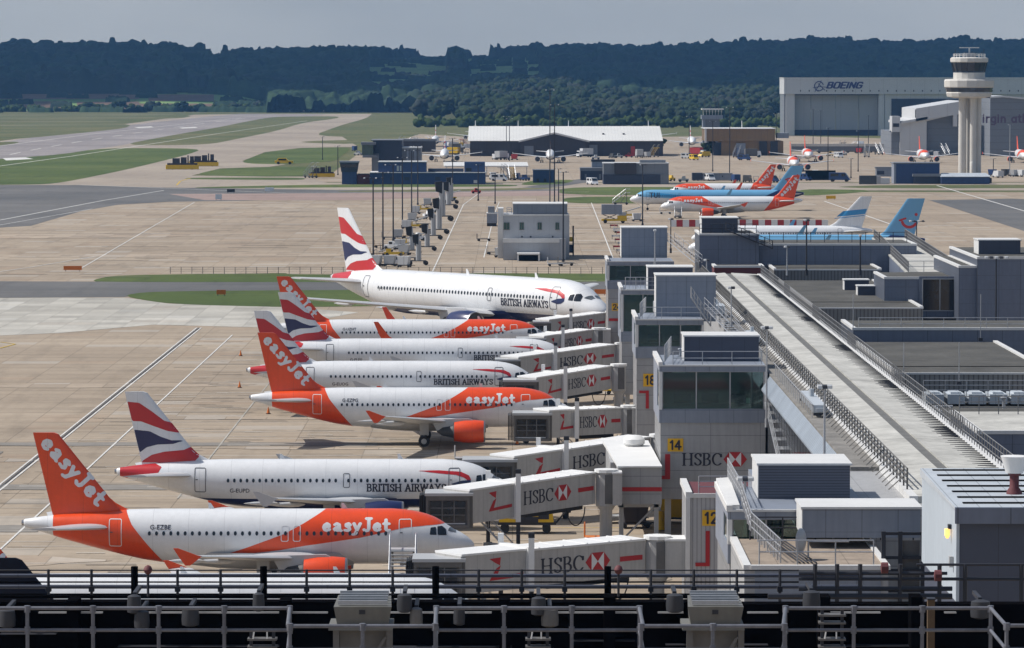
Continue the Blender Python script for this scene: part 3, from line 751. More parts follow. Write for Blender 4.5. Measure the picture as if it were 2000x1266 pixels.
verge([(233, 284), (320, 267), (420, 250), (504, 233), (540, 228), (660, 227), (662, 231), (590, 240), (540, 256), (465, 271), (405, 283)], GRASSF)
verge([(605, 267), (665, 245), (716, 231), (727, 223), (826, 223), (847, 239), (812, 268)], GRASSF)
verge([(578, 278), (616, 275), (712, 273), (690, 282)], GRASSF)
verge([(470, 316), (518, 297), (588, 289), (690, 287), (665, 306), (655, 315), (560, 321), (490, 320)])
verge([(372, 343), (430, 329), (525, 326), (632, 327), (595, 346)])
verge([(355, 350), (372, 347), (600, 347), (590, 352)])
verge([(370, 366), (640, 360), (1010, 360.5), (1010, 364.5), (660, 366), (400, 368)])
verge([(660, 373), (1015, 367.5), (1120, 366), (1020, 371), (860, 374), (660, 375)], GRASSF)
verge([(1095, 366.5), (1240, 365), (1420, 366), (1420, 381), (1090, 381)])
verge([(1100, 384.5), (1300, 384), (1300, 397.5), (1100, 397.5)])
verge([(1560, 369), (1690, 371), (1700, 374), (1640, 379), (1560, 383)])
verge([(1620, 365), (1750, 361), (2300, 361), (2300, 367), (1700, 368)], GRASSF)
verge([(1040, 352), (1128, 351), (1100, 360), (1010, 362)])
verge([(-300, 246), (150, 236), (260, 243), (240, 252), (0, 275), (-300, 285)], GRASSF)
verge([(-300, 232), (0, 228), (300, 223), (380, 226), (350, 232), (150, 233), (-300, 242)], GRASSF)
verge([(-300, 222), (330, 219), (520, 219.5), (500, 222), (0, 226), (-300, 228)], GRASSF)
verge([(-300, 300), (-100, 282), (30, 276), (40, 279), (-40, 290), (-300, 312)], GRASSF)
# painted lines
def line(pts, wd, mat=PAINTW, z=.02, world=False):
    z *= .2; b = MB(); pp = [p if world else G(*p)[:2] for p in pts]
    for a, c in zip(pp[:-1], pp[1:]):
        dx, dy = c[0] - a[0], c[1] - a[1]; L = math.hypot(dx, dy); nx, ny = -dy / L * wd / 2, dx / L * wd / 2
        b.poly([(a[0] + nx, a[1] + ny, z), (a[0] - nx, a[1] - ny, z), (c[0] - nx, c[1] - ny, z), (c[0] + nx, c[1] + ny, z)])
    return tag(b.build('painted_line', mat), kind='structure')
for dx, mt in ((-.34, PAINTW), (0, DGREY), (.34, PAINTW)): line([(-47.8 + dx, 250), (-47.8 + dx, 640)], .19, mt, world=True)
line([(-41.5, 250), (-41.5, 622)], .18, world=True)
line([(-30.4, 380), (-30.4, 585)], .16, CONC2, world=True)
for k in range(-1, 7):
    yy = D0 + k * DS; line([(-18, yy), (14, yy)], .16, PAINTY, world=True)
    for q in (6, 15, 27): line([(-40, yy + q), (8, yy + q)], .13, world=True, z=.024)
line([(160, 523), (380, 395)], .25); line([(0, 430), (200, 392), (320, 372)], .6, z=.03); line([(-60, 450), (180, 408)], .35, z=.03)
line([(150, 361), (560, 377), (1150, 375)], .8, z=.03); line([(845, 530), (905, 400), (935, 378), (1000, 372)], .24); line([(945, 503), (965, 420), (975, 395)], .22)
line([(1155, 396), (1250, 640)], .25); line([(955, 548), (1165, 548.6)], .4)
line([(1610, 393), (1760, 445)], .5); line([(1830, 362.5), (2010, 415)], .6, z=.03); line([(345, 362), (352, 354), (372, 348)], .5, PAINTY, z=.03)
line([(-100, 545), (60, 522), (190, 500)], .3); line([(0, 668), (30, 672), (0, 680)], .3, PAINTY)
line([(-200, 352), (140, 305), (420, 262), (600, 236)], .9, z=.0); line([(-200, 312), (0, 285), (180, 262), (470, 230)], .9, z=.0)
for i in range(14):
    a = i / 14; x0_, y0_ = -60 + 620 * a, 318 * (1 - a) ** 1 + 0
    p = lambda q: (-60 + 560 * q, 326 - 98 * (q ** .72))
    line([p(a), p(a + .035)], .9, z=.0)
# stains and tyre marks worn into the stands
SCUFF = ground_mat('tyre_scuffed_concrete', (.34, .275, .21), (.40, .33, .255), ((0, 4.6, .11), (1, 6.0, .11)), streak=.1, stain=.12, sx=.02)
OILY = ground_mat('oil_darkened_concrete', (.25, .21, .165), (.31, .26, .205), streak=.12, stain=.15)
_bz = [0]
def blot(cx, cy, rx, ry, mat, z, n=26, jag=.3):
    _bz[0] += 1; z = -.15 + .0035 * _bz[0]
    r2 = np.random.default_rng(int(abs(cx * 13 + cy * 7))); ph = r2.random(4) * 6.28
    pts = []
    for i in range(n):
        a = 2 * math.pi * i / n; k = 1 + jag * (.5 * math.sin(2 * a + ph[0]) + .3 * math.sin(3 * a + ph[1]) + .3 * math.sin(5 * a + ph[2]))
        pts.append((cx + rx * k * math.cos(a), cy + ry * k * math.sin(a)))
    flat('stain', pts, mat, z, world=True)
for k in range(0, 7):
    yy = D0 + k * DS; r2 = np.random.default_rng(k)
    for xx in (-38, -22, -10, -2): blot(xx + r2.uniform(-3, 3), yy + r2.uniform(-5, 5), r2.uniform(2, 7), r2.uniform(.7, 2.4), SCUFF if r2.random() < .5 else OILY, .004 + .003 * (int(xx) % 3))
for (cx, cy, rx, ry, m_) in [(-46, 331, 15, 3.5, SCUFF), (-40, 296, 20, 5, SCUFF), (-36, 391, 19, 2.0, SCUFF), (-60, 420, 12, 4, SCUFF), (-34, 470, 12, 2.2, SCUFF), (-52, 520, 16, 4, SCUFF), (2, 398, 12, 6, SCUFF), (8, 320, 5, 3, OILY), (-60, 350, 8, 9, SCUFF), (-20, 432, 14, 1.6, SCUFF),
        (-30, 820, 22, 6, SCUFF), (-70, 900, 40, 9, SCUFF), (60, 980, 30, 12, SCUFF), (110, 880, 30, 9, SCUFF), (25, 700, 12, 5, SCUFF), (-110, 1010, 40, 12, SCUFF)]:
    blot(cx, cy, rx, ry, m_, .014, 34)
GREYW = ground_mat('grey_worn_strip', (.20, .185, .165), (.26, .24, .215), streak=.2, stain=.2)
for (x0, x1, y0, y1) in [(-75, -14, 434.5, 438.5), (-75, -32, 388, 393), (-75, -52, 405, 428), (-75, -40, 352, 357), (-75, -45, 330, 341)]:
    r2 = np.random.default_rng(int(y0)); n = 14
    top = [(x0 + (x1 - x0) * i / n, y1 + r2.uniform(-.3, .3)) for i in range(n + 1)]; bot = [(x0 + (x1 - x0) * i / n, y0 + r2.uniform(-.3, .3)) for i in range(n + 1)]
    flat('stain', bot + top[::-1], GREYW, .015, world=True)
sb = MB(); r2 = np.random.default_rng(5)
for i in range(520):
    x, y, l_, w2 = r2.uniform(-47, 6), r2.uniform(290, 620), r2.uniform(1.5, 7), r2.uniform(.12, .35); sb.poly([(x, y, .0032), (x + l_, y + r2.uniform(-.1, .1), .0032), (x + l_, y + w2, .0032), (x, y + w2, .0032)], int(r2.random() < .35))
for i in range(260):
    x, y, l_, w2 = r2.uniform(-110, 60), r2.uniform(800, 1250), r2.uniform(4, 18), r2.uniform(.3, .9); sb.poly([(x, y, .0032), (x + l_, y, .0032), (x + l_, y + w2, .0032), (x, y + w2, .0032)], int(r2.random() < .3))
struct(sb, 'tyre_marks', [M('dark_scuff', (.15, .13, .11), .9, .3, 1), M('pale_scuff', (.52, .48, .42), .9, .2, 1)])
flat('runway_marking', [(5, 309), (50, 307.5), (65, 310.5), (12, 313.5)], PAINTW, .0)
flat('runway_marking', [(262, 248.6), (295, 247), (300, 248.5), (270, 250)], PAINTW, .0)
flat('runway_marking', [(350, 249.5), (382, 248), (386, 249.5), (356, 251)], PAINTW, .0)
for y_, x0_, x1_ in ((238, -40, 230), (231, -40, 300), (245, -40, 250), (225, -40, 340)):
    line([(x0_, y_), (x1_, y_ - 1)], 14, CONC3, z=.0)
# brown fields in front of the far wood, left
for (pa, pb, ya, yb) in ((-200, 272, 4900, 5010), (290, 418, 4860, 5000), (150, 272, 4760, 4840), (225, 496, 4655, 4800), (-200, 120, 4680, 4850)):
    b = MB(); n_ = 16; m2 = 5
    for i in range(n_):
        for j in range(m2):
            c = [(pa + (pb - pa) * (i + u) / n_, ya + (yb - ya) * (j + v) / m2) for u, v in ((0, 0), (1, 0), (1, 1), (0, 1))]
            b.poly([(PX(p, y, 205), y, float(terrain_h(PX(p, y, 205), y)) + .35) for p, y in c])
    tag(b.build('field', STRAW), kind='structure')

# ------------------------------------------------------------------ woods
def foliage_mat(name, a, b_, scale=.08, c_=None):
    m = bpy.data.materials.new(name); m.use_nodes = True; t = NT(m); b = t.n['Principled BSDF']
    pos = t.node('ShaderNodeNewGeometry').outputs['Position']
    f = t.ramp(t.noise(pos, scale, 4, .7), .32, .68); c = t.mix(f, c4(a), c4(b_))
    f2 = t.ramp(t.noise(pos, scale * .12, 2), .5, .66); c = t.mix(t.math('MULTIPLY', f2, .6), c, c4(c_ or a))
    t.l.new(c, b.inputs['Base Color']); b.inputs['Roughness'].default_value = .95; b.inputs['Specular IOR Level'].default_value = .1
    return m
LEAF_FAR = foliage_mat('far_leaves', (.008, .020, .014), (.046, .078, .038), .02, (.03, .03, .035))
LEAF_MID = foliage_mat('wood_leaves', (.010, .021, .010), (.034, .052, .022), .14, (.045, .045, .045))
LEAF_NEAR = foliage_mat('near_leaves', (.022, .04, .010), (.060, .085, .025), .5)
# canopy of the hill wood: a sheet of thousands of rounded crowns
fields = [sd_poly(p) for p in ([(718, 116), (870, 113), (873, 124), (800, 133), (790, 139), (728, 140)], [(900, 118), (925, 113), (1050, 112), (1054, 126), (960, 128), (905, 123)],
          [(340, 142), (412, 138), (414, 143), (345, 146)], [(390, 117), (452, 112), (450, 119), (395, 122)], [(1070, 140), (1150, 136), (1150, 142), (1080, 145)], [(600, 148), (640, 146), (650, 151), (610, 153)])]
nx, ny = 520, 620
X0, X1, Y0_, Y1_ = -1250, 1250, 4480, 8900
cell = 13.0
yv = np.linspace(Y0_, Y1_, ny); 
XX = np.linspace(-1, 1, nx)[:, None] * (yv[None, :] * .137 + 20); YY = np.repeat(yv[None, :], nx, 0)
TH = terrain_h(XX, YY)
ci, cj = np.floor(XX / cell).astype(int), np.floor(YY / (cell * 1.6)).astype(int)
best = np.full(XX.shape, -1.0)
def hsh(a, b_, s):
    v = np.sin(a * 127.1 + b_ * 311.7 + s * 74.7) * 43758.5453
    return v - np.floor(v)
for di in (-1, 0, 1):
    for dj in (-1, 0, 1):
        a, b_ = ci + di, cj + dj
        cx_ = (a + hsh(a, b_, 1)) * cell; cy_ = (b_ + hsh(a, b_, 2)) * cell * 1.6; r = cell * (.4 + .85 * hsh(a, b_, 3) ** 1.5); h = 8 + 10 * hsh(a, b_, 4) + 8 * (hsh(a, b_, 7) > .93) + 5 * np.sin(a * .9 + np.sin(b_ * .7) * 2)
        q = ((XX - cx_) ** 2 + ((YY - cy_) / 1.5) ** 2) / r ** 2
        best = np.maximum(best, np.where(q < 1, h - 8 + 8 * np.sqrt(np.clip(1 - q, 0, 1)), -1))
K1, K2 = math.cos(PIT), math.sin(PIT)
dep = YY * K1 - (TH - CH) * K2; PYY = 633 - FPX * ((TH - CH) * K1 + YY * K2) / dep; PXX = 1000 + FPX * XX / dep
clear = np.zeros(XX.shape, bool)
for f in fields:
    for up_ in (0, 8, 16, 24, 32): clear |= f(PXX, PYY - FPX * up_ / dep) < 0
# ragged clearings and the lowland strip at the left keep free of crowns
clear |= (YY < 5030) & (PXX < 520)
hedge = clear & (hsh(ci // 2, cj, 5) < .10)
best = np.where(clear & ~hedge, -6, np.maximum(best, 1.5)); best = np.where(hedge, 5, best)
ZZ = TH + best + (hsh(XX, YY, 6) - .5) * 3.6
fv = np.stack([XX, YY, ZZ], -1).reshape(-1, 3)
idx = np.arange(nx * ny).reshape(nx, ny)
fq = np.stack([idx[:-1, :-1], idx[1:, :-1], idx[1:, 1:], idx[:-1, 1:]], -1).reshape(-1, 4)
keep = (best.reshape(-1)[fq] > -5).any(1); fq = fq[keep]
def np_mesh(name, v, f, mat, smooth=False):
    me = bpy.data.meshes.new(name); n = f.shape[1]
    me.vertices.add(len(v)); me.vertices.foreach_set('co', v.astype(np.float32).ravel())
    me.loops.add(len(f) * n); me.loops.foreach_set('vertex_index', f.astype(np.int32).ravel())
    me.polygons.add(len(f)); me.polygons.foreach_set('loop_start', np.arange(0, len(f) * n, n, dtype=np.int32)); me.polygons.foreach_set('loop_total', np.full(len(f), n, dtype=np.int32))
    me.materials.append(mat)
    if smooth: me.polygons.foreach_set('use_smooth', np.ones(len(f), bool))
    me.update(calc_edges=True); me.validate()
    ob = bpy.data.objects.new(name, me); COL.objects.link(ob); return ob
tag(np_mesh('hillside_forest', fv, fq, LEAF_FAR), 'dark blue green wood covering the whole hillside up to the skyline', 'forest', kind='stuff')

def ico(sub):
    import bmesh
    bm = bmesh.new(); bmesh.ops.create_icosphere(bm, subdivisions=sub, radius=1)
    v = np.array([tuple(q.co) for q in bm.verts]); f = np.array([[l.index for l in p.verts] for p in bm.faces]); bm.free(); return v, f
IV, IF = ico(2); IV1, IF1 = ico(1)
def crowns(name, spots, mat, lumps=7, base=None, hi=True):
    """spots: (x, y, z, r, h) -> lumpy crowns of several overlapping leaf clumps"""
    V, F, k = [], [], 0
    iv, if_ = (IV, IF) if hi else (IV1, IF1)
    for (x, y, z, r, h) in spots:
        for q in range(lumps):
            a = rng.random() * 6.28; rr = r * (.22 + .42 * rng.random()) if q else r * .7; of = r * .85 * rng.random() if q else 0
            zz = z + h * (.35 + .5 * rng.random()) if q else z + h * .5
            s = np.array([rr, rr, rr * (.75 + .4 * rng.random())])
            n = 1 + .36 * (rng.random((len(iv), 1)) - .5) * 2
            V.append(iv * n * s + np.array([x + of * math.cos(a), y + of * math.sin(a), zz])); F.append(if_ + k); k += len(iv)
    return np.concatenate(V), np.concatenate(F)
spots = []
for i in range(1500):
    d = 3450 + 1500 * rng.random() ** 1.2; px = 815 + 740 * rng.random()
    lo = 3450 + (250 if px < 900 else 0)
    if d < lo: continue
    if px > 1500 and d < 3800: continue
    rise = max(0, min(1, (d - 3500) / 1300)); hump = .35 + .65 * math.exp(-((px - 1040) / 170) ** 2) + .45 * math.exp(-((px - 1480) / 120) ** 2)
    spots.append((PX(px, d, 220), d, 26 * rise * hump - 1, 5 + 4 * rng.random(), 10 + 6 * rng.random()))
for px in np.arange(500, 830, 5.5): spots.append((PX(px, 4560, 220), 4560 + 60 * rng.random(), -1, 4 + 2 * rng.random(), 6 + 6 * rng.random()))
v_, f_ = crowns('w', spots, LEAF_MID, 8, hi=True)
tag(np_mesh('wood', v_, f_, LEAF_MID), 'green wood of rounded crowns behind the white roofed hangar and below the hills', 'wood', kind='stuff')
sp2 = []
for px in np.arange(815, 1530, 7.0):
    d = 3150 + 200 * rng.random(); sp2.append((PX(px, d, 240), d, -1.0, 4 + 2.5 * rng.random(), 5 + 5 * rng.random()))
for px in np.arange(-10, 520, 5.0):
    if rng.random() < .55: sp2.append((PX(px, 4600, 215), 4590 + 10 * rng.random(), -1, 3 + 4 * rng.random(), 5 + 7 * rng.random()))
v_, f_ = crowns('w', sp2, LEAF_NEAR, 5, hi=False)
tag(np_mesh('hedgerow', v_, f_, LEAF_NEAR), 'line of bushes and hedges along the far edge of the airfield', 'hedge', kind='stuff')
BARK = M('bark', (.09, .07, .05), .9, .3, 2)
def tree(label, px, py, r, h, mat=LEAF_NEAR, group=None, name='tree', d=None):
    x, y, _ = G(px, py)
    o = empty(name, (x, y, 0), label, 'tree', group)
    b = MB(); b.tube((x, y, -.3), (x, y, h * .5), r * .09, 8, r2=r * .05)
    for i in range(4):
        a = i * 1.7; b.tube((x, y, h * (.25 + .06 * i)), (x + r * .6 * math.cos(a), y + r * .6 * math.sin(a), h * .62), r * .045, 5, r2=r * .02)
    b.build('trunk', BARK, o)
    V, F, k = [], [], 0
    for q in range(15):
        a = rng.random() * 6.28; of = r * (.15 + .72 * rng.random()); rr = r * (.2 + .26 * rng.random()); zz = h * (.32 + .58 * rng.random() * (1 - .3 * of / r))
        n = 1 + .3 * (rng.random((len(IV), 1)) - .5) * 2
        V.append(IV * n * np.array([rr, rr, rr * .8]) + np.array([of * math.cos(a), of * math.sin(a), zz])); F.append(IF + k); k += len(IV)
    co = np_mesh('crown', np.concatenate(V), np.concatenate(F), mat); co.parent = o
    return o
TG = 'trees in front of the white roofed hangar'
for i, (px, py, r, h, lb) in enumerate([(1105, 303, 5, 9, 'round dark tree under the middle gable of the hangar'), (1128, 303, 4, 8, 'smaller tree touching the round one under the hangar gable'),
    (1196, 301, 4.6, 9, 'tree left of the red door post along the hangar wall'), (1215, 301, 4.4, 8.5, 'second tree of the row along the hangar wall'), (1240, 301, 4.0, 8, 'tree in the middle of the hangar wall row'),
    (1262, 301, 4.4, 9, 'tree near the right end of the hangar'), (1283, 301, 4.2, 9, 'last tree at the right corner of the hangar'), (1392, 303, 4.5, 7, 'bushy tree at the left foot of the ochre building'),
    (1378, 303, 3.5, 6, 'small bush left of the ochre building')]):
    tree(lb, px, py, r, h, LEAF_NEAR if i < 7 else LEAF_MID, TG)
for px, py, r, h, lb in [(165, 216, 9, 11, 'tree at the far left field edge'), (233, 216, 8, 13, 'round tree standing alone before the brown field'), (303, 216, 9, 12, 'dark tree in the middle of the far hedge'),
        (355, 216, 9, 12, 'dark tree right of the middle in the far hedge'), (392, 216, 7, 8, 'low dark tree before the brown field'), (460, 216, 12, 9, 'wide dark tree near the right end of the brown field')]:
    tree(lb, px, py + 2.5, r, h, LEAF_MID, 'lone trees along the far hedge')
# ------------------------------------------------------------------ building materials
CLAD = M('blue_grey_cladding', (.145, .17, .23), .5, .08, .25, seam=[(0, 2.4, .06, .5), (2, 1.6, .04, .3)], streak=.3)
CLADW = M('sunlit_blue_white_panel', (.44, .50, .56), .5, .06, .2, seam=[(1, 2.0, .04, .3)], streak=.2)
CLADL = M('pale_blue_cladding', (.235, .265, .32), .45, .07, .25, seam=[(0, 2.0, .05, .4), (2, 1.2, .04, .25)], streak=.28)
CLADD = M('dark_blue_cladding', (.055, .066, .10), .5, .08, .2, seam=[(0, 1.9, .04, .4)])
PANEL = M('grey_wall_panel', (.36, .362, .365), .55, .08, .3, seam=[(2, 1.45, .05, .45), (0, 4.1, .05, .35)], streak=.3)
LOUV = M('louvred_steel', (.11, .12, .155), .5, .06, .4, seam=[(2, .16, .05, .55)])
RIBB = M('ribbed_grey_wall', (.24, .235, .225), .7, .1, .3, seam=[(0, .42, .12, .5)])
CORR = M('corrugated_panel', (.42, .42, .43), .6, .06, .4, seam=[(0, .3, .08, .35)])
TRIM = M('white_trim', (.66, .66, .65), .5, .06, .4, streak=.1)
ROOFL = M('pale_membrane_roof', (.44, .435, .405), .85, .26, .22, seam=[(1, 18.0, .14, .7), (1, 3.0, .05, .08)], streak=.1)
ROOFL2 = M('light_sheet_roof', (.44, .48, .52), .5, .1, .3, seam=[(0, 1.0, .05, .4)])
ROOFD = M('dark_felt_roof', (.075, .073, .066), .95, .35, .18, bump=.3, seam=[(1, 2.6, .08, .4)], streak=.4)
ROOFG = M('grey_gravel_roof', (.20, .19, .175), .9, .3, .5)
ROOFB = M('weathered_brown_roof', (.29, .235, .185), .9, .25, .5, seam=[(0, 1.9, .05, .4)], streak=.2)
GUTTER = M('roof_gutter', (.13, .13, .125), .8, .2, 1)
GALV = M('galvanised_steel', (.42, .43, .45), .4, .15, 2, metal=.5)
DSTEEL = M('dark_steel', (.022, .024, .033), .6, .2, 2)
GUNM2 = M('dull_window_bar', (.16, .16, .165), .5, .1, 1)
GREYLIN = M('room_grey', (.22, .24, .235), .7, .1, 1)
BLUED2 = M('bench_cloth', (.03, .04, .06), .8, .1, 1)
TARBLK = M('black_tarred_steel', (.004, .004, .005), 1, .2, 1, spec=0)
GLASSG = glass_mat('green_tinted_glass', (.030, .072, .064), .06)
YEL = M('yellow_sign', (.75, .42, .01), .5, .04, 1)
YELP = M('yellow_paint', (.66, .42, .01), .45, .1, 1)
REDS = M('red_stripe', (.42, .012, .016), .5, .05, 1)
JETW = M('jet_bridge_white', (.46, .45, .435), .5, .08, .4, seam=[(0, 1.1, .04, .2)], streak=.3)
JETT = M('bridge_roof_white', (.74, .74, .73), .5, .05, .4)
GUNM = M('gunmetal_frame', (.12, .115, .11), .5, .15, 1)
CONCW = M('tower_concrete', (.58, .56, .52), .8, .08, .12, streak=.12)
OCHRE = M('ochre_cladding', (.24, .155, .075), .7, .08, .1, seam=[(0, 3.0, .12, .3)])
BLUEB = M('blue_building', (.025, .055, .15), .6, .1, .1, seam=[(0, 2.5, .1, .3)])
BLUED = M('dark_blue_building', (.03, .04, .07), .6, .1, .1, seam=[(0, 3.5, .1, .3)])
GREYB = M('grey_building', (.17, .185, .21), .6, .1, .1, seam=[(0, 3.0, .1, .3)])
BROWNB = M('dark_brown_wall', (.045, .038, .042), .7, .15, .1, seam=[(0, 4, .2, .3)])
MAROON = M('maroon_wall', (.12, .03, .035), .7, .1, .2)
SIDER = M('ribbed_side_roof', (.26, .30, .35), .5, .12, .3, seam=[(1, 1.0, .12, .5)], streak=.2)
SILV = M('silver_hangar_wall', (.37, .385, .41), .5, .05, .03, seam=[(0, 12, .25, .25)])
SILVL = M('pale_hangar_wall', (.54, .55, .56), .5, .05, .03, seam=[(0, 9, .25, .2)])
HGREY = M('grey_hangar_wall', (.17, .185, .21), .6, .06, .03, seam=[(2, 3.2, .3, .2)])
REDP = M('red_barrier_paint', (.40, .03, .03), .6, .1, 1)
ORG = M('orange_plastic', (.62, .16, .02), .6, .1, 1)
LAMPH = M('lamp_housing_grey', (.028, .03, .037), .6, .1, 2)
VBLUE = M('van_blue', (.02, .05, .15), .35, .05, 1)
LAMPG = M('lamp_glow', (1, .62, .2), .5, 0)
LAMPG.node_tree.nodes['Principled BSDF'].inputs['Emission Color'].default_value = (1, .55, .15, 1)
LAMPG.node_tree.nodes['Principled BSDF'].inputs['Emission Strength'].default_value = 1.3

def rail_panel(root, a, b, h, sp, r, mat, nrail=2, inner=0, stay=0.0):
    """posts (shared mesh) and rails from a to b (x,y,z)"""
    a, b = Vector(a), Vector(b); L = (b - a).length; n = max(1, round(L / sp))
    q = MB()
    for k in range(nrail): z = h * (1 - k / nrail); q.tube(a + Vector((0, 0, z)), b + Vector((0, 0, z)), r, 6)
    q.build('rail', mat, root)
    if inner:
        q = MB(); m_ = max(1, round(L / inner))
        q.tube((0, 0, 0), (0, 0, h), r * .6, 4, cap=False); bo = None
        for i in range(min(100, m_ + 1)):
            p = a.lerp(b, i / m_) - Vector(root.location)
            if bo is None: bo = q.build('baluster', mat, root, local=True); o = bo
            else: o = bo.copy(); COL.objects.link(o); o.parent = root
            o.location = p
    q = MB(); q.tube((0, 0, -.1), (0, 0, h), r * 1.15, 6)
    if stay: q.tube((0, 0, h * .8), (stay, 0, 0), r * .7, 4)
    post = None
    for i in range(n + 1):
        p = a.lerp(b, i / n) - Vector(root.location)
        if post is None: post = q.build('post', mat, root, local=True); o = post
        else: o = post.copy(); COL.objects.link(o); o.parent = root
        o.location = p
def railing(label, pts, h=1.1, sp=1.5, r=.03, mat=None, nrail=2, inner=0, group=None, stay=0.0, name='roof_railing'):
    o = empty(name, pts[0], label, 'railing', group)
    for a, b in zip(pts[:-1], pts[1:]): rail_panel(o, a, b, h, sp, r, mat or GALV, nrail, inner, stay)
    return o
def part(root, name, mats, fn, smooth=False):
    q = MB(); fn(q); o = q.build(name, mats, root)
    if smooth: smooth_by_angle(o, 40)
    return o

# ------------------------------------------------------------------ HSBC mark and lettering on a wall plane
def wall_map(o, ax, up=(0, 0, 1), off=(0, 0, 0)):
    return lambda u, v: (o[0] + ax[0] * u + up[0] * v + off[0], o[1] + ax[1] * u + up[1] * v + off[1], o[2] + ax[2] * u + up[2] * v + off[2])
def hsbc(mb, mp, x, y, h, wtxt, wlogo, mi, mr_, mw):
    """letters then red and white hexagon; mp(u,v) metres on the wall"""
    wd = text_width('HSBC', SERIF, .03)
    letters(mb, 'HSBC', SERIF, .085, .032, lambda u, v: mp(x + u * wtxt / wd, y + v * h), mi, .06, .03)
    cx = x + wtxt + wlogo * .54; cy = y + h * .5; a = wlogo / 4; b_ = h * .60
    f = lambda pts, m: mb.poly([mp(cx + p[0] * a, cy + p[1] * b_) for p in pts], m)
    f([(-1, -1), (-2, 0), (-1, 1)], mr_); f([(1, -1), (2, 0), (1, 1)], mr_); f([(-1, 1), (0, 0), (1, 1)], mr_); f([(-1, -1), (0, 0), (1, -1)], mr_)
    f([(-1, -1), (0, 0), (-1, 1)], mw); f([(1, -1), (0, 0), (1, 1)], mw)
def sign(root, txt, o, w, h, y):
    """yellow stand number board on a wall facing the camera; o = lower left corner"""
    s = part(root, 'stand_sign', [YEL, INK], lambda q: (q.box(o[0], o[0] + w, y - .06, y, o[1], o[1] + h, 0),
        letters(q, txt, SANS, .10, .10, lambda u, v: (o[0] + w * .10 + u * w * .80 / text_width(txt, SANS), y - .08, o[1] + h * .17 + v * h * .66), 1, .06)))
    return s

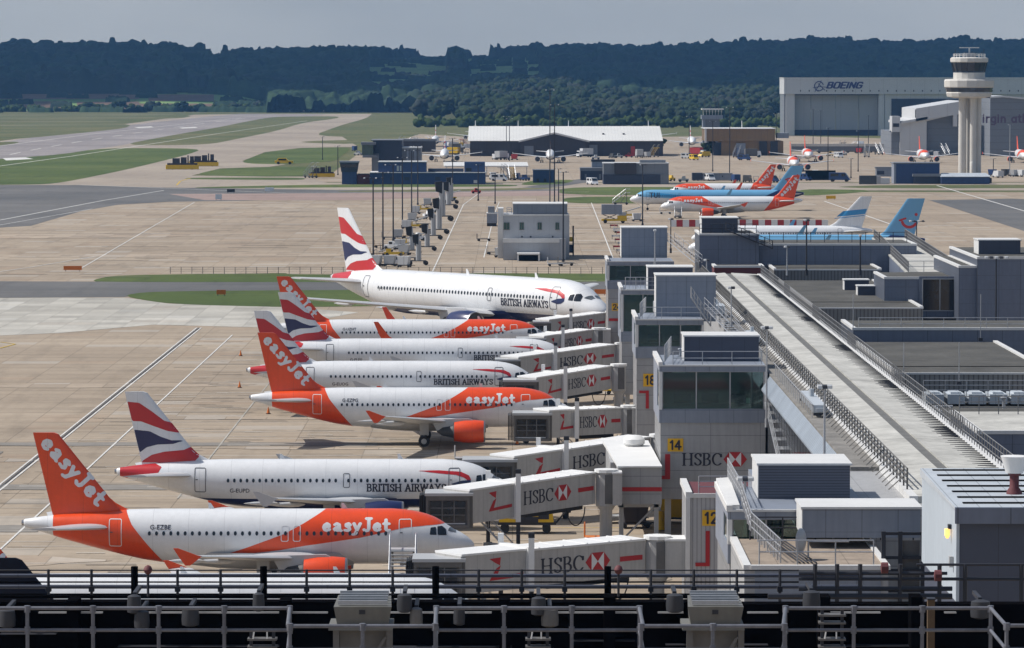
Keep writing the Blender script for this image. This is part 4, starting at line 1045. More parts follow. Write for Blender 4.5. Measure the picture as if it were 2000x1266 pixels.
# ------------------------------------------------------------------ jet bridges
JB = 'jet bridges along the pier'
def bridge(label, xa, xb, yb, xc, yc, ang, rotpx, xend=12.2, zb=5.8, txt=True, cabdark=False, posty=True):
    db = DZ(yb, zb); Xb = PX(xb, db, yb)
    t = math.tan(R(ang)); dc = db
    for _ in range(20): dc = db + (PX(xc, dc, yc) - Xb) * t
    Xc = PX(xc, dc, yc); zc_ = PZ(yc, dc); L = math.hypot(Xc - Xb, dc - db); ax = ((Xc - Xb) / L, (dc - db) / L); n = (ax[1], -ax[0])
    root = empty('jet_bridge', (Xb, db, 0), label, 'jet bridge', JB)
    sl = (zc_ - zb) / L; H_ = 2.75
    pt = lambda f, o=0: (Xb + ax[0] * f * L - n[0] * o, db + ax[1] * f * L - n[1] * o)
    zt = lambda f: zb + (zc_ - zb) * f
    def tun(q, f0, f1, off, w, zoff, roof):
        p, r_ = pt(f0, off + w / 2), pt(f1, off + w / 2)
        q.obox(p, r_, w, zt(f0) - H_ + zoff, zt(f0) - zoff - .14, 0, zt(f1) - H_ + zoff, zt(f1) - zoff - .14)
        q.obox(p, r_, w + .16, zt(f0) - zoff - .14, zt(f0) - zoff, 1, zt(f1) - zoff - .14, zt(f1) - zoff)
    mp = lambda u, v, o=-.02: (pt(u / L, o)[0], pt(u / L, o)[1], zt(u / L) - H_ + v)
    mats = [JETW, JETT, INK, REDS, WHITE]
    o1 = part(root, 'outer_tunnel', mats, lambda q: (tun(q, 0, .36, 0, 3.0, 0, 1),
        q.poly([mp(L * a, b_) for a, b_ in ((.17, .75), (.33, .86), (.33, 1.12), (.19, 1.0))], 3), q.poly([mp(L * a, b_) for a, b_ in ((.15, .75), (.17, .75), (.19, 1.0), (.21, 1.75), (.185, 1.55))], 3),
        q.poly([mp(L * a, b_) for a, b_ in ((.15, 2.25), (.21, 2.3), (.205, 1.75), (.18, 1.95))], 3)))
    def inner(q):
        tun(q, .36, 1.0, .12, 2.76, .08, 1)
        mq = lambda u, v: mp(u, v, .10)
        if txt: hsbc(q, mq, L * .43, .85, 1.05, L * .235, L * .135, 2, 3, 4)
        q.poly([mq(L * a, b_) for a, b_ in ((.86, 1.2), (.985, 1.2), (.985, 1.55), (.86, 1.55))], 3)
        for fz in (.42, .55, .68, .80, .92):                              # roof joints
            a_, b2 = pt(fz, .1), pt(fz, 2.9); q.obox(a_, b2, .12, zt(fz) - .08, zt(fz) - .03, 1)
    part(root, 'inner_tunnel', mats, inner)
    # collar with warning lamp where the tunnels slide
    def collar(q):
        p, r_ = pt(.345, 1.5), pt(.375, 1.5); q.obox(p, r_, 3.5, zt(.36) - H_ - .15, zt(.36) + .12, 0)
        for s_ in (-.3, 3.3): a_ = pt(.36, s_); q.box(a_[0] - .2, a_[0] + .2, a_[1] - .2, a_[1] + .2, 2.9, zt(.36) + .75, 0); 
        a_ = pt(.36, -.3); q.box(a_[0] - .22, a_[0] + .22, a_[1] - .22, a_[1] + .22, zt(.36) + .76, zt(.36) + 1.1, 1)
    part(root, 'lift_frame', [JETT, DSTEEL], collar)
    def bogie(q):
        for s_ in (-.3, 3.3): a_ = pt(.36, s_); q.box(a_[0] - .16, a_[0] + .16, a_[1] - .16, a_[1] + .16, .9, 2.89, 0)
        a_, b2 = pt(.36, -.6), pt(.36, 3.6); q.obox(a_, b2, .5, .55, .95, 0)
    bg_ = part(root, 'drive_bogie', [DSTEEL], bogie)
    for s_ in (-.2, 3.2):
        a_ = pt(.36, s_); q = MB(); q.lathe([(.2, -.28), (.5, -.25), (.52, 0), (.5, .25), (.2, .28)], a_[1], .52, 14, axis='x'); q.v = [(v_[0] + a_[0], v_[1], v_[2]) for v_ in q.v]; smooth_by_angle(q.build('wheel', BLACK, bg_), 50)
    # cab
    Xa = PX(xa, db, yb); cw = Xb - Xa; z0, z1 = zb - H_ - .3, zb - .3; y0 = db - .25; y1 = db + 3.1; d2 = .12
    def cab(q):
        q.box(Xa, Xb + .3, y0 + .3, y1, z0, z1 - .2, 0); q.box(Xa - .1, Xb + .35, y0 - .1, y1 + .05, z1 - .2, z1 + .02, 1)
        for x in (Xa + .0, Xb - .12): q.box(x, x + .18, y0, y0 + .3, z0, z1 - .2, 0)
        q.box(Xa + .18, Xb - .12, y0, y0 + .3, z1 - .55, z1 - .2, 0); q.box(Xa + .18, Xb - .12, y0, y0 + .3, z0, z0 + .25, 0)
        q.box(Xa + .18, Xb - .3, y0 + .2, y0 + .29, z0 + .3, z0 + .38, 2)
    cb = part(root, 'cab', [GUNM, AGREY, JETT], cab)
    xg0, xg1 = Xa + .3, Xb - .25
    nn = 3
    for i in range(nn):
        g0 = xg0 + (xg1 - xg0) * i / nn + .04; g1 = xg0 + (xg1 - xg0) * (i + 1) / nn - .04
        part(cb, 'cab_window', GLASSD, lambda q: q.box(g0, g1, y0 + .24, y0 + .28, z0 + .45, z1 - .65))
    part(cb, 'window_bars', GUNM2, lambda q: [q.box(xg0, xg1, y0 + .2, y0 + .24, zz_, zz_ + .05) for zz_ in (z0 + 1.0, z0 + 1.55)] + [q.box(xx_, xx_ + .06, y0 + .19, y0 + .235, z0 + .4, z1 - .6) for xx_ in (xg0 + (xg1 - xg0) / 3, xg0 + (xg1 - xg0) * 2 / 3)])
    def bellows(q):
        for i in range(4): q.box(Xa - .12 - .14 * i, Xa - .02 - .14 * i, y0 + .5 + .04 * i, y1 - .1, z0 + .05, z1 - .1 - .05 * i, 0)
    part(cb, 'canopy', BLACK, bellows)
    # service stairs beside the cab
    def steps(q):
        xs_ = Xb + .6; ys_ = db + 3.2
        for i in range(10): q.box(xs_ + .28 * i, xs_ + .28 * i + .25, ys_, ys_ + .8, 3.2 - .32 * i, 3.26 - .32 * i, 0)
        for yy in (ys_, ys_ + .8):
            q.tube((xs_, yy, 3.2), (xs_ + 2.9, yy, .1), .05, 5); q.tube((xs_, yy, 4.2), (xs_ + 2.9, yy, 1.1), .03, 5)
            for i in range(4): q.tube((xs_ + .9 * i, yy, 3.2 - i), (xs_ + .9 * i, yy, 4.2 - i), .025, 4)
    part(root, 'service_stairs', GALV, steps)
    # rotunda
    rw = rotpx * dc / FPX / 2; rc = (Xc + rw * .9, dc + rw * .6)
    part(root, 'rotunda', [JETT, GUNM, JETW], lambda q: (q.lathe([(rw, zc_ - H_ - .1, 2), (rw, zc_ - .15, 2), (rw + .12, zc_ - .15, 0), (rw + .12, zc_ + .1, 0), (.02, zc_ + .14, 0)], rc[0], rc[1], 10),
        q.box(rc[0] - .1, rc[0] + rw * .75, rc[1] - rw * 1.0 - .02, rc[1] - .3, zc_ - H_ + .1, zc_ - .3, 1)))
    part(root, 'support_column', JETW, lambda q: q.lathe([(.9, 0), (.9, .25), (.52, .3), (.52, zc_ - H_ - .5), (.8, zc_ - H_ - .1)], rc[0], rc[1], 14), smooth=True)
    if xend > rc[0] + rw:
        part(root, 'link_corridor', [JETW, JETT, REDS], lambda q: (q.box(rc[0] + rw * .6, xend + .3, rc[1] - 1.1, rc[1] + 1.4, zc_ - H_, zc_ - .2, 0), q.box(rc[0] + rw * .6 - .05, xend + .3, rc[1] - 1.2, rc[1] + 1.5, zc_ - .2, zc_ - .05, 1)))
    # hanging cable loop below the tunnel
    def loop(q):
        p0 = pt(.86, .4)
        prev = None
        for i in range(13):
            a_ = math.pi * i / 12; c_ = (p0[0] + .75 * math.cos(a_), p0[1], zt(.86) - H_ - 1.5 * math.sin(a_))
            if prev: q.tube(prev, c_, .05, 5)
            prev = c_
    part(root, 'cable_loop', BLACK, loop, smooth=True)
    def under(q):
        p, r_ = pt(.5, 1.5), pt(.95, 1.5); q.obox(p, r_, 1.2, zt(.5) - H_ - .35, zt(.5) - H_ - .02, 0, zt(.95) - H_ - .35, zt(.95) - H_ - .02)
    part(root, 'cable_tray', DSTEEL, under)
    return root
bridge('nearest white jet bridge with large HSBC lettering, just above the dark roof railings', 808, 900, 1083, 1262, 1050, 36, 50)
bridge('white jet bridge whose dark cab stands beside the nose of G-EZBE', 832, 916, 956, 1165, 920, 42, 42, xend=8.6)
bridge('white jet bridge behind the nose of G-EUPD, joining the wall marked 14', 905, 1003, 891, 1272, 851, 42, 40)
bridge('short jet bridge with pale windowed cab on an empty stand, before the nose of G-EZPG', 1003, 1072, 801, 1215, 794, 30, 26)
bridge('white jet bridge reaching the nose of G-EZPG from the block marked 18', 984, 1047, 737, 1195, 713, 42, 30)
bridge('white jet bridge reaching the nose of G-EUOG', 968, 1012, 697, 1203, 671, 42, 20)
bridge('short jet bridge partly hidden behind the nose of G-EUYJ', 1010, 1062, 656, 1158, 642, 38, 26)
bridge('farthest jet bridge with HSBC lettering, meeting the block marked 24', 1042, 1072, 624, 1184, 609, 36, 14, zb=5.6)
# corridor on legs between the bridge at G-EZBE and the wall marked 14
o = empty('link_building', (10.4, 341, 0), 'grey box on legs with red stripe and white roof, left of the number 14 wall', 'link building')
X0_, X1_ = PX(1207, 340, 912), PX(1293, 340, 912) - .02; Z1_ = PZ(913, 340); Z0_ = PZ(985, 340)
part(o, 'wall', [PANEL, REDS], lambda q: (q.box(X0_, X1_, 340, 344.9, Z0_, Z1_, 0), q.box(X0_ - .01, X1_ + .01, 339.96, 340, Z1_ - 1.95, Z1_ - 1.62, 1)))
part(o, 'wall', PANEL, lambda q: q.box(X0_ - .5, X1_ - .3, 344.9, 362, Z0_, Z1_ - .05))
part(o, 'roof', JETT, lambda q: q.hexa([(X0_ - .05, 339.8, Z1_), (X1_ + .02, 339.8, Z1_), (X1_ - .4, 362, Z1_), (X0_ - .75, 362, Z1_)], [(X0_ - .05, 339.8, Z1_ + .12), (X1_ + .02, 339.8, Z1_ + .12), (X1_ - .4, 362, Z1_ + .3), (X0_ - .75, 362, Z1_ + .3)]))
part(o, 'roof_vent', JETT, lambda q: q.lathe([(.75, Z1_ + .3), (.95, Z1_ + .5), (.95, Z1_ + .85), (.6, Z1_ + 1.15), (.1, Z1_ + 1.2)], 10.4, 357, 12), smooth=True)
for x in (X0_ + .3, X1_ - .4):
    part(o, 'leg', AGREY, lambda q: q.box(x - .18, x + .18, 341, 341.4, 0, Z0_))
part(o, 'brace', AGREY, lambda q: (q.tube((X0_ + .3, 341.2, .4), (X1_ - .4, 341.2, Z0_ - .2), .08, 6), q.box(X0_, X1_, 341, 341.4, Z0_ - .35, Z0_ - .05)))

# ------------------------------------------------------------------ the pier
PR = empty('pier_building', (25, 225, 0), 'long pier building with a pale roof running away between two railings', 'building')
ROOFZ = 14.0
part(PR, 'wall', PANEL, lambda q: q.box(21.2, 30.6, 262, 516, 3.4, ROOFZ - .4))
part(PR, 'wall', PANEL, lambda q: q.box(20.4, 30.6, 240, 262, 3.4, ROOFZ - .4))
part(PR, 'eaves', TRIM, lambda q: (q.box(23.0, 23.5, 242, 516, ROOFZ - .39, ROOFZ + .02), q.box(30.15, 30.75, 242, 516, ROOFZ - .39, ROOFZ + .06)))
part(PR, 'roof', ROOFL, lambda q: (q.hexa([(23.5, 242, ROOFZ - .39), (26.2, 242, ROOFZ - .39), (26.2, 516, ROOFZ - .39), (23.5, 516, ROOFZ - .39)], [(23.5, 242, ROOFZ), (26.2, 242, ROOFZ + .18), (26.2, 516, ROOFZ + .18), (23.5, 516, ROOFZ)]),
    q.hexa([(26.95, 242, ROOFZ - .39), (30.15, 242, ROOFZ - .39), (30.15, 516, ROOFZ - .39), (26.95, 516, ROOFZ - .39)], [(26.95, 242, ROOFZ + .18), (30.15, 242, ROOFZ), (30.15, 516, ROOFZ), (26.95, 516, ROOFZ + .18)])))
part(PR, 'roof_groove', GUTTER, lambda q: (q.box(26.2, 26.95, 242, 516, ROOFZ - .39, ROOFZ + .06)))
part(PR, 'side_gutter', ROOFG, lambda q: q.box(21.2, 23.0, 262, 516, ROOFZ - .4, ROOFZ - .15))
part(PR, 'side_roof', SIDER, lambda q: q.hexa([(20.5, 263, ROOFZ - 1.5), (21.18, 263, ROOFZ - 1.5), (21.18, 344, ROOFZ - 1.5), (20.5, 344, ROOFZ - 1.5)], [(20.5, 263, ROOFZ - 1.35), (21.18, 263, ROOFZ - .3), (21.18, 344, ROOFZ - .3), (20.5, 344, ROOFZ - 1.35)]))
def side_glass(q):
    for i in range(26): y = 266 + 3 * i; q.box(21.0, 21.18, y, y + 2.7, 7.5, ROOFZ - 1.7)
part(PR, 'side_window', GLASSD, side_glass)
part(PR, 'ground_column', AGREY, lambda q: [q.box(20.8, 21.3, y, y + .5, 0, 3.4) for y in range(265, 515, 12)])
for k, nm in enumerate(('nearest', 'second', 'third', 'fourth', 'fifth', 'farthest')):
    y0 = 246 + 44.5 * k; y1 = min(516, y0 + 44.5)
    railing('lattice railing on the left edge of the pale pier roof, %s length' % nm, [(23.25, y0, ROOFZ), (23.25, y1, ROOFZ)], 1.25, 2.2, .05, GUNM, 3, 0, 'railing lengths along the left roof edge', stay=-1.1)
    railing('double railing on the right edge of the pale pier roof, %s length' % nm, [(30.45, y0 - 8, ROOFZ + .06), (30.45, y1, ROOFZ + .06)], 1.25, 1.5, .032, GUNM2, 3, 0, 'railing lengths along the right roof edge')
    b = MB()
    for i in range(int((y1 - y0 + 8) / 1.5)): b.box(29.0 - .5 * ((i * 7) % 3) / 3, 30.14, y0 - 8 + 1.5 * i, y0 - 8 + 1.5 * i + .07, ROOFZ - .02 + .0, ROOFZ + .09)
    tag(b.build('roof_brackets', DSTEEL), 'row of dark brackets reaching in from the right roof edge, %s stretch' % nm, 'roof brackets', 'bracket rows on the pier roof')

def see_through(name, tint, refl):
    m = bpy.data.materials.new(name); m.use_nodes = True; t = NT(m); t.n.clear()
    out = t.n.new('ShaderNodeOutputMaterial'); tr = t.node('ShaderNodeBsdfTransparent', {'Color': c4(tint)}); gl = t.node('ShaderNodeBsdfGlossy', {'Color': (.8, .9, .9, 1), 'Roughness': .05})
    fr = t.node('ShaderNodeFresnel', {'IOR': 1.5}).outputs[0]; f = t.math('ADD', t.math('MULTIPLY', fr, 1.0), refl)
    ms = t.n.new('ShaderNodeMixShader'); t.l.new(f, ms.inputs[0]); t.l.new(tr.outputs[0], ms.inputs[1]); t.l.new(gl.outputs[0], ms.inputs[2]); t.l.new(ms.outputs[0], out.inputs[0]); return m
GLASST = see_through('room_glass', (.55, .78, .72), .10)
def pane_row(root, x0, x1, n, y, z0, z1, mat, frame=AGREY):
    wd = (x1 - x0) / n
    for i in range(n):
        wn = part(root, 'window', mat, lambda q: q.box(x0 + wd * i + .07, x0 + wd * (i + 1) - .07, y - .03, y, z0 + .06, z1 - .06))
    part(root, 'window_frame', frame, lambda q: [q.box(x0 + wd * i - .05, x0 + wd * i + .05, y - .09, y, z0, z1) for i in range(n + 1)] + [q.box(x0 - .05, x1 + .05, y - .08, y - .001, z - .05, z + .05) for z in (z0, z1)])
def gate_block(label, d, x0, x1, depth, zt, zg, z0, npane, sgn=None, hs=False, name='gate_block'):
    o = empty(name, (x0, d, 0), label, 'building block', 'gate blocks on the left of the pier')
    part(o, 'wall', PANEL, lambda q: q.box(x0, x1, d, d + depth, z0, zg - 1.1))
    part(o, 'wall', CLADL, lambda q: (q.box(x0 - .12, x1 + .06, d - .12, d + depth, zg - 1.1, zg), q.box(x0 - .12, x1 + .06, d + 6, d + depth, zg, zt - .45), q.box(x1 - .1, x1 + .06, d + .3, d + 6, zg, zt - .45), q.box(x0 - .12, x0 + .0, d + .3, d + 1.2, zg, zt - .45), q.box(x0 - .12, x0 + .0, d + 4.6, d + 6, zg, zt - .45), q.box(x0 - .12, x1 + .06, d - .12, d + depth, zt - .45, zt)))
    part(o, 'corner_post', TRIM, lambda q: (q.box(x0 - .14, x0 + .12, d - .14, d + .3, zg, zt - .45), q.box(x1 - .1, x1 + .08, d - .14, d + .3, zg, zt - .45)))
    pane_row(o, x0 + .16, x1 - .14, npane, d + .25, zg, zt - .45, GLASST)
    part(o, 'side_window', GLASST, lambda q: q.box(x0 - .08, x0 - .05, d + 1.2, d + 4.6, zg, zt - .45))
    part(o, 'room_lining', GREYLIN, lambda q: (q.box(x0 + .02, x1 - .12, d + 5.8, d + 5.95, zg, zt - .46), q.box(x0 + .02, x1 - .12, d + .4, d + 5.7, zg + .005, zg + .05)))
    for i in range(3): part(o, 'bench', [BLUED2], lambda q: (q.box(x0 + 1.2 + 2.3 * i, x0 + 2.6 + 2.3 * i, d + 2.2, d + 2.8, zg + .35, zg + .5), q.box(x0 + 1.2 + 2.3 * i, x0 + 2.6 + 2.3 * i, d + 2.8, d + 2.9, zg + .35, zg + 1.1)))
    part(o, 'notice', JETT, lambda q: q.box(x1 - 1.6, x1 - 1.25, d + .30, d + .32, zg + .5, zg + .95))
    part(o, 'ceiling_light', JETT, lambda q: (q.box(x0 + 1.0, x0 + 2.1, d + 1.8, d + 2.3, zt - .7, zt - .62), q.box(x0 + (x1 - x0) * .55, x0 + (x1 - x0) * .55 + 1.1, d + 2.8, d + 3.3, zt - .7, zt - .62)))
    part(o, 'parapet', TRIM, lambda q: (q.box(x0 - .2, x0 + .15, d - .2, d + depth, zt, zt + .35), q.box(x0 + .15, x1 + .06, d - .2, d + .0, zt, zt + .12)))
    part(o, 'leg', AGREY, lambda q: q.box(x0 + .4, x0 + .9, d + .6, d + 1.1, 0, z0))
    part(o, 'leg', AGREY, lambda q: q.box(x1 - 1.2, x1 - .7, d + .6, d + 1.1, 0, z0))
    return o
zpx = lambda y, d: PZ(y, d)
B14 = gate_block('wide grey gate block with three green tinted windows, marked 14 and HSBC', 345, 12.25, 20.9, 14, 14.45, zpx(800, 345), zpx(975, 345), 3)
sign(B14, '14', (PX(1305, 345), zpx(882, 345)), 1.28, 1.08, 345)
part(B14, 'lettering', [INK, REDS, WHITE], lambda q: (hsbc(q, wall_map((0, 344.95, 0), (1, 0, 0)), PX(1334, 345), zpx(909, 345), 1.0, 3.3, 1.95, 0, 1, 2),
    q.box(PX(1300, 345), PX(1310, 345), 344.93, 344.99, zpx(936, 345), zpx(887, 345), 1), q.box(12.2, PX(1300, 345), 344.93, 344.99, zpx(936, 345), zpx(929, 345), 1)))
B18 = gate_block('gate block marked 18 with dark windows, just left of the wide windowed one', 408, 12.15, 18.6, 12, 14.6, zpx(678, 408), 3.0, 3)
sign(B18, '18', (PX(1257, 408), zpx(755, 408)), 1.35, 1.25, 408)
part(B18, 'red_mark', [REDS], lambda q: (q.box(PX(1247, 408) + .1, PX(1268, 408), 407.93, 407.99, zpx(768, 408), zpx(763, 408), 0), q.box(PX(1262, 408), PX(1268, 408), 407.93, 407.985, zpx(798, 408), zpx(768, 408), 0)))
B22 = gate_block('gate block with green glass between the ones marked 18 and 24', 465, 12.2, 19, 12, 14.6, 10.0, 3.0, 3)
B24 = gate_block('farthest gate block, marked 24, with wide dark window', 532, 12.2, 20.5, 12, 14.8, zpx(548, 532), .2, 3)
sign(B24, '24', (PX(1195, 532), zpx(607, 532)), 1.3, .95, 532)
part(B24, 'red_mark', [REDS], lambda q: q.box(12.3, 14.2, 531.93, 531.99, zpx(627, 532), zpx(622, 532), 0))
# block 12 and its low annexe
o = empty('stair_block', (12.2, 290, 0), 'narrow corrugated block carrying the yellow number 12 and a red corner mark', 'building block')
part(o, 'wall', CORR, lambda q: q.box(12.2, 20.3, 290, 300, 0, 9.1))
part(o, 'roof_edge', TRIM, lambda q: (q.box(12.05, 12.5, 289.9, 300, 9.1, 9.5), q.box(12.5, 20.3, 289.9, 290.1, 9.1, 9.4), q.box(12.05, 12.35, 289.85, 290.0, 1.0, 9.1)))
part(o, 'roof', MAROON, lambda q: q.box(12.5, 20.3, 290.1, 300, 9.1, 9.25))
sign(o, '12', (PX(1373, 290), zpx(1027, 290)), 1.25, 1.1, 290)
part(o, 'red_mark', [REDS], lambda q: (q.box(PX(1380, 290), PX(1388, 290), 289.93, 289.99, zpx(1106, 290), zpx(1037, 290)), q.box(PX(1360, 290), PX(1380, 290), 289.93, 289.99, zpx(1106, 290), zpx(1099, 290))))
railing('small railing on top of the corrugated block marked 12', [(13.0, 291, 9.4), (17.5, 291, 9.4)], 1.1, 1.5, .035, GALV, 3)
B12 = gate_block('nearest gate block with sloped white parapet above the brown terrace', 236, 12.3, 20.2, 14, 13.75, 11.9, .2, 4)
part(B12, 'rear_roof', CLADL, lambda q: q.box(14.8, 20.3, 250.05, 262, 0, 13.7))
part(B12, 'sloped_parapet', TRIM, lambda q: q.hexa([(12.15, 236, 13.76), (12.85, 236, 13.76), (13.0, 250, 13.9), (12.2, 250, 13.9)], [(12.15, 236, 14.11), (12.85, 236, 14.13), (13.0, 250, 14.35), (12.2, 250, 14.3)]))
o = empty('terrace', (12.3, 222, 0), 'low weathered brown roof terrace in front of the nearest gate block', 'terrace')
part(o, 'wall', PANEL, lambda q: q.box(12.35, 20.0, 222, 235.85, 0, 12.1))
part(o, 'wall', CLADL, lambda q: q.box(12.9, 19.6, 221.9, 222, 9, 12.08))
part(o, 'roof', ROOFB, lambda q: q.box(12.6, 19.8, 222.2, 235.85, 12.1, 12.22))
part(o, 'parapet', TRIM, lambda q: (q.box(12.3, 12.7, 221.9, 235.85, 12.1, 12.35), q.box(12.7, 20.1, 221.8, 222.2, 12.1, 12.34), q.box(19.8, 20.1, 222.2, 235.85, 12.1, 12.34)))
part(o, 'roof_cable', DSTEEL, lambda q: [q.tube((14.3 + .22 * i, 235, 12.3), (15.4 + .22 * i, 223.5, 12.3), .05, 4) for i in range(5)])
railing('railing along the front edge of the brown terrace', [(13.2, 223, 12.3), (19.3, 223, 12.3)], 1.25, 2.1, .035, GALV, 2)
railing('railing across the back of the brown terrace, in front of the long white unit', [(13.4, 235.3, 12.3), (22.6, 235.3, 12.3)], 1.2, 1.9, .04, DSTEEL, 2)
railing('slanting lattice railing at the left of the brown terrace', [(13.0, 236.5, 14.1), (13.3, 232, 12.9), (14.4, 224, 12.3)], 1.2, .9, .035, GALV, 3, .45)
railing('lattice railing on the sloped parapet of the nearest gate block', [(12.9, 250, 14.4), (13.2, 238, 13.9)], 1.1, 1.2, .035, GALV, 3, .4)
o = empty('satellite_dish', (15.75, 225.5, 12.3), 'round grey satellite dish standing on the brown terrace', 'satellite dish')
part(o, 'dish', AGREY, lambda q: (q.lathe([(.02, 0), (.3, -.03), (.6, -.14), (.66, -.2), (.6, -.1), (.3, .03), (.02, .05)], 0, 0, 24), setattr(q, 'v', [(15.75 + v_[2] * 1.0 + v_[0] * .45, 225.5 + v_[0] * .9, 13.25 + v_[1] * 1.05) for v_ in q.v])), smooth=True)
part(o, 'mount', GALV, lambda q: (q.tube((16.0, 225.6, 12.3), (16.0, 225.6, 13.3), .05, 6), q.tube((16.0, 225.6, 13.2), (18.2, 225.6, 13.2), .04, 6)))

RU = 'rooftop plant boxes'
def unit(label, d, xa, xb, ytop, ybot, depth, mat, top=TRIM, name='rooftop_unit', edge=True, d_by=None):
    X0, X1 = PX(xa, d, ybot), PX(xb, d, ybot); Z0, Z1 = PZ(ybot, d), PZ(ytop, d)
    o = empty(name, ((X0 + X1) / 2, d, Z0), label, 'plant box', RU)
    part(o, 'casing', mat, lambda q: q.box(X0, X1, d, d + depth, Z0 - .3, Z1 - .12))
    part(o, 'side_panel', TRIM, lambda q: q.box(X0 - .05, X0 - .003, d + .05, d + depth - .05, Z0 - .2, Z1 - .12))
    part(o, 'roof', top, lambda q: q.box(X0 - .12, X1 + .12, d - .1, d + depth + .1, Z1 - .12, Z1))
    return o
unit('pale blue box on the gate block marked 18, the tallest of the row', 414, 1282, 1398, 537, 622, 5, CLADL)
unit('dark blue box on the roof of the wide gate block marked 14', 351, 1337, 1482, 655, 712, 5, CLADD)
unit('dark grey box half hidden behind the tall pale blue one', 466, 1266, 1353, 521, 575, 5, CLADD)
unit('grey box on the farthest gate block', 545, 1214, 1303, 444, 500, 6, CLADL)
unit('louvred grey box left of the long white one, near the lamp post', 243, 1482, 1660, 905, 972, 6.0, LOUV)
unit('long white roofed box with pale blue front, behind the brown terrace', 231, 1568, 1797, 990, 1040, 4.6, CLADL)
unit('left dark box on the felt roof, the farther of two', 500, 1650, 1697, 546, 564, 2.6, CLADD)
unit('right dark box on the felt roof, the nearer of two', 488, 1676, 1725, 558, 583, 2.6, CLADD)
unit('dark blue box on top of the blue grey block under the striped barriers', 545, 1371, 1441, 425, 458, 6, CLADD)
unit('dark blue box on the tall block at the right edge', 480, 1912, 1993, 468, 502, 5, CLADD)

def block(label, d, xa, xb, ytop, ybot, depth, mat, trim=TRIM, name='terminal_block', roofm=None, cat='building block', X=None):
    X0, X1 = X if X else (PX(xa, d, ybot), PX(xb, d, ybot)); Z0, Z1 = PZ(ybot, d), PZ(ytop, d)
    o = empty(name, (X0, d, 0), label, cat)
    part(o, 'wall', mat, lambda q: q.box(X0, X1, d, d + depth, 0, Z1 - .25))
    part(o, 'coping', trim, lambda q: (q.box(X0 - .06, X1 + .06, d - .08, d + .35, Z1 - .25, Z1), q.box(X0 - .06, X0 + .35, d + .35, d + depth, Z1 - .25, Z1), q.box(X1 - .35, X1 + .06, d + .35, d + depth, Z1 - .25, Z1)))
    part(o, 'roof', roofm or ROOFD, lambda q: q.box(X0 + .35, X1 - .35, d + .35, d + depth, Z1 - .25, Z1 - .12))
    return o, X0, X1, Z0, Z1
def felt_roof(label, d0, d1, zt, X0, X1, zb):
    o = empty('flat_roofed_block', (X0, d0, 0), label, 'building block')
    part(o, 'wall', RIBB, lambda q: q.box(X0, X1, d0, d1, 0, zt - .3))
    part(o, 'roof', ROOFD, lambda q: q.box(X0 + .3, X1 - .3, d0 + .25, d1, zt - .3, zt - .16))
    part(o, 'roof_seam', TARBLK, lambda q: q.box(X0 + .3, X1 - .3, d0 + (d1 - d0) * .18, d0 + (d1 - d0) * .18 + .3, zt - .16, zt - .12))
    part(o, 'coping', TRIM, lambda q: (q.box(X0 - .05, X1 + .05, d0 - .06, d0 + .2, zt - .3, zt - .14), q.box(X1 - .35, X1 + .05, d0 + .2, d1, zt - .3, zt + .0), q.box(X0 - .05, X0 + .28, d0 + .2, d1, zt - .3, zt - .02)))
    return o
felt_roof('dark felt roof with two plant boxes and ribbed wall, middle right', 462, 524, 13.0, 33.3, 45.3, 9.0)
felt_roof('nearest dark felt roof with ribbed grey wall, right of the pale roof', 360, 402, 13.0, 32.9, 46.5, 8.5)
felt_roof('farthest small felt roof edged in white behind the first', 528, 545, 14.2, 33.0, 46.5, 9)
block('long blue grey parapet wall with railing between the two felt roofs', 404, 1665, 2080, 640, 740, 14, CLAD)
railing('railing along the blue grey parapet between the felt roofs', [(33.5, 405, 13.8), (52, 405, 13.8)], 1.2, 2.0, .03, GALV, 2)
block('tall blue grey block at the right edge under the dark roof box', 470, 1908, 2120, 502, 660, 30, CLAD)
block('slightly lower blue grey shoulder left of the tall right edge block', 470.5, 1872, 1907, 519, 660, 28, CLAD)
block('blue grey recessed block left of the tall right one', 476, 1727, 1871, 541, 660, 14, CLAD)
o = empty('glazed_bay', (47, 475.8, 9), 'large dark double window in the recessed blue grey block', 'window bay')
pane_row(o, PX(1803, 475, 570), PX(1871, 475, 570), 2, 475.7, PZ(607, 475.7), PZ(545, 475.7), GLASSD)
part(o, 'surround', CLAD, lambda q: q.box(PX(1795, 475.9, 570), PX(1905, 475.9, 570), 475.72, 475.98, PZ(640, 475.9), PZ(540, 475.9)))
part(o, 'balcony', DSTEEL, lambda q: q.box(PX(1800, 475, 570), PX(1900, 475, 570), 473, 475.7, PZ(628, 475), PZ(620, 475)))
block('blue grey block with stepped top below the parked airliners, left part', 540, 1366, 1482, 456, 560, 14, CLAD)
block('long low blue grey wall below the parked light blue airliner', 541, 1482, 1790, 476, 560, 16, CLAD)
block('short reddish end wall at the far end of the pale roof', 520, 1395, 1492, 519, 545, 6, MAROON)
block('lower annexe with pale flat roof in front of the nearest felt roof, right edge', 290, 1908, 2140, 841, 1000, 18, CLAD, roofm=ROOFL)
railing('railing behind the lower annexe at the right edge', [(34, 346, 12.0), (50, 346, 12.0)], 1.2, 1.8, .03, GALV, 3)
block('low service roof between the pale pier roof and the lower annexe', 309, 1840, 2160, 868, 940, 50, GREYB)
railing('railing on the lower annexe roof at the right edge', [(32.6, 305, 13.8), (44, 305, 13.8)], 1.2, 1.5, .035, GUNM2, 3, 0)
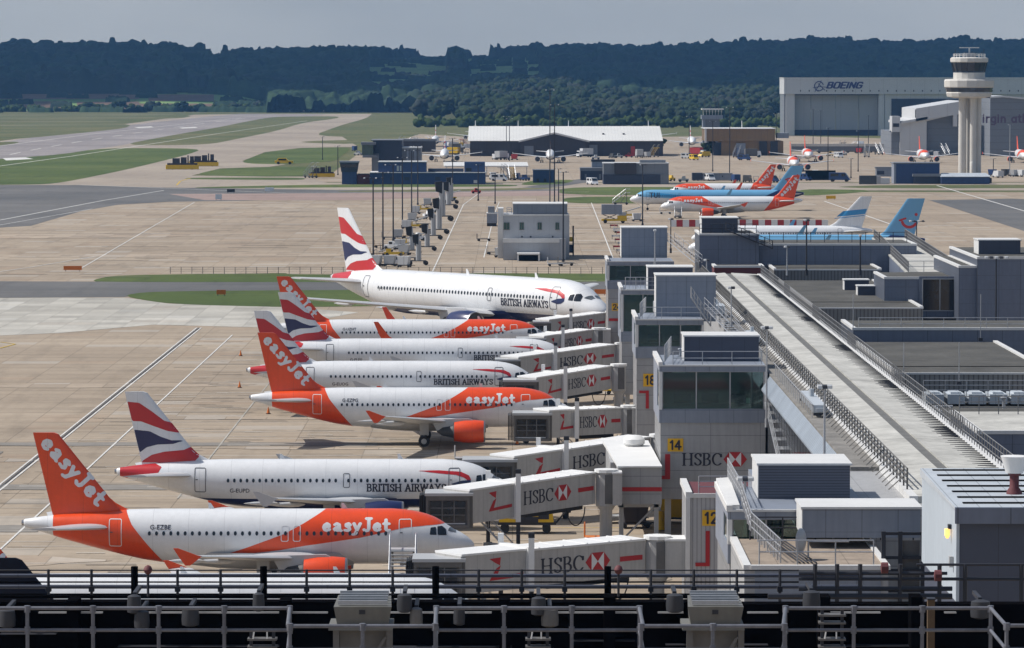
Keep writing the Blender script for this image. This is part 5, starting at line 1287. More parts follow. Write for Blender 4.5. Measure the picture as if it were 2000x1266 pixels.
for i in range(5):
    x = 34.3 + 1.75 * i
    b = MB(); b.box(x, x + 1.45, 346.5, 350, 11.2, 12.0); b.box(x + .3, x + 1.15, 347, 349.5, 12.0, 12.15)
    tag(b.build('cooling_unit', ROOFL2), ['leftmost', 'second', 'third', 'fourth', 'rightmost'][i] + ' of five low silver cooling units behind the annexe railing', 'cooling unit', 'cooling units on the service roof')
# sloping roof in front of the tall block with railings on both sides
o = empty('side_pier', (52, 480, 0), 'narrower second pier roof slanting away behind the felt roofs', 'building')
part(o, 'wall', CLAD, lambda q: q.hexa([(46.3, 492, 0), (52.3, 492, 0), (56, 597, 0), (51.3, 597, 0)], [(46.3, 492, 15.2), (52.3, 492, 15.2), (56, 597, 15.2), (51.3, 597, 15.2)]))
part(o, 'roof', ROOFL, lambda q: q.hexa([(46.2, 491.8, 15.2), (52.4, 491.8, 15.2), (56.1, 597, 15.2), (51.2, 597, 15.2)], [(46.2, 491.8, 15.4), (52.4, 491.8, 15.4), (56.1, 597, 15.4), (51.2, 597, 15.4)]))
railing('left lattice railing of the slanting second pier roof', [(46.5, 492, 15.4), (51.4, 596, 15.4)], 1.25, 1.5, .045, GUNM2, 3, 1.5)
railing('right lattice railing of the slanting second pier roof', [(52.1, 492, 15.4), (55.8, 596, 15.4)], 1.25, 1.5, .045, GUNM2, 3, 1.5)
railing('front railing of the second pier roof above the dark double window', [(46.5, 492.2, 15.4), (52, 492.2, 15.4)], 1.25, 1.9, .035, GALV, 2)
railing('railing on the blue grey wall under the light blue airliner', [(31.5, 542, 17.0), (51, 542, 17.0)], 1.2, 1.8, .04, DSTEEL, 2)
railing('railing around the dark roof box below the striped barriers', [(24.2, 541, 18.2), (31.5, 541, 18.2)], 1.1, 1.5, .04, DSTEEL, 2)
def stairs(label, a, b_, wd=1.0, mat=None, name='metal_stairs'):
    mat = mat or GALV; o = empty(name, a, label, 'stairs'); a, b_ = Vector(a), Vector(b_); n = 12
    d = (b_ - a); s = Vector((-d.y, d.x, 0)).normalized() * wd
    part(o, 'treads', mat, lambda q: [q.poly([a + d * i / n, a + d * i / n + s, a + d * (i + .8) / n + s + Vector((0, 0, -d.z / n * .8)), a + d * (i + .8) / n + Vector((0, 0, -d.z / n * .8))]) for i in range(n)])
    for off in (Vector((0, 0, 0)), s):
        part(o, 'handrail', mat, lambda q: (q.tube(a + off + Vector((0, 0, 1)), b_ + off + Vector((0, 0, 1)), .035, 5), q.tube(a + off + Vector((0, 0, .5)), b_ + off + Vector((0, 0, .5)), .03, 5), q.tube(a + off, b_ + off, .07, 5), [q.tube(a + off + d * i / 6, a + off + d * i / 6 + Vector((0, 0, 1)), .03, 4) for i in range(7)]))
    return o
stairs('steel stair climbing the blue grey wall below the light blue airliner', (27.5, 539, 18.6), (33.5, 539, 16.2), 1, DSTEEL)
stairs('steel stair on the roof behind the gate block marked 18', (17.3, 404.5, 17.0), (19.2, 404.5, 14.2), 1, GALV)
stairs('steel stair beside the tall pale blue roof box', (18.9, 412, 15.6), (20.5, 396, 14.1), 1, GALV)
stairs('steel stair on the roof of the farthest gate block', (20.2, 545, 17), (23.5, 538, 14.4), 1, GALV)
stairs('outside stair down the left wall of the pier, right of the number 14 wall', (20.8, 344, 11.5), (20.0, 300, 6.8), 1, GALV)
railing('railing in front of the dark box on the number 14 block', [(13.3, 346, 14.5), (20.6, 346, 14.5)], 1.1, 2.4, .03, GALV, 2)
railing('lattice railing at the left roof edge of the number 14 block', [(12.6, 346, 14.8), (13.6, 358, 14.8)], 1.3, 1.2, .035, GALV, 3, .35)
railing('railing in front of the tall pale blue box', [(12.7, 409, 14.7), (18.4, 409, 14.7)], 1.1, 2.2, .03, GALV, 2)
railing('lattice railing left of the tall pale blue roof box', [(12.5, 409, 14.9), (13.4, 420, 14.9)], 1.3, 1.2, .035, GALV, 3, .4)
railing('railing on the roof of the second farthest gate block', [(12.6, 466, 14.7), (16, 466, 14.7), (17, 474, 14.7)], 1.3, 1.2, .035, GALV, 3, .4)
# loose roof clutter between the gate blocks and the roof rail
for i, (x, y, sx, sy, sz, lb) in enumerate([(17.5, 362, 2.2, 3, 1.0, 'low silver duct box behind the dark box of block 14'), (20.0, 425, 1.6, 5, .8, 'long silver duct beside the tall pale blue box'), (14.5, 428, 2.2, 3, 1.0, 'grey duct on the left behind the number 18 block'),
        (21.6, 380, .9, 9, .5, 'narrow cable cover beside the left roof railing, middle'), (21.6, 300, .9, 14, .5, 'narrow cable cover beside the left roof railing, near end'), (17.0, 480, 2, 4, .9, 'small duct behind the second farthest gate block')]):
    b = MB(); b.box(x, x + sx, y, y + sy, 14.2, 14.25 + sz); b.box(x + sx * .2, x + sx * .8, y - .3, y, 14.3, 14.2 + sz * .7); b.tube((x + sx / 2, y + sy * .6, 14.2 + sz), (x + sx / 2, y + sy * .6, 14.8 + sz), .2, 8)
    o = empty('roof_duct', (x, y, 14.2), lb, 'duct', 'ducts on the pier roofs')
    b.build('duct_box', ROOFL2, o)
    part(o, 'cradle', DSTEEL, lambda q: (q.box(x, x + sx, y, y + .2, 14.0, 14.2), q.box(x, x + sx, y + sy - .3, y + sy, 14.0, 14.2)))

# pipes, vents and patches on the flat roofs
PV = 'small vents and pipes on the flat roofs'
rq = np.random.default_rng(21)
def roof_vent(label, x, y, z, kind):
    o = empty('roof_vent', (x, y, z), label, 'vent', PV)
    if kind == 0:
        part(o, 'pipe', GALV, lambda q: (q.tube((x, y, z - .1), (x, y, z + .7), .14, 8), q.lathe([(.26, z + .7), (.3, z + .8), (.05, z + .95)], x, y, 10)))
    elif kind == 1:
        part(o, 'cowl', ROOFL2, lambda q: (q.box(x - .4, x + .4, y - .4, y + .4, z, z + .5), q.box(x - .5, x + .5, y - .5, y + .5, z + .5, z + .6)))
    else:
        part(o, 'pipe_run', GALV, lambda q: (q.tube((x, y - 3, z + .3), (x, y + 3, z + .3), .12, 8), [q.box(x - .25, x + .25, y + k - .1, y + k + .1, z, z + .18) for k in (-2.5, 0, 2.5)], q.tube((x, y + 3, z + .3), (x + 1.5, y + 3, z + .3), .12, 8)))
ro = ['first', 'second', 'third', 'fourth', 'fifth', 'sixth', 'seventh', 'eighth', 'ninth', 'tenth', 'eleventh', 'twelfth']
for i in range(0): roof_vent('%s small roof fitting from the camera on the nearest dark felt roof' % ro[i], rq.uniform(34, 44), 364 + 3.6 * i, 12.85, i % 3)
for i in range(0): roof_vent('%s small roof fitting from the camera on the felt roof with plant boxes' % ro[i], rq.uniform(34.5, 44), 466 + 6.2 * i, 12.85, (i + 1) % 3)
for i in range(6): roof_vent('%s fitting from the camera on the low service roof' % ro[i], rq.uniform(33, 44), 316 + 6 * i, 11.45, (i + 2) % 3)
for i in range(8): roof_vent('%s fitting from the camera on top of the wide number 14 block' % ro[i], rq.uniform(14, 20), 351.5 + .9 * i if i > 6 else 357 + .3 * i, 14.5, i % 2)
for i in range(4): roof_vent('%s fitting from the camera on the nearest gate block roof' % ro[i], rq.uniform(16, 19.5), 252 + 2.3 * i, 13.7, i % 2)
for i, (y0, y1) in enumerate([(300, 344), (360, 404), (421, 462), (478, 512)]):
    o = empty('roof_walkway', (22, y0, 13.8), 'length of grated roof walkway with handrail left of the pale roof, %s from the camera' % ro[i], 'walkway', 'grated walkways beside the pale roof')
    part(o, 'grating', GUNM2, lambda q: [q.box(21.5, 22.4, y, y + .6, 13.75, 13.82) for y in np.arange(y0, y1, .9)])
    part(o, 'handrail', GALV, lambda q: (q.tube((21.5, y0, 14.8), (21.5, y1, 14.8), .04, 5), [q.tube((21.5, y, 13.8), (21.5, y, 14.8), .035, 4) for y in np.arange(y0, y1, 2.2)]))
    part(o, 'cable_bundle', BLACK, lambda q: [q.tube((22.6 + .12 * k, y0, 13.75), (22.65 + .1 * k, y1, 13.75), .05, 5) for k in range(3)])
# ------------------------------------------------------------------ blue hut, right foreground
o = empty('plant_hut', (20.2, 190, 0), 'large blue grey hut with sloping ribbed roof and a glowing wall lamp, right foreground', 'building')
HZ = 18.75
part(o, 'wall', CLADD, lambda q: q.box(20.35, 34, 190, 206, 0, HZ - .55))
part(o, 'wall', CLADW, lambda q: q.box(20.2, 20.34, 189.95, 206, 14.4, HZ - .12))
part(o, 'roof', ROOFL2, lambda q: q.hexa([(20.1, 189.7, HZ - .12), (34, 189.7, HZ - .12), (34, 206, HZ - .12), (20.1, 206, HZ - .12)], [(20.1, 189.7, HZ), (34, 189.7, HZ), (34, 206, HZ + .25), (20.1, 206, HZ + .25)]))
part(o, 'roof_rib', TARBLK, lambda q: [q.hexa([(20.6, y, HZ + .02 + (y - 189.7) * .0153), (34, y, HZ + .02 + (y - 189.7) * .0153), (34, y + .3, HZ + .03 + (y - 189.7) * .0153), (20.6, y + .3, HZ + .03 + (y - 189.7) * .0153)], [(20.6, y, HZ + .05 + (y - 189.7) * .0153), (34, y, HZ + .05 + (y - 189.7) * .0153), (34, y + .3, HZ + .06 + (y - 189.7) * .0153), (20.6, y + .3, HZ + .06 + (y - 189.7) * .0153)]) for y in np.arange(191, 206, 2.3)])
part(o, 'fascia', CLAD, lambda q: q.box(20.1, 34, 189.6, 189.72, HZ - .75, HZ - .02))
lo = part(o, 'wall_lamp', DSTEEL, lambda q: q.box(20.05, 20.3, 192.0, 192.4, HZ - 1.25, HZ - 1.05))
part(lo, 'lamp_lens', LAMPG, lambda q: q.lathe([(.06, HZ - 1.7), (.13, HZ - 1.55), (.13, HZ - 1.25)], 20.02, 192.2, 10))
part(o, 'alarm_box', AGREY, lambda q: q.box(20.0, 20.2, 191, 191.35, HZ - 2.9, HZ - 2.4))
o = empty('roof_cowl', (PX(1981, 195, 950), 195, HZ), 'white cone cowl on a maroon stem on the hut roof', 'roof cowl')
cx_ = PX(1981, 195, 950)
part(o, 'stem', MAROON, lambda q: q.lathe([(.38, HZ + .05), (.36, HZ + .2), (.22, HZ + .4), (.22, HZ + .95), (.35, HZ + 1.05)], cx_, 195, 12), smooth=True)
part(o, 'cone', JETT, lambda q: q.lathe([(.4, HZ + 1.06), (.62, HZ + 1.75), (.66, HZ + 1.85), (.1, HZ + 1.9)], cx_, 195, 14), smooth=True)
o = empty('support_gantry', (20.6, 224, 0), 'dark steel ladder frame standing between the terrace and the blue hut', 'steel frame')
fx0, fx1 = PX(1740, 225, 1100), PX(1810, 225, 1100)
part(o, 'frame', DSTEEL, lambda q: ([q.box(x, x + .22, 225, 225.3, 9, 13.8) for x in (fx0 - .5, fx0 + .4, fx1 - .3)], [q.box(fx0 - .5, fx1 - .1, 225.05, 225.25, z, z + .16) for z in (10.5, 11.6, 12.3, 13.6)]))
part(o, 'grille', GUNM, lambda q: q.box(fx0 + .65, fx1 - .35, 225.3, 225.36, 10.6, 13.3))

# ------------------------------------------------------------------ lamp posts on and round the pier
LP = 'lamp posts on the pier roof'
def lamp_post(label, px, ytop, ybase, d, r=.08, heads=3, mat=None, group=LP, name='lamp_post', spread=.55):
    x = PX(px, d, ybase); z0, z1 = PZ(ybase, d), PZ(ytop, d); mat = mat or GALV
    o = empty(name, (x, d, z0), label, 'lamp post', group)
    part(o, 'pole', mat, lambda q: (q.tube((x, d, z0 - .2), (x, d, z1), r, 8, r2=r * .7), q.tube((x, d, z0 - .2), (x, d, z0 + .5), r * 1.6, 8)), smooth=True)
    for i in range(heads):
        dx = (i - (heads - 1) / 2) * spread
        part(o, 'lamp_head', DSTEEL if i % 2 else AGREY, lambda q: q.hexa([(x + dx - .16, d - .35, z1 - .12), (x + dx + .16, d - .35, z1 - .12), (x + dx + .2, d + .1, z1 - .02), (x + dx - .2, d + .1, z1 - .02)], [(x + dx - .12, d - .3, z1 + .05), (x + dx + .12, d - .3, z1 + .05), (x + dx + .16, d + .1, z1 + .12), (x + dx - .16, d + .1, z1 + .12)]))
    if heads > 1: part(o, 'crossbar', mat, lambda q: q.box(x - heads * spread / 2, x + heads * spread / 2, d - .05, d + .05, z1 - .08, z1 - .0))
    return o
lamp_post('slim lamp post between the tall pale blue box and the roof railing', 1428, 562, 640, 400, .08, 2, spread=.35)
lamp_post('lamp post rising in front of the left roof railing, beside the number 14 block', 1497, 640, 830, 335, .09, 3, spread=.3)
lamp_post('lamp post with camera heads nearest on the left roof railing', 1610, 755, 905, 262, .09, 3, spread=.3)
lamp_post('short lamp post at the corner of the nearest gate block', 1455, 935, 1045, 237, .1, 3, spread=.3)
lamp_post('lamp post in front of the far grey roof box', 1279, 450, 520, 500, .09, 1)
lamp_post('lamp post at the far left corner of the pale roof', 1380, 508, 545, 505, .09, 2, spread=.35)
lamp_post('tall dark lamp post with bushy head, left of the striped fin', 1575, 430, 535, 515, .12, 2, DSTEEL, spread=.4)
lamp_post('dark lamp post in front of the light blue airliner tail', 1680, 460, 535, 515, .12, 1, DSTEEL)
lamp_post('lamp post with wide row of lamps at the right edge', 1945, 503, 640, 420, .1, 5, DSTEEL, spread=.5)
lamp_post('thin mast with floodlight cluster beyond the light blue fin', 1790, 432, 500, 600, .1, 4, DSTEEL, spread=.6)
lamp_post('thin mast left of the dark roof box, before the striped barriers', 1310, 428, 492, 600, .1, 2, DSTEEL, spread=.4)
lamp_post('thin post with one lamp by the far felt roof', 1537, 482, 535, 512, .08, 2, spread=.4)
for i, (px, yt, yb, d) in enumerate([(1666, 575, 665, 398), (1765, 670, 742, 350), (1873, 668, 745, 350), (1915, 575, 660, 402)]):
    x = PX(px, d, yb); o = empty('lightning_rod', (x, d, PZ(yb, d)), ['thin rod rising from the parapet left of centre', 'thin rod on the nearest felt roof, left', 'thin rod on the nearest felt roof, right', 'thin rod on the parapet at the right edge'][i], 'lightning rod', 'lightning rods on the felt roofs')
    part(o, 'rod', GALV, lambda q: q.tube((x, d, PZ(yb, d) - .2), (x, d, PZ(yt, d)), .04, 5)); part(o, 'foot', DSTEEL, lambda q: q.box(x - .2, x + .2, d - .2, d + .2, PZ(yb, d) - .3, PZ(yb, d)))

# ------------------------------------------------------------------ foreground roof edge: near galvanised railing, dark pipe rack, black steelwork
def fz(y, d): return PZ(y, d)
dN = 98.0
NEARG = M('weathered_galvanised', (.15, .155, .18), .5, .25, 3, metal=.3, streak=.3)
def near_rail(label, xa, xb, ytop, n, d=dN, ends=True):
    x0, x1 = PX(xa, d, ytop), PX(xb, d, ytop); z = fz(ytop, d); h = 1.15
    o = empty('steel_railing', (x0, d, z - h), label, 'railing', 'galvanised railing lengths at the bottom edge')
    part(o, 'top_rail', NEARG, lambda q: q.tube((x0, d, z), (x1, d, z), .045, 8), smooth=True)
    part(o, 'mid_rail', NEARG, lambda q: q.tube((x0, d, z - .52), (x1, d, z - .52), .04, 8), smooth=True)
    for i in range(n + 1):
        x = x0 + (x1 - x0) * (i + .0) / n
        part(o, 'post', NEARG, lambda q: (q.tube((x, d, z - 1.5), (x, d, z), .045, 8), q.lathe([(.075, z - .1), (.075, z + .06)], x, d, 8), q.lathe([(.07, z - .6), (.07, z - .44)], x, d, 8)), smooth=True)
    return o
near_rail('left length of galvanised railing at the bottom left edge', -75, 566, 1188, 5)
near_rail('middle length of galvanised railing, below the dark pipe rack', 852, 1249, 1188, 3)
near_rail('right length of galvanised railing, in front of the black steelwork', 1534, 1935, 1188, 3)
near_rail('lower recessed length of railing in front of the left white housing', 566, 850, 1223, 2, 92)
near_rail('lower recessed length of railing in front of the right white housing', 1252, 1532, 1223, 2, 92)
near_rail('short lower length of railing in the bottom right corner', 1966, 2080, 1222, 1, 92)
for i, (xa, xb, lb) in enumerate([(566, 562, 'slanting end rail left of the left white housing'), (852, 850, 'slanting end rail right of the left white housing'), (1249, 1256, 'slanting end rail left of the right white housing'), (1534, 1530, 'slanting end rail right of the right white housing'), (1935, 1966, 'slanting rail dropping to the bottom right corner')]):
    p, q_ = P(xa, 1188, dN), P(xb, 1223, 92)
    o = empty('steel_railing', p, lb, 'railing', 'slanting railing ends')
    part(o, 'top_rail', NEARG, lambda q: q.tube(p, q_, .045, 8)); part(o, 'mid_rail', NEARG, lambda q: q.tube((p[0], p[1], p[2] - .52), (q_[0], q_[1], q_[2] - .52), .04, 8))
dP = 128.0
PRK = empty('pipe_rack', (0, dP, 24), 'dark steel rack of long horizontal pipes on posts across the whole foreground', 'pipe rack')
xl, xr = PX(-60, dP, 1130), PX(1560, dP, 1130)
for (yy, r, m_, dy) in [(1114, .022, DSTEEL, 0), (1127, .06, CLADD, .35), (1137, .025, TARBLK, 0), (1150, .065, CLADD, .5), (1163, .06, TARBLK, -.3), (1168, .03, TARBLK, .9)]:
    z = fz(yy, dP); part(PRK, 'pipe', m_, lambda q: q.tube((xl, dP + dy, z), (xr + (2 if r > .05 else 0), dP + dy, z), r, 8), smooth=True)
i = 0
for px in list(range(95, 1560, 84)):
    x = PX(px, dP, 1130); big = i in (2, 5, 9, 13)
    part(PRK, 'post', DSTEEL if not big else TARBLK, lambda q: (q.tube((x, dP - .05, fz(1180, dP)), (x, dP - .05, fz(1112 if not big else 1106, dP)), .045 if not big else .11, 6), q.box(x - .08, x + .08, dP - .15, dP + .1, fz(1150, dP) - .08, fz(1150, dP) + .08)))
    i += 1
PR2 = empty('pipe_rack', (PX(1560, 126, 1150), 126, 24), 'tangle of thin pipes and red valve fittings right of the long pipe rack', 'pipe rack')
for (yy, x0p, x1p, r) in [(1103, 1790, 2080, .04), (1120, 1560, 1850, .05), (1131, 1560, 2080, .05), (1150, 1560, 1860, .07), (1165, 1500, 1860, .09)]:
    z = fz(yy, 126); part(PR2, 'pipe', DSTEEL, lambda q: q.tube((PX(x0p, 126, 1130), 126, z), (PX(x1p, 126, 1130), 126, z), r, 6), smooth=True)
for px in (1592, 1635, 1680, 1758, 1835, 1885, 1995): part(PR2, 'post', DSTEEL, lambda q: q.tube((PX(px, 126, 1130), 126, fz(1180, 126)), (PX(px, 126, 1130), 126, fz(1102, 126)), .07, 6))
for px, yy in ((1726, 1107), (1830, 1122)):
    part(PR2, 'red_fitting', MAROON, lambda q: (q.lathe([(.05, -.12), (.17, -.1), (.17, .1), (.05, .12)], 125.7, fz(yy, 126), 10, axis='x'), setattr(q, 'v', [(v_[0] + PX(px, 126, 1130), v_[1], v_[2]) for v_ in q.v])))
RF = 'red beacons on stalks'
for px, lb in ((289, 'red ball beacon on a short stalk above the pipe rack, left'), (1208, 'red ball beacon on a short stalk above the pipe rack, right of centre')):
    x = PX(px, 127, 1115); o = empty('red_beacon', (x, 127, 24.6), lb, 'beacon', RF)
    part(o, 'ball', MAROON, lambda q: q.lathe([(.03, -.14), (.1, -.1), (.14, 0), (.1, .1), (.03, .14)], x, 127, 12, z0=fz(1113, 127)), smooth=True)
    part(o, 'stalk', DSTEEL, lambda q: q.tube((x, 127, fz(1165, 127)), (x, 127, fz(1115, 127)), .04, 6))
# black roof mass behind the near railing
FB = empty('black_steelwork', (0, 110, 20), 'black steel structure filling the bottom of the picture behind the galvanised railing', 'steelwork')
zt_ = fz(1176, 112)
part(FB, 'beam', TARBLK, lambda q: q.box(PX(-90, 112), PX(1450, 112) , 112, 112.6, 8, zt_))
part(FB, 'beam', TARBLK, lambda q: q.box(PX(1450, 112) + .01, PX(2120, 112), 112, 112.6, 8, zt_ - .06))
for a, c in ((75, 200), (270, 640), (760, 960), (1040, 1245), (1285, 1335), (1460, 1520), (1600, 1720), (1845, 1868)): part(FB, 'ledge', GALV, lambda q: q.box(PX(a, 111.8, 1196), PX(c, 111.8, 1196), 111.8, 111.98, fz(1198.5, 111.8), fz(1196, 111.8)))
for a, c, y in ((0, 110, 1237), (230, 560, 1261), (700, 1000, 1262), (1120, 1240, 1250), (1640, 1780, 1260), (1300, 1500, 1258)): part(FB, 'ledge', DSTEEL, lambda q: q.box(PX(a, 111.7, 1240), PX(c, 111.7, 1240), 111.6, 111.98, fz(y + 1.2, 111.8), fz(y, 111.8)))
for a in (130, 545, 975, 1180, 1345, 1600, 1780): part(FB, 'cross_beam', TARBLK, lambda q: q.box(PX(a, 111, 1200), PX(a + 22, 111, 1200), 111, 111.9, fz(1300, 111), fz(1163 + (a * 7) % 12, 111)))
GL = 'grey floodlights hung on the black steelwork'
for i, (px, yy, r) in enumerate([(14, 1208, .28), (262, 1180, .24), (277, 1210, .26), (372, 1205, .3), (505, 1176, .2), (790, 1178, .26), (813, 1205, .22), (897, 1203, .2), (1052, 1184, .26), (1074, 1206, .3), (1318, 1178, .3), (1585, 1172, .3), (1915, 1190, .34)]):
    x = PX(px, 110.3, yy); z = fz(yy, 110.3); r *= .8
    o = empty('floodlight', (x, 110.3, z), ['grey drum floodlight cut by the left edge', 'round grey floodlight below the red ball beacon, upper', 'grey drum floodlight below the upper round one', 'small white shaded floodlight left of centre', 'square grey floodlight left of the left white housing', 'oval floodlight just right of the left white housing, upper',
        'dim floodlight just right of the left white housing, lower', 'pale conical floodlight in the middle of the railing', 'grey floodlight above the middle railing, upper', 'dim drum floodlight below the upper middle one', 'grey floodlight left of the right white housing', 'grey floodlight behind the right railing', 'large lamp drum near the bottom right corner'][i], 'floodlight', GL)
    part(o, 'housing', LAMPH if i not in (6, 9) else GUNM, lambda q: q.lathe([(r * .5, -.1), (r * .95, -.06), (r, .1), (r * .9, .36), (r * .4, .4)], x, 110.3, 14, z0=z - .15), smooth=True)
    part(o, 'bracket', DSTEEL, lambda q: q.box(x - .05, x + .05, 110.4, 111.9, z + .2, z + .3))
HOODG = M('weathered_grey_white', (.15, .15, .14), .6, .12, .8, streak=.4)
# white ventilation housings
for i, (xa, xb, lb) in enumerate([(652, 765, 'left white flared ventilation housing on a dark stand'), (1343, 1452, 'right white flared ventilation housing on a dark stand')]):
    d = 96.5; x0, x1 = PX(xa, d, 1200), PX(xb, d, 1200); zt2, zb2 = fz(1176, d), fz(1222, d)
    o = empty('ventilation_housing', ((x0 + x1) / 2, d, zb2), lb, 'ventilation housing', 'white ventilation housings')
    part(o, 'hood', HOODG, lambda q: q.hexa([(x0 + .08, d, zb2), (x1 - .08, d, zb2), (x1 - .08, d + 1.2, zb2), (x0 + .08, d + 1.2, zb2)], [(x0, d - .1, zt2 - .1), (x1, d - .1, zt2 - .1), (x1 - .05, d + 1.3, zt2), (x0 + .05, d + 1.3, zt2)]))
    part(o, 'top_slats', GALV, lambda q: [q.box(x0 + .1, x1 - .1, d + .0 + .3 * k, d + .08 + .3 * k, zt2 - .06 + .02 * k, zt2 + .03 + .02 * k) for k in range(5)])
    part(o, 'name_plate', DSTEEL, lambda q: q.box((x0 + x1) / 2 - .08, (x0 + x1) / 2 + .06, d - .09, d - .05, (zt2 + zb2) / 2, (zt2 + zb2) / 2 + .1))
    part(o, 'flange', HOODG, lambda q: q.box(x0 - .12, x1 + .02, d - .12, d + 1.3, zb2 - .1, zb2 - .002))
    part(o, 'stand', GUNM, lambda q: (q.box(x0 - .02, x0 + .12, d, d + .15, zb2 - 2, zb2 - .1), q.box(x1 - .12, x1 + .02, d, d + .15, zb2 - 2, zb2 - .1), q.hexa([(x1 - .2, d, zb2 - .3), (x1 - .1, d, zb2 - .25), (x1 - .1, d + .05, zb2 - .25), (x1 - .2, d + .05, zb2 - .3)], [(x0 + .7, d, zb2 - 1.0), (x0 + .85, d, zb2 - .95), (x0 + .85, d + .05, zb2 - .95), (x0 + .7, d + .05, zb2 - 1.0)]), q.box(x0 + .12, x1 - .12, d + .3, d + .4, zb2 - 2, zb2 - .1)))
for i, (xa, xb, lb) in enumerate([(1603, 1648, 'dark ladder with small platform behind the right railing'), (1030, 1072, 'small platform with white hoop handle behind the middle railing'), (487, 537, 'small dark platform with white posts behind the left railing')]):
    d = 109; x0, x1 = PX(xa, d, 1220), PX(xb, d, 1220)
    o = empty('access_ladder', (x0, d, 20), lb, 'ladder', 'access ladders on the black steelwork')
    part(o, 'stile', DSTEEL, lambda q: (q.box(x0, x0 + .08, d, d + .1, 18, fz(1188 + 45 * (i > 0), d)), q.box(x1 - .08, x1, d, d + .1, 18, fz(1188 + 45 * (i > 0), d))))
    part(o, 'platform', GUNM, lambda q: [q.box(x0 - .05, x1 + .05, d - .1, d + .3, fz(y, d) - .05, fz(y, d)) for y in ((1200, 1215, 1247, 1262) if i == 0 else (1247, 1262))])
    part(o, 'hoop', JETT, lambda q: (q.tube((x0 + .1, d - .1, fz(1247, d)), (x0 + .13, d - .1, fz(1232, d)), .02, 5), q.tube((x0 + .13, d - .1, fz(1232, d)), (x1 - .2, d - .1, fz(1232, d)), .02, 5), q.tube((x1 - .2, d - .1, fz(1232, d)), (x1 - .2, d - .1, fz(1247, d)), .02, 5)))
o = empty('timber_post', (PX(1818, 100, 1200), 100, 20), 'brown square post in front of the right railing', 'post')
part(o, 'shaft', M('brown_timber', (.10, .065, .035), .8, .2, 3), lambda q: q.box(PX(1812, 100, 1200), PX(1826, 100, 1200), 100, 100.2, 18, fz(1172, 100))); part(o, 'cap', DSTEEL, lambda q: q.box(PX(1811, 100, 1200), PX(1827, 100, 1200), 99.95, 100.25, fz(1172, 100), fz(1169, 100)))
# ------------------------------------------------------------------ far buildings
def bld(label, parts_, d, name='building', cat='building', win=None, group=None):
    """parts_: (name, material, xa, xb, ytop, ybase, depth[, d offset]) in photo pixels at distance d"""
    f = parts_[0]; o = empty(name, (PX(f[2], d, f[5]), d, 0), label, cat, group)
    for p in parts_:
        dd = d + (p[7] if len(p) > 7 else 0)
        part(o, p[0], p[1], lambda q: q.box(PX(p[2], dd, p[5]), PX(p[3], dd, p[5]), dd, dd + p[6], max(-.05, PZ(p[5], dd)), PZ(p[4], dd)))
    for (xa, xb, yt, yb, m_) in (win or []):
        part(o, 'window', m_, lambda q: q.box(PX(xa, d, yb), PX(xb, d, yb), d - .12, d - .02, PZ(yb, d), PZ(yt, d)))
    return o
dA = DZ(360)
o = bld('long low blue building with pale roof edge at the far side of the taxiway', [('wall', BLUEB, 722, 948, 338, 360, 20), ('roof', TRIM, 721, 949, 336.8, 338, 20.3, -.3), ('upper_storey', BLUEB, 739, 832, 317, 337, 14, 2), ('upper_roof', TRIM, 738, 833, 315.6, 317, 14.4, 1.6),
    ('stair_box', BLUEB, 907, 947, 317, 337, 10, 3), ('roof_plant', BLUED, 836, 905, 330, 337, 8, 6)], dA, win=[(775, 779, 324, 334, SILVL), (781, 784, 324, 334, SILVL), (910, 921, 328, 335, DSTEEL), (762, 768, 346, 352, BLUED), (790, 800, 346, 352, BLUED), (850, 860, 346, 352, BLUED), (925, 932, 352, 358, SILVL)])
o = empty('fire_tower', (PX(683, dA, 360), dA, 0), 'small dark blue lookout tower with flared glazed top, left of the maroon link', 'tower')
cx_, w_ = PX(682, dA, 360), 3.1
part(o, 'shaft', BLUEB, lambda q: q.box(cx_ - 2.6, cx_ + 2.6, dA, dA + 5.5, 0, PZ(336, dA)))
part(o, 'cabin', BLUED, lambda q: q.hexa([(cx_ - 2.8, dA - .3, PZ(336, dA)), (cx_ + 2.8, dA - .3, PZ(336, dA)), (cx_ + 2.8, dA + 5.8, PZ(336, dA)), (cx_ - 2.8, dA + 5.8, PZ(336, dA))], [(cx_ - 3.3, dA - .8, PZ(318, dA)), (cx_ + 3.3, dA - .8, PZ(318, dA)), (cx_ + 3.3, dA + 6.3, PZ(318, dA)), (cx_ - 3.3, dA + 6.3, PZ(318, dA))]))
part(o, 'window_band', GLASSD, lambda q: q.box(cx_ - 2.9, cx_ + 2.9, dA - .75, dA - .68, PZ(327, dA), PZ(321, dA)))
part(o, 'roof', CLADL, lambda q: q.box(cx_ - 3.5, cx_ + 3.5, dA - 1, dA + 6.5, PZ(318, dA), PZ(315, dA)))
bld('low maroon wall between the lookout tower and the long blue building', [('wall', MAROON, 697, 722, 341, 360, 8), ('rail', DSTEEL, 698, 721, 339, 341, .3)], dA + 1)
bld('tall dark slate building behind the long blue one', [('wall', BLUED, 729, 785, 275, 345, 25), ('roof', GREYB, 724, 786, 273.5, 275, 26, -.5), ('side_wing', GREYB, 785, 822, 290, 345, 22, 1), ('wing_roof', SILVL, 784, 823, 288, 290, 22.5, .6), ('stair_wall', GREYB, 726, 740, 300, 345, 6, -1.5)], dA + 60,
    win=[(740, 744, 294, 300, DSTEEL), (795, 798, 292, 314, CLADL), (802, 805, 292, 314, CLADL), (809, 812, 292, 314, CLADL)])
o = bld('glass cabin jutting left from the tall dark slate building', [('wall', GLASSG, 707, 729, 283, 303, 10), ('roof', GREYB, 705, 734, 278, 283, 11, -.5), ('floor', GREYB, 708, 736, 303, 308, 10)], dA + 55, name='control_cabin', cat='cabin')
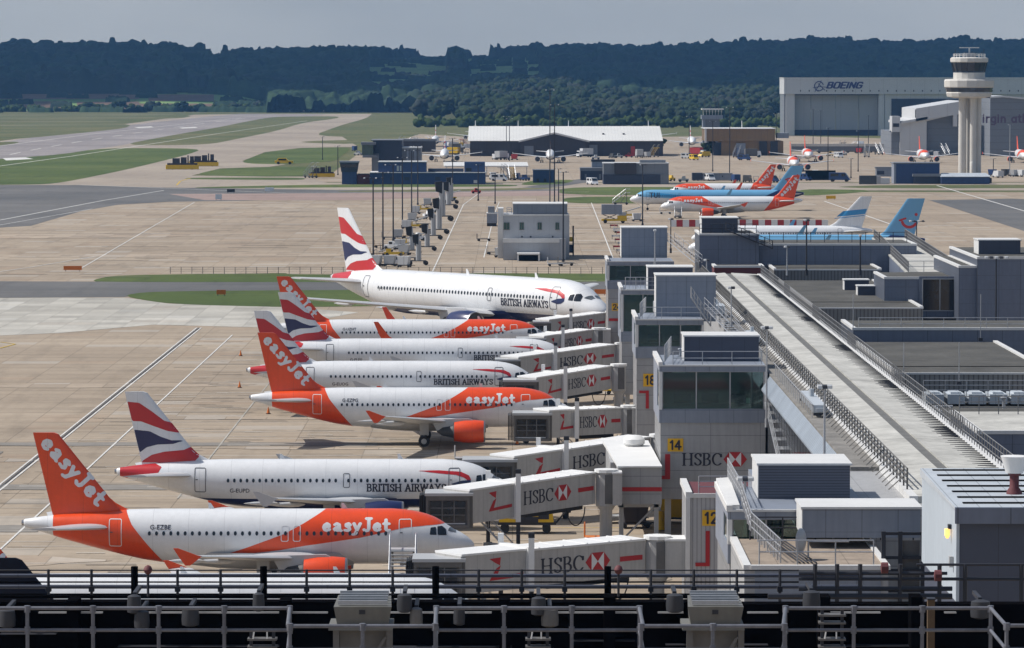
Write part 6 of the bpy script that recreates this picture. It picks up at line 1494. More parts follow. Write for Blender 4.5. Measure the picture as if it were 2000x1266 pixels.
bld('low dark brown shed with pitched roof behind the slate building', [('wall', BROWNB, 778, 850, 276, 297, 20), ('roof', GREYB, 776, 852, 272, 276, 21, -.4)], DZ(300), name='shed', cat='shed')
bld('small blue square hut right of the long blue building', [('wall', BLUEB, 1041, 1083, 333, 357, 9), ('roof', GREYB, 1040, 1084, 331.5, 333, 9.4, -.2)], DZ(357), name='hut', cat='hut', win=[(1048, 1053, 349, 356, DSTEEL), (1062, 1067, 349, 356, DSTEEL)])
o = empty('canopy', (PX(865, DZ(345), 345), DZ(345), 0), 'long white flat canopy on posts behind the long blue building', 'canopy')
dC = DZ(345)
part(o, 'roof', TRIM, lambda q: q.hexa([(PX(868, dC, 330), dC, PZ(326, dC)), (PX(1032, dC, 330), dC, PZ(326, dC)), (PX(1030, dC + 20, 330), dC + 22, PZ(326, dC) + .2), (PX(866, dC + 20, 330), dC + 22, PZ(326, dC) + .2)], [(PX(868, dC, 330), dC, PZ(324, dC)), (PX(1032, dC, 330), dC, PZ(324, dC)), (PX(1030, dC + 20, 330), dC + 22, PZ(324, dC) + 1.0), (PX(866, dC + 20, 330), dC + 22, PZ(324, dC) + 1.0)]))
for px in (872, 910, 950, 990, 1028): part(o, 'post', GALV, lambda q: q.box(PX(px, dC), PX(px, dC) + .3, dC + .3, dC + .6, 0, PZ(326, dC)))
dB = DZ(360)
bld('grey two storey block with dark lower wall and stair tower, centre right', [('wall', GREYB, 1179, 1306, 320, 341, 18), ('lower_wall', BLUED, 1178.5, 1290, 341, 360, 18, -.5), ('end_wall', GREYB, 1290, 1306.4, 341, 360, 18, -.4), ('dark_bay', BROWNB, 1200, 1243, 318.5, 340, 3, -1), ('roof', SILVL, 1178, 1307, 318.6, 320, 18.4, -.2), ('plant', GREYB, 1250, 1300, 313, 318, 8, 4)], dB,
    win=[])
bld('dark hipped shed with lean-to left of the grey two storey block', [('wall', BLUED, 1134, 1180, 334, 352, 12), ('roof', GREYB, 1133, 1181, 328, 334, 12.5, -.3), ('upper', CLADL, 1156, 1200, 316, 330, 8, 8), ('upper_roof', DSTEEL, 1155, 1201, 312, 316, 8.4, 7.8)], DZ(352), name='shed', cat='shed', win=[(1142, 1146, 340, 350, GREYB), (1170, 1174, 340, 350, GREYB)])
# white roofed hangar with central gable
dH = DZ(305); o = empty('white_roofed_hangar', (PX(918, dH, 305), dH, 0), 'long hangar with white ribbed roof and dark walls with a middle gable', 'hangar')
hx = lambda px: PX(px, dH, 290)
part(o, 'wall', BROWNB, lambda q: q.box(hx(918), hx(1295), dH, dH + 60, 0, PZ(276, dH)))
def hroof(q):
    for (a, c) in ((918, 1295),):
        q.hexa([(hx(a) - 1, dH - 1, PZ(276, dH)), (hx(c), dH - 1, PZ(276, dH)), (hx(c), dH + 60, PZ(276, dH)), (hx(a) - 1, dH + 60, PZ(276, dH))], [(hx(a) - 1, dH - 1, PZ(275, dH)), (hx(c), dH - 1, PZ(275, dH)), (hx(c), dH + 45, PZ(275, dH) + 6.5), (hx(a) - 1, dH + 45, PZ(275, dH) + 6.5)])
part(o, 'roof', M('white_roof', (.62, .62, .60), .7, .06, .05, seam=[(0, 1.6, .2, .12)]), hroof)
def gable(q):
    a, m2, c = hx(1016), hx(1082), hx(1148); zb_, zt3 = PZ(278, dH), PZ(262, dH)
    q.poly([(a, dH - 3, 0), (c, dH - 3, 0), (c, dH - 3, zb_), (m2, dH - 3, zt3), (a, dH - 3, zb_)])
    q.poly([(a, dH - 3, 0), (a, dH - 3, zb_), (a, dH + 1, zb_), (a, dH + 1, 0)]); q.poly([(c, dH - 3, 0), (c, dH - 3, zb_), (c, dH + 1, zb_), (c, dH + 1, 0)])
part(o, 'gable_wall', BROWNB, gable)
def groof(q):
    a, m2, c = hx(1013), hx(1082), hx(1151); zb_, zt3 = PZ(278, dH), PZ(261.5, dH)
    for (x0, z0, x1, z1) in ((a, zb_, m2, zt3), (m2, zt3, c, zb_)):
        q.hexa([(x0, dH - 4, z0), (x1, dH - 4, z1), (x1, dH + 34, z1), (x0, dH + 34, z0)], [(x0, dH - 4, z0 + .8), (x1, dH - 4, z1 + .8), (x1, dH + 34, z1 + .8), (x0, dH + 34, z0 + .8)])
part(o, 'gable_roof', TRIM, groof)
part(o, 'door', GREYB, lambda q: q.box(hx(1024), hx(1042), dH - 3.2, dH - 3, 0, PZ(285, dH))); part(o, 'door', GREYB, lambda q: q.box(hx(1151), hx(1167), dH - .2, dH, 0, PZ(283, dH)))
part(o, 'red_door_post', REDP, lambda q: q.box(hx(1232), hx(1240), dH - .3, dH, 0, PZ(286, dH)))
part(o, 'skylight', DSTEEL, lambda q: [q.box(hx(x), hx(x + 4), dH + 18, dH + 20, PZ(275, dH) + 2.6, PZ(275, dH) + 3.4) for x in (1178, 1218)])
# ochre building
dO = DZ(304)
bld('ochre brown building with dark doorways, right of the white roofed hangar', [('wall', OCHRE, 1378, 1514, 252, 276, 40), ('lower_wall', OCHRE, 1409, 1530, 276, 304, 38, 1), ('roof', TRIM, 1376, 1516, 251, 252, 41, -.6), ('corner_column', TRIM, 1376.5, 1380, 252, 279, 2, -.5), ('side_roof', CLADL, 1518, 1541, 260, 270, 12, 2), ('dark_door', DSTEEL, 1483, 1498, 276, 304, 1, -.4), ('dark_door', DSTEEL, 1505, 1519, 276, 304, 1, -.4), ('roller_door', CLADL, 1438, 1456, 280, 300, 1, -.2), ('dark_bay', BLUED, 1394, 1409, 279, 304, 10, 4)], dO)
o = empty('old_control_tower', (PX(1391, dO + 60, 304), dO + 60, 0), 'small old control tower with green glass cabin behind the ochre building', 'tower')
dT = dO + 60; tx0, tx1 = PX(1372, dT), PX(1411, dT)
part(o, 'shaft', CLADL, lambda q: q.box(tx0, tx0 + 1.2, dT, dT + 8, 0, PZ(233, dT)))
part(o, 'shaft', GREYB, lambda q: q.box(tx0 + 1.2, tx1 - 1.5, dT + .3, dT + 8, 0, PZ(233, dT)))
part(o, 'balcony', CLADL, lambda q: q.box(tx0 - .6, tx1, dT - 1, dT + 9, PZ(233, dT), PZ(225, dT)))
part(o, 'cabin_glass', GLASSG, lambda q: q.hexa([(tx0 + .4, dT - .3, PZ(225, dT)), (tx1 - .4, dT - .3, PZ(225, dT)), (tx1 - .4, dT + 8, PZ(225, dT)), (tx0 + .4, dT + 8, PZ(225, dT))], [(tx0, dT - .8, PZ(214.5, dT)), (tx1, dT - .8, PZ(214.5, dT)), (tx1, dT + 8.6, PZ(214.5, dT)), (tx0, dT + 8.6, PZ(214.5, dT))]))
part(o, 'mullion', TRIM, lambda q: [q.hexa([(tx0 + .4 + k * 1.45, dT - .45, PZ(225, dT)), (tx0 + .55 + k * 1.45, dT - .45, PZ(225, dT)), (tx0 + .55 + k * 1.45, dT - .2, PZ(225, dT)), (tx0 + .4 + k * 1.45, dT - .2, PZ(225, dT))], [(tx0 + .1 + k * 1.55, dT - .95, PZ(214.5, dT)), (tx0 + .25 + k * 1.55, dT - .95, PZ(214.5, dT)), (tx0 + .25 + k * 1.55, dT - .7, PZ(214.5, dT)), (tx0 + .1 + k * 1.55, dT - .7, PZ(214.5, dT))]) for k in range(7)])
part(o, 'roof', TRIM, lambda q: q.box(tx0 - .5, tx1 + .5, dT - 1.2, dT + 9, PZ(214.5, dT), PZ(212.5, dT)))
part(o, 'antenna', DSTEEL, lambda q: [q.tube((tx0 + k, dT + 2, PZ(213, dT)), (tx0 + k, dT + 2, PZ(213, dT) + h), .15, 5) for k, h in ((1, 3), (4, 2), (6.3, 7), (8, 3))])
# big hangar with BOEING
dG = DZ(265); GX = lambda px: PX(px, dG, 220); GZ = lambda y: PZ(y, dG)
o = empty('boeing_hangar', (GX(1535), dG, 0), 'huge pale silver hangar lettered BOEING, behind the control tower', 'hangar'); o.name = 'silver_hangar'
part(o, 'side_wall', HGREY, lambda q: q.box(GX(1532), GX(1535), dG + 3, dG + 45, 0, GZ(184.2)))
part(o, 'wall', SILVL, lambda q: (q.box(GX(1535), GX(1552), dG, dG + 45, 0, GZ(184)), q.box(GX(1716), GX(1727), dG, dG + 45, 0, GZ(184)), q.box(GX(1728), GX(2100), dG + .5, dG + 45, 0, GZ(184))))
part(o, 'fascia', SILVL, lambda q: q.box(GX(1531), GX(2100), dG - 1.5, dG + 45, GZ(184), GZ(153)))
part(o, 'roof_edge', TRIM, lambda q: q.box(GX(1530), GX(2100), dG - 1.8, dG + 45, GZ(153), GZ(151.6)))
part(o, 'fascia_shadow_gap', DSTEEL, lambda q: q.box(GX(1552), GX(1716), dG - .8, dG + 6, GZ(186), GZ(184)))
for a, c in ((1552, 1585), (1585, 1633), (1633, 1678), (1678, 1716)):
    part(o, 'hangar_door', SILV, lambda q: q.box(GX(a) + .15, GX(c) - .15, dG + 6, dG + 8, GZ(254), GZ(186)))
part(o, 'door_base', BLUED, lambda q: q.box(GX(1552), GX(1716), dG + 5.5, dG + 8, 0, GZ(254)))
part(o, 'dark_opening', BLUED, lambda q: q.box(GX(1741), GX(1990), dG - .1, dG + .5, GZ(250), GZ(193)))
part(o, 'vent_row', DSTEEL, lambda q: [q.box(GX(x), GX(x + 2), dG - 1.7, dG - 1.5, GZ(179), GZ(176)) for x in range(1562, 2000, 17)])
def boeing(q):
    h = GZ(161) - GZ(172); x0 = GX(1613); wd = text_width('BOEING', SANS, .04); sc = (GX(1683) - GX(1613)) / wd
    letters(q, 'BOEING', SANS, .13, .11, lambda u, v: (x0 + u * sc, dG - 1.75, GZ(172) + v * h), 0, .08, .04, shear=.28)
    cx, cz = GX(1599), GZ(168.5); ring = [arc(0, 0, 1, 1.05, 20, 330, 18)]
    f = lambda u, v: (cx + u * 2.9, dG - 1.74, cz + v * 2.9)
    march(q, sd_stroke(ring, .11, .11), -1.3, 1.3, -1.3, 1.3, .09, f, 0)
    march(q, sd_stroke([[(-.9, -1.2), (.1, .4), (.5, 1.25)], [(-1.3, -.35), (.2, -.1), (1.9, -.25)], [(-.2, .6), (1.3, -.9)]], .09, .07), -1.6, 2.0, -1.4, 1.5, .09, lambda u, v: (f(u, v)[0], dG - 1.76, f(u, v)[2]), 0)
part(o, 'lettering', [M('blue_lettering', (.04, .05, .16), .6, .03)], boeing)
# grey hangar with purple lettering
dV = DZ(303); VX = lambda px: PX(px, dV, 260); VZ = lambda y: PZ(y, dV)
o = empty('grey_hangar', (VX(1740), dV, 0), 'grey hangar with sloping white edged roof and faint purple lettering, behind the control tower', 'hangar')
part(o, 'wall', HGREY, lambda q: q.box(VX(1741), VX(1809), dV, dV + 60, 0, VZ(256)))
def vw(q, a, za, c, zc2, y0, y1): q.hexa([(a, y0, 0), (c, y0, 0), (c, y1, 0), (a, y1, 0)], [(a, y0, za), (c, y0, zc2), (c, y1, zc2), (a, y1, za)])
part(o, 'wall', HGREY, lambda q: (vw(q, VX(1809), VZ(224), VX(1872), VZ(210), dV + 1, dV + 70), vw(q, VX(1920), VZ(188), VX(1945), VZ(187), dV - 30, dV + 70), vw(q, VX(1945), VZ(187), VX(2100), VZ(202), dV - 30, dV + 70)))
part(o, 'low_wing', SILVL, lambda q: (q.box(VX(1741), VX(1757), dV - 3, dV + 10, VZ(258), VZ(227)), vw(q, VX(1757), VZ(240), VX(1809), VZ(231), dV - 2, dV - .1)))
part(o, 'slot_window', DSTEEL, lambda q: q.box(VX(1743), VX(1755), dV - 3.2, dV - 3, VZ(248), VZ(241)))
def vroof(q):
    for (xa, ya, xb, yb, h, y0) in ((1787, 212, 1880, 197, 6.2, dV - 4), (1760, 237, 1810, 228, 1.2, dV - 4), (1809, 224, 1872, 209, 3.2, dV - 2), (1920, 188, 1945, 186.5, .8, dV - 31), (1945, 186.5, 2100, 201, .8, dV - 31)):
        a, c, za, zc2 = VX(xa), VX(xb), VZ(ya), VZ(yb)
        q.hexa([(a, y0, za - h), (c, y0, zc2 - h), (c, dV + 70, zc2 - h), (a, dV + 70, za - h)], [(a, y0, za), (c, y0, zc2), (c, dV + 70, zc2), (a, dV + 70, za)])
part(o, 'roof', SILVL, vroof)
part(o, 'end_frame', SILVL, lambda q: (q.box(VX(1860), VX(1868), dV - 3.9, dV - .1, VZ(247), VZ(206)), q.box(VX(1787), VX(1793), dV - 3.9, dV - .1, VZ(230), VZ(214))))
wd = text_width('virgin atlantic', SANS, .05)
part(o, 'lettering', [M('purple_lettering', (.11, .075, .13), .6, .03)], lambda q: letters(q, 'virgin atlantic', SANS, .09, .09, lambda u, v: (VX(1893) + u * 4.6, dV - 30.1, VZ(238) + v * 4.0), 0, .1, .05))
# control tower
dK = DZ(342); KX = lambda px: PX(px, dK, 250); KZ = lambda y: PZ(y, dK); kc = KX(1895.5); yc_ = dK + 6
o = empty('control_tower', (kc, yc_, 0), 'tall white control tower on three round columns with two drum shaped decks', 'control tower')
m_per = dK / FPX
for (px, w2, dy) in ((1883, 7.6, 0), (1903, 6.4, -2), (1914, 6.5, 1), (1896, 5, 3)):
    part(o, 'column', CONCW, lambda q: q.lathe([(w2 * m_per, 0), (w2 * m_per, KZ(188))], KX(px), yc_ + dy, 20), smooth=True)
part(o, 'short_column', CONCW, lambda q: q.lathe([(4.5 * m_per, 0), (4.5 * m_per, KZ(318)), (3 * m_per, KZ(316))], KX(1900), yc_ - 4.5, 16), smooth=True)
r_ = lambda px: px * m_per
part(o, 'lower_deck', [CONCW, GLASSD], lambda q: q.lathe([(r_(28), KZ(192), 0), (r_(43), KZ(189), 0), (r_(45), KZ(182), 0), (r_(44), KZ(180), 1), (r_(47), KZ(171.5), 0), (r_(48.5), KZ(170), 0), (r_(49), KZ(158), 0), (r_(47), KZ(155), 0), (r_(28), KZ(154), 0)], kc, yc_, 16))
part(o, 'neck', CONCW, lambda q: q.lathe([(r_(31), KZ(155), 0), (r_(31), KZ(142), 0)], kc, yc_, 16))
part(o, 'cabin', [CONCW, GLASSD], lambda q: q.lathe([(r_(31), KZ(142), 1), (r_(30.5), KZ(139), 1), (r_(35), KZ(122), 0), (r_(37), KZ(121), 0), (r_(37), KZ(114), 0), (r_(34), KZ(112), 0), (.1, KZ(111.5), 0)], kc, yc_, 16))
part(o, 'cabin_mullion', DSTEEL, lambda q: [q.tube((kc + r_(31) * math.cos(a), yc_ + r_(31) * math.sin(a), KZ(141)), (kc + r_(35.5) * math.cos(a), yc_ + r_(35.5) * math.sin(a), KZ(122)), .12, 4) for a in np.arange(.2, 6.4, .3927)])
def roofrail(q):
    for i in range(24):
        a, b2 = 2 * math.pi * i / 24, 2 * math.pi * (i + 1) / 24
        for z in (KZ(108), KZ(105.5)): q.tube((kc + r_(31) * math.cos(a), yc_ + r_(31) * math.sin(a), z), (kc + r_(31) * math.cos(b2), yc_ + r_(31) * math.sin(b2), z), .08, 4)
        q.tube((kc + r_(31) * math.cos(a), yc_ + r_(31) * math.sin(a), KZ(112)), (kc + r_(31) * math.cos(a), yc_ + r_(31) * math.sin(a), KZ(105)), .09, 4)
part(o, 'roof_railing', TRIM, roofrail)
part(o, 'radar_antenna', TRIM, lambda q: (q.tube((kc, yc_, KZ(112)), (kc, yc_, KZ(94)), .35, 8), q.box(kc - r_(19), kc + r_(19), yc_ - .5, yc_ + .5, KZ(94), KZ(92.2))))
part(o, 'aerial', DSTEEL, lambda q: [q.tube((kc + r_(x), yc_ - 1, KZ(112)), (kc + r_(x), yc_ - 1, KZ(112 - h)), .12, 5) for x, h in ((-28, 15), (-22, 10), (-14, 8), (12, 9), (24, 11), (28, 16), (5, 12))])
part(o, 'roof_cabin', GREYB, lambda q: q.box(kc - r_(10), kc + r_(10), yc_ - 2, yc_ + 2, KZ(112), KZ(103)))
bld('blue building with grey front canopy at the foot of the control tower, left', [('wall', BLUEB, 1750, 1835, 320, 359, 14), ('roof', GREYB, 1745, 1836, 318, 320, 14.5, -.3), ('left_edge', CLADL, 1746, 1750.5, 320, 359, 10), ('canopy', GREYB, 1783, 1838, 340, 345, 4, -3), ('porch', BLUED, 1785, 1836, 345, 359, 2, -2)], DZ(359))
bld('long low blue shed with pale roof right under the control tower', [('wall', BLUEB, 1839, 1933, 346, 359, 8), ('end_door', DSTEEL, 1933, 1937, 348, 358, 6, 1)], DZ(359.5) - 3, name='shed', cat='shed').children
o = empty('shed_roof', (0, 0, 0), 'x', 'x'); bpy.data.objects.remove(o)
shed = [q for q in COL.objects if q.get('label', '').startswith('long low blue shed')][0]; dS_ = DZ(359.5) - 3
part(shed, 'roof', ROOFL2, lambda q: q.hexa([(PX(1838, dS_), dS_ - .5, PZ(346, dS_)), (PX(1936, dS_), dS_ - .5, PZ(346, dS_)), (PX(1934, dS_), dS_ + 8.5, PZ(346, dS_)), (PX(1838, dS_), dS_ + 8.5, PZ(346, dS_))], [(PX(1838, dS_), dS_ - .5, PZ(345, dS_)), (PX(1936, dS_), dS_ - .5, PZ(345, dS_)), (PX(1930, dS_), dS_ + 8.5, PZ(339, dS_)), (PX(1842, dS_), dS_ + 8.5, PZ(339, dS_))]))
bld('grey hut with dark windows left of the blue tower building', [('wall', CLADL, 1712, 1742, 328, 345, 6), ('roof', GREYB, 1710, 1744, 326.5, 328, 6.3, -.2)], DZ(352), name='hut', cat='hut', win=[(1713, 1727, 334, 341, BLUED)])
bld('round cornered corrugated tank hut beside the fence, left of the blue tower building', [('wall', CORR, 1706, 1720, 344, 359, 4), ('wall', SILVL, 1720, 1738, 348, 359, 4)], DZ(359.6), name='hut', cat='hut')
# pale grey pier end building in the middle
dM = DZ(508); MX = lambda px, d=dM: PX(px, d, 460); MZ = lambda y, d=dM: PZ(y, d)
MID = M('pale_grey_wall', (.36, .375, .40), .6, .06, .1, seam=[(0, 3.2, .06, .25)], streak=.1)
o = empty('pier_end_building', (MX(983), dM, 0), 'pale grey stepped building with five small windows standing alone on the apron', 'building')
part(o, 'wall', MID, lambda q: q.box(MX(983), MX(1099), dM, dM + 20, 0, MZ(470)))
part(o, 'wall', MID, lambda q: q.box(MX(983), MX(1112, dM + 6), dM + 6, dM + 26, 0, MZ(421, dM + 6)))
part(o, 'roof_edge', TRIM, lambda q: (q.box(MX(983) - .1, MX(1112, dM + 6) + .1, dM + 5.8, dM + 6.2, MZ(421, dM + 6), MZ(419, dM + 6)), q.box(MX(983) - .1, MX(1093), dM - .15, dM + .3, MZ(474), MZ(466))))
part(o, 'roof', TRIM, lambda q: q.box(MX(983), MX(1099), dM + .3, dM + 6, MZ(470) - .05, MZ(469)))
part(o, 'penthouse', GREYB, lambda q: q.box(MX(1002, dM + 12), MX(1108, dM + 12), dM + 12, dM + 24, MZ(421, dM + 12) - .2, MZ(399, dM + 12)))
part(o, 'penthouse_roof', TRIM, lambda q: q.box(MX(1001, dM + 12), MX(1109, dM + 12), dM + 11.8, dM + 24.2, MZ(399, dM + 12), MZ(397.5, dM + 12)))
part(o, 'side_tower', TRIM, lambda q: q.box(MX(972), MX(983) - .02, dM + 10, dM + 18, 0, MZ(407, dM + 10)))
part(o, 'round_corner', MID, lambda q: q.lathe([(.8, 0), (.8, MZ(466))], MX(1098), dM + .6, 12), smooth=True)
part(o, 'canopy', TRIM, lambda q: (q.box(MX(1010), MX(1054), dM - 5, dM, MZ(496), MZ(493)), q.box(MX(1010), MX(1013), dM - 5, dM - 4.7, 0, MZ(496)), q.box(MX(1051), MX(1054), dM - 5, dM - 4.7, 0, MZ(496))))
part(o, 'open_bay', TARBLK, lambda q: q.box(MX(1013) + .02, MX(1051) - .02, dM - 4.5, dM - .02, 0, MZ(497)))
for (a, c) in ((984, 995), (1015, 1023), (1050, 1058), (1085, 1092)):
    w2 = part(o, 'window', GLASSG, lambda q: q.box(MX(a, dM + 5.9), MX(c, dM + 5.9), dM + 5.85, dM + 5.98, MZ(448, dM + 6), MZ(435, dM + 6)))
    part(w2, 'window_frame', GUNM, lambda q: (q.box(MX(a, dM + 5.9) - .08, MX(c, dM + 5.9) + .08, dM + 5.8, dM + 5.99, MZ(448, dM + 6) - .12, MZ(448, dM + 6)), q.box(MX((a + c) / 2, dM + 5.9) - .04, MX((a + c) / 2, dM + 5.9) + .04, dM + 5.8, dM + 5.84, MZ(448, dM + 6), MZ(435, dM + 6))))
part(o, 'vent', DSTEEL, lambda q: [q.box(MX(x, dM + 5.9), MX(x + 3, dM + 5.9), dM + 5.85, dM + 5.98, MZ(464, dM + 6), MZ(461, dM + 6)) for x in (1018, 1035, 1078)])
railing('railing on the low penthouse of the pale grey stepped building', [(MX(990, dM + 20), dM + 20, MZ(421, dM + 6)), (MX(1002, dM + 12) - .3, dM + 20, MZ(421, dM + 6))], 1.2, 1, .06, GALV, 3)
bld('small grey cabins stacked left of the pale grey stepped building', [('wall', CLADL, 951, 971, 418, 436, 6), ('roof', TRIM, 950, 972, 416, 418, 6.2, -.1), ('upper', GREYB, 953, 966, 404, 416, 5, 1), ('base', DSTEEL, 951, 970, 436, 442, 5, .5)], DZ(442), name='hut', cat='hut')
bld('brown post box stand right of the pale grey stepped building', [('post', BROWNB, 1118, 1121, 441, 500, .4), ('panel', YELP, 1112, 1118, 463, 472, .3), ('cabinet', BLUED, 1112, 1120, 478, 494, 1)], DZ(500), name='service_post', cat='service post')

# ------------------------------------------------------------------ masts
MG = 'tall floodlight masts across the airfield'
mast_i = 0
def mast(label, px, yt, yb, heads=4, r=.2, mat=None, spread=1.2):
    d = DZ(yb); s = d / 900
    return lamp_post(label, px, yt, yb, d, r, heads, mat or DSTEEL, MG, 'floodlight_mast', spread)
names_ = ['nearest and leftmost', 'second', 'third', 'fourth', 'fifth', 'sixth']
for i, (px, yt, yb) in enumerate([(729, 348, 512), (748, 337, 490), (768, 322, 470), (786, 308, 443), (804, 294, 428), (816, 286, 400)]):
    mast(names_[i] + ' mast of the row of six on the bare apron', px, yt, yb, 4 if i % 2 == 0 else 3)
for (px, yt, yb, lb) in [(884, 270, 393, 'single mast behind the wheeled columns'), (934, 322, 392, 'short mast before the grey cabins'), (967, 337, 398, 'short thin mast left of the pale grey stepped building'), (1074, 176, 396, 'tallest mast rising above the hangar roof, left of a close pair'),
        (1083, 205, 396, 'slightly shorter mast of the close pair'), (1091, 330, 398, 'low mast just right of the close pair'), (1100, 336, 511, 'thick mast in front of the pale grey stepped building'), (1255, 322, 440, 'mast in front of the nose of the light blue airliner'),
        (630, 267, 312, 'thin mast on the grass left of the lookout tower'), (660, 285, 342, 'thin mast by the parked machinery left of the lookout tower'), (995, 232, 314, 'mast in front of the left half of the white roofed hangar'), (989, 228, 312, 'mast beside the one before the hangar, slightly taller'),
        (1346, 228, 300, 'mast beside the far white airliner by the old tower'), (1392, 237, 335, 'mast in front of the left part of the ochre building'), (1425, 210, 352, 'tall mast in front of the middle of the ochre building'), (1516, 222, 300, 'dark mast at the right end of the ochre building'),
        (1603, 216, 292, 'mast before the left hangar door'), (1617, 250, 345, 'mast with floodlight ball before the hangar doors'), (1676, 256, 335, 'short mast right of the far orange airliner'), (1696, 226, 297, 'mast with crossarm before the right hangar door'), (1662, 310, 348, 'short mast by the dark fence'),
        (1972, 244, 340, 'white mast right of the control tower'), (1940, 310, 345, 'thin short mast just right of the tower shed'), (1588, 214, 292, 'thin mast before the left edge of the hangar doors')]:
    mast(lb, px, yt, yb, 3 if yt < 240 else 2, .2, GALV if px > 1950 else DSTEEL)

# ------------------------------------------------------------------ ground vehicles and stand equipment
def wheelset(q, xs_, ys_, r, w=.25):
    for x in xs_:
        for y in ys_:
            k0 = len(q.v); q.lathe([(r * .4, -w / 2), (r, -w / 2), (r, w / 2), (r * .4, w / 2)], 0, 0, 12)
            q.v[k0:] = [(x + v_[0], y + v_[2], r + v_[1]) for v_ in q.v[k0:]]
def veh(label, cat, px, py, rz, kind, col, group=None, name=None, k=1.0, XY=None):
    x, y = XY if XY else G(px, py)[:2]
    o = empty(name or kind, (x, y, 0), label, cat, group, rz); o.scale = (k, k, k)
    def pp(nm, mats, fn):
        q = MB(); fn(q); return q.build(nm, mats, o, local=True)
    def wheels(xs_, ys_, r):
        for X_ in xs_:
            for Y_ in ys_: pp('wheel', BLACK, lambda q: wheelset(q, [X_], [Y_], r))
    if kind == 'van':
        pp('body', col, lambda q: (q.hexa([(-2.4, -.95, .4), (2.5, -.95, .4), (2.5, .95, .4), (-2.4, .95, .4)], [(-2.4, -.9, 2.1), (1.2, -.9, 2.1), (1.2, .9, 2.1), (-2.4, .9, 2.1)]),))
        pp('windscreen', GLASSD, lambda q: q.hexa([(1.75, -.8, 1.25), (1.95, -.8, 1.25), (1.95, .8, 1.25), (1.75, .8, 1.25)], [(1.2, -.75, 1.95), (1.42, -.75, 1.95), (1.42, .75, 1.95), (1.2, .75, 1.95)]))
        pp('side_window', GLASSD, lambda q: (q.box(.5, 1.3, -.96, -.9, 1.25, 1.85), q.box(-2.0, -.2, -.96, -.9, 1.25, 1.85))); wheels((-1.6, 1.6), (-.85, .85), .36)
    elif kind == 'car':
        pp('body', col, lambda q: (q.hexa([(-2.1, -.85, .3), (2.1, -.85, .3), (2.1, .85, .3), (-2.1, .85, .3)], [(-2.1, -.82, .85), (2.1, -.82, .78), (2.1, .82, .78), (-2.1, .82, .85)]), q.hexa([(-1.7, -.78, .85), (1.1, -.78, .82), (1.1, .78, .82), (-1.7, .78, .85)], [(-1.4, -.65, 1.42), (.4, -.65, 1.42), (.4, .65, 1.42), (-1.4, .65, 1.42)])))
        pp('side_window', GLASSD, lambda q: q.box(-1.3, .5, -.8, -.72, .92, 1.3)); wheels((-1.3, 1.35), (-.8, .8), .32)
    elif kind == 'box_truck':
        pp('box_body', col, lambda q: q.box(-3.2, 1.4, -1.2, 1.2, 1.0, 3.3)); pp('cab', WHITE, lambda q: q.hexa([(1.5, -1.1, .5), (3.1, -1.1, .5), (3.1, 1.1, .5), (1.5, 1.1, .5)], [(1.5, -1.1, 2.4), (2.7, -1.1, 2.4), (2.7, 1.1, 2.4), (1.5, 1.1, 2.4)]))
        pp('chassis', DSTEEL, lambda q: q.box(-3.2, 3, -.5, .5, .5, .98)); pp('windscreen', GLASSD, lambda q: q.box(2.85, 3.0, -.95, .95, 1.4, 2.1)); wheels((-2.2, 2.2), (-1, 1), .48)
    elif kind == 'catering_truck':
        pp('box_body', col, lambda q: q.box(-3.4, 2.0, -1.25, 1.25, 2.3, 4.9)); pp('cab', YELP, lambda q: q.box(.8, 3.2, -1.15, 1.15, .6, 2.0)); pp('scissor', DSTEEL, lambda q: (q.tube((-3, -.8, 1), (.5, -.8, 2.25), .1, 5), q.tube((.5, -.8, 1), (-3, -.8, 2.25), .1, 5)))
        pp('chassis', YELP, lambda q: q.box(-3.4, .8, -1.1, 1.1, .6, 1.1)); wheels((-2.4, 2.2), (-1, 1), .5)
    elif kind == 'dolly':
        pp('deck', col, lambda q: (q.box(-1.6, 1.6, -.8, .8, .45, .6), q.tube((1.6, 0, .5), (2.5, 0, .3), .05, 5))); pp('side_frame', col, lambda q: (q.tube((-1.6, -.8, .6), (-1.6, -.8, 1.7), .05, 4), q.tube((-1.6, .8, .6), (-1.6, .8, 1.7), .05, 4), q.tube((-1.6, -.8, 1.7), (-1.6, .8, 1.7), .05, 4)))
        wheels((-1.2, 1.2), (-.7, .7), .24)
    elif kind == 'container':
        pp('shell', col, lambda q: q.hexa([(-1, -.75, .5), (.8, -.75, .5), (.8, .75, .5), (-1, .75, .5)], [(-1.2, -.75, 2.1), (1.1, -.75, 2.1), (1.1, .75, 2.1), (-1.2, .75, 2.1)])); pp('trolley', DSTEEL, lambda q: (q.box(-1.3, 1.3, -.8, .8, .3, .45), q.tube((1.3, 0, .4), (2.2, 0, .3), .05, 4))); wheels((-1, 1), (-.6, .6), .2)
    elif kind == 'tug':
        pp('body', col, lambda q: (q.box(-1.5, 1.5, -.8, .8, .35, 1.0), q.hexa([(-.6, -.7, 1.0), (.6, -.7, 1.0), (.6, .7, 1.0), (-.6, .7, 1.0)], [(-.5, -.65, 1.75), (.3, -.65, 1.75), (.3, .65, 1.75), (-.5, .65, 1.75)]))); pp('window', GLASSD, lambda q: q.box(-.4, .35, -.74, -.68, 1.1, 1.6)); wheels((-1, 1), (-.75, .75), .36)
    elif kind == 'wheeled_column':
        h = rng.uniform(5.2, 7.2); hh = h
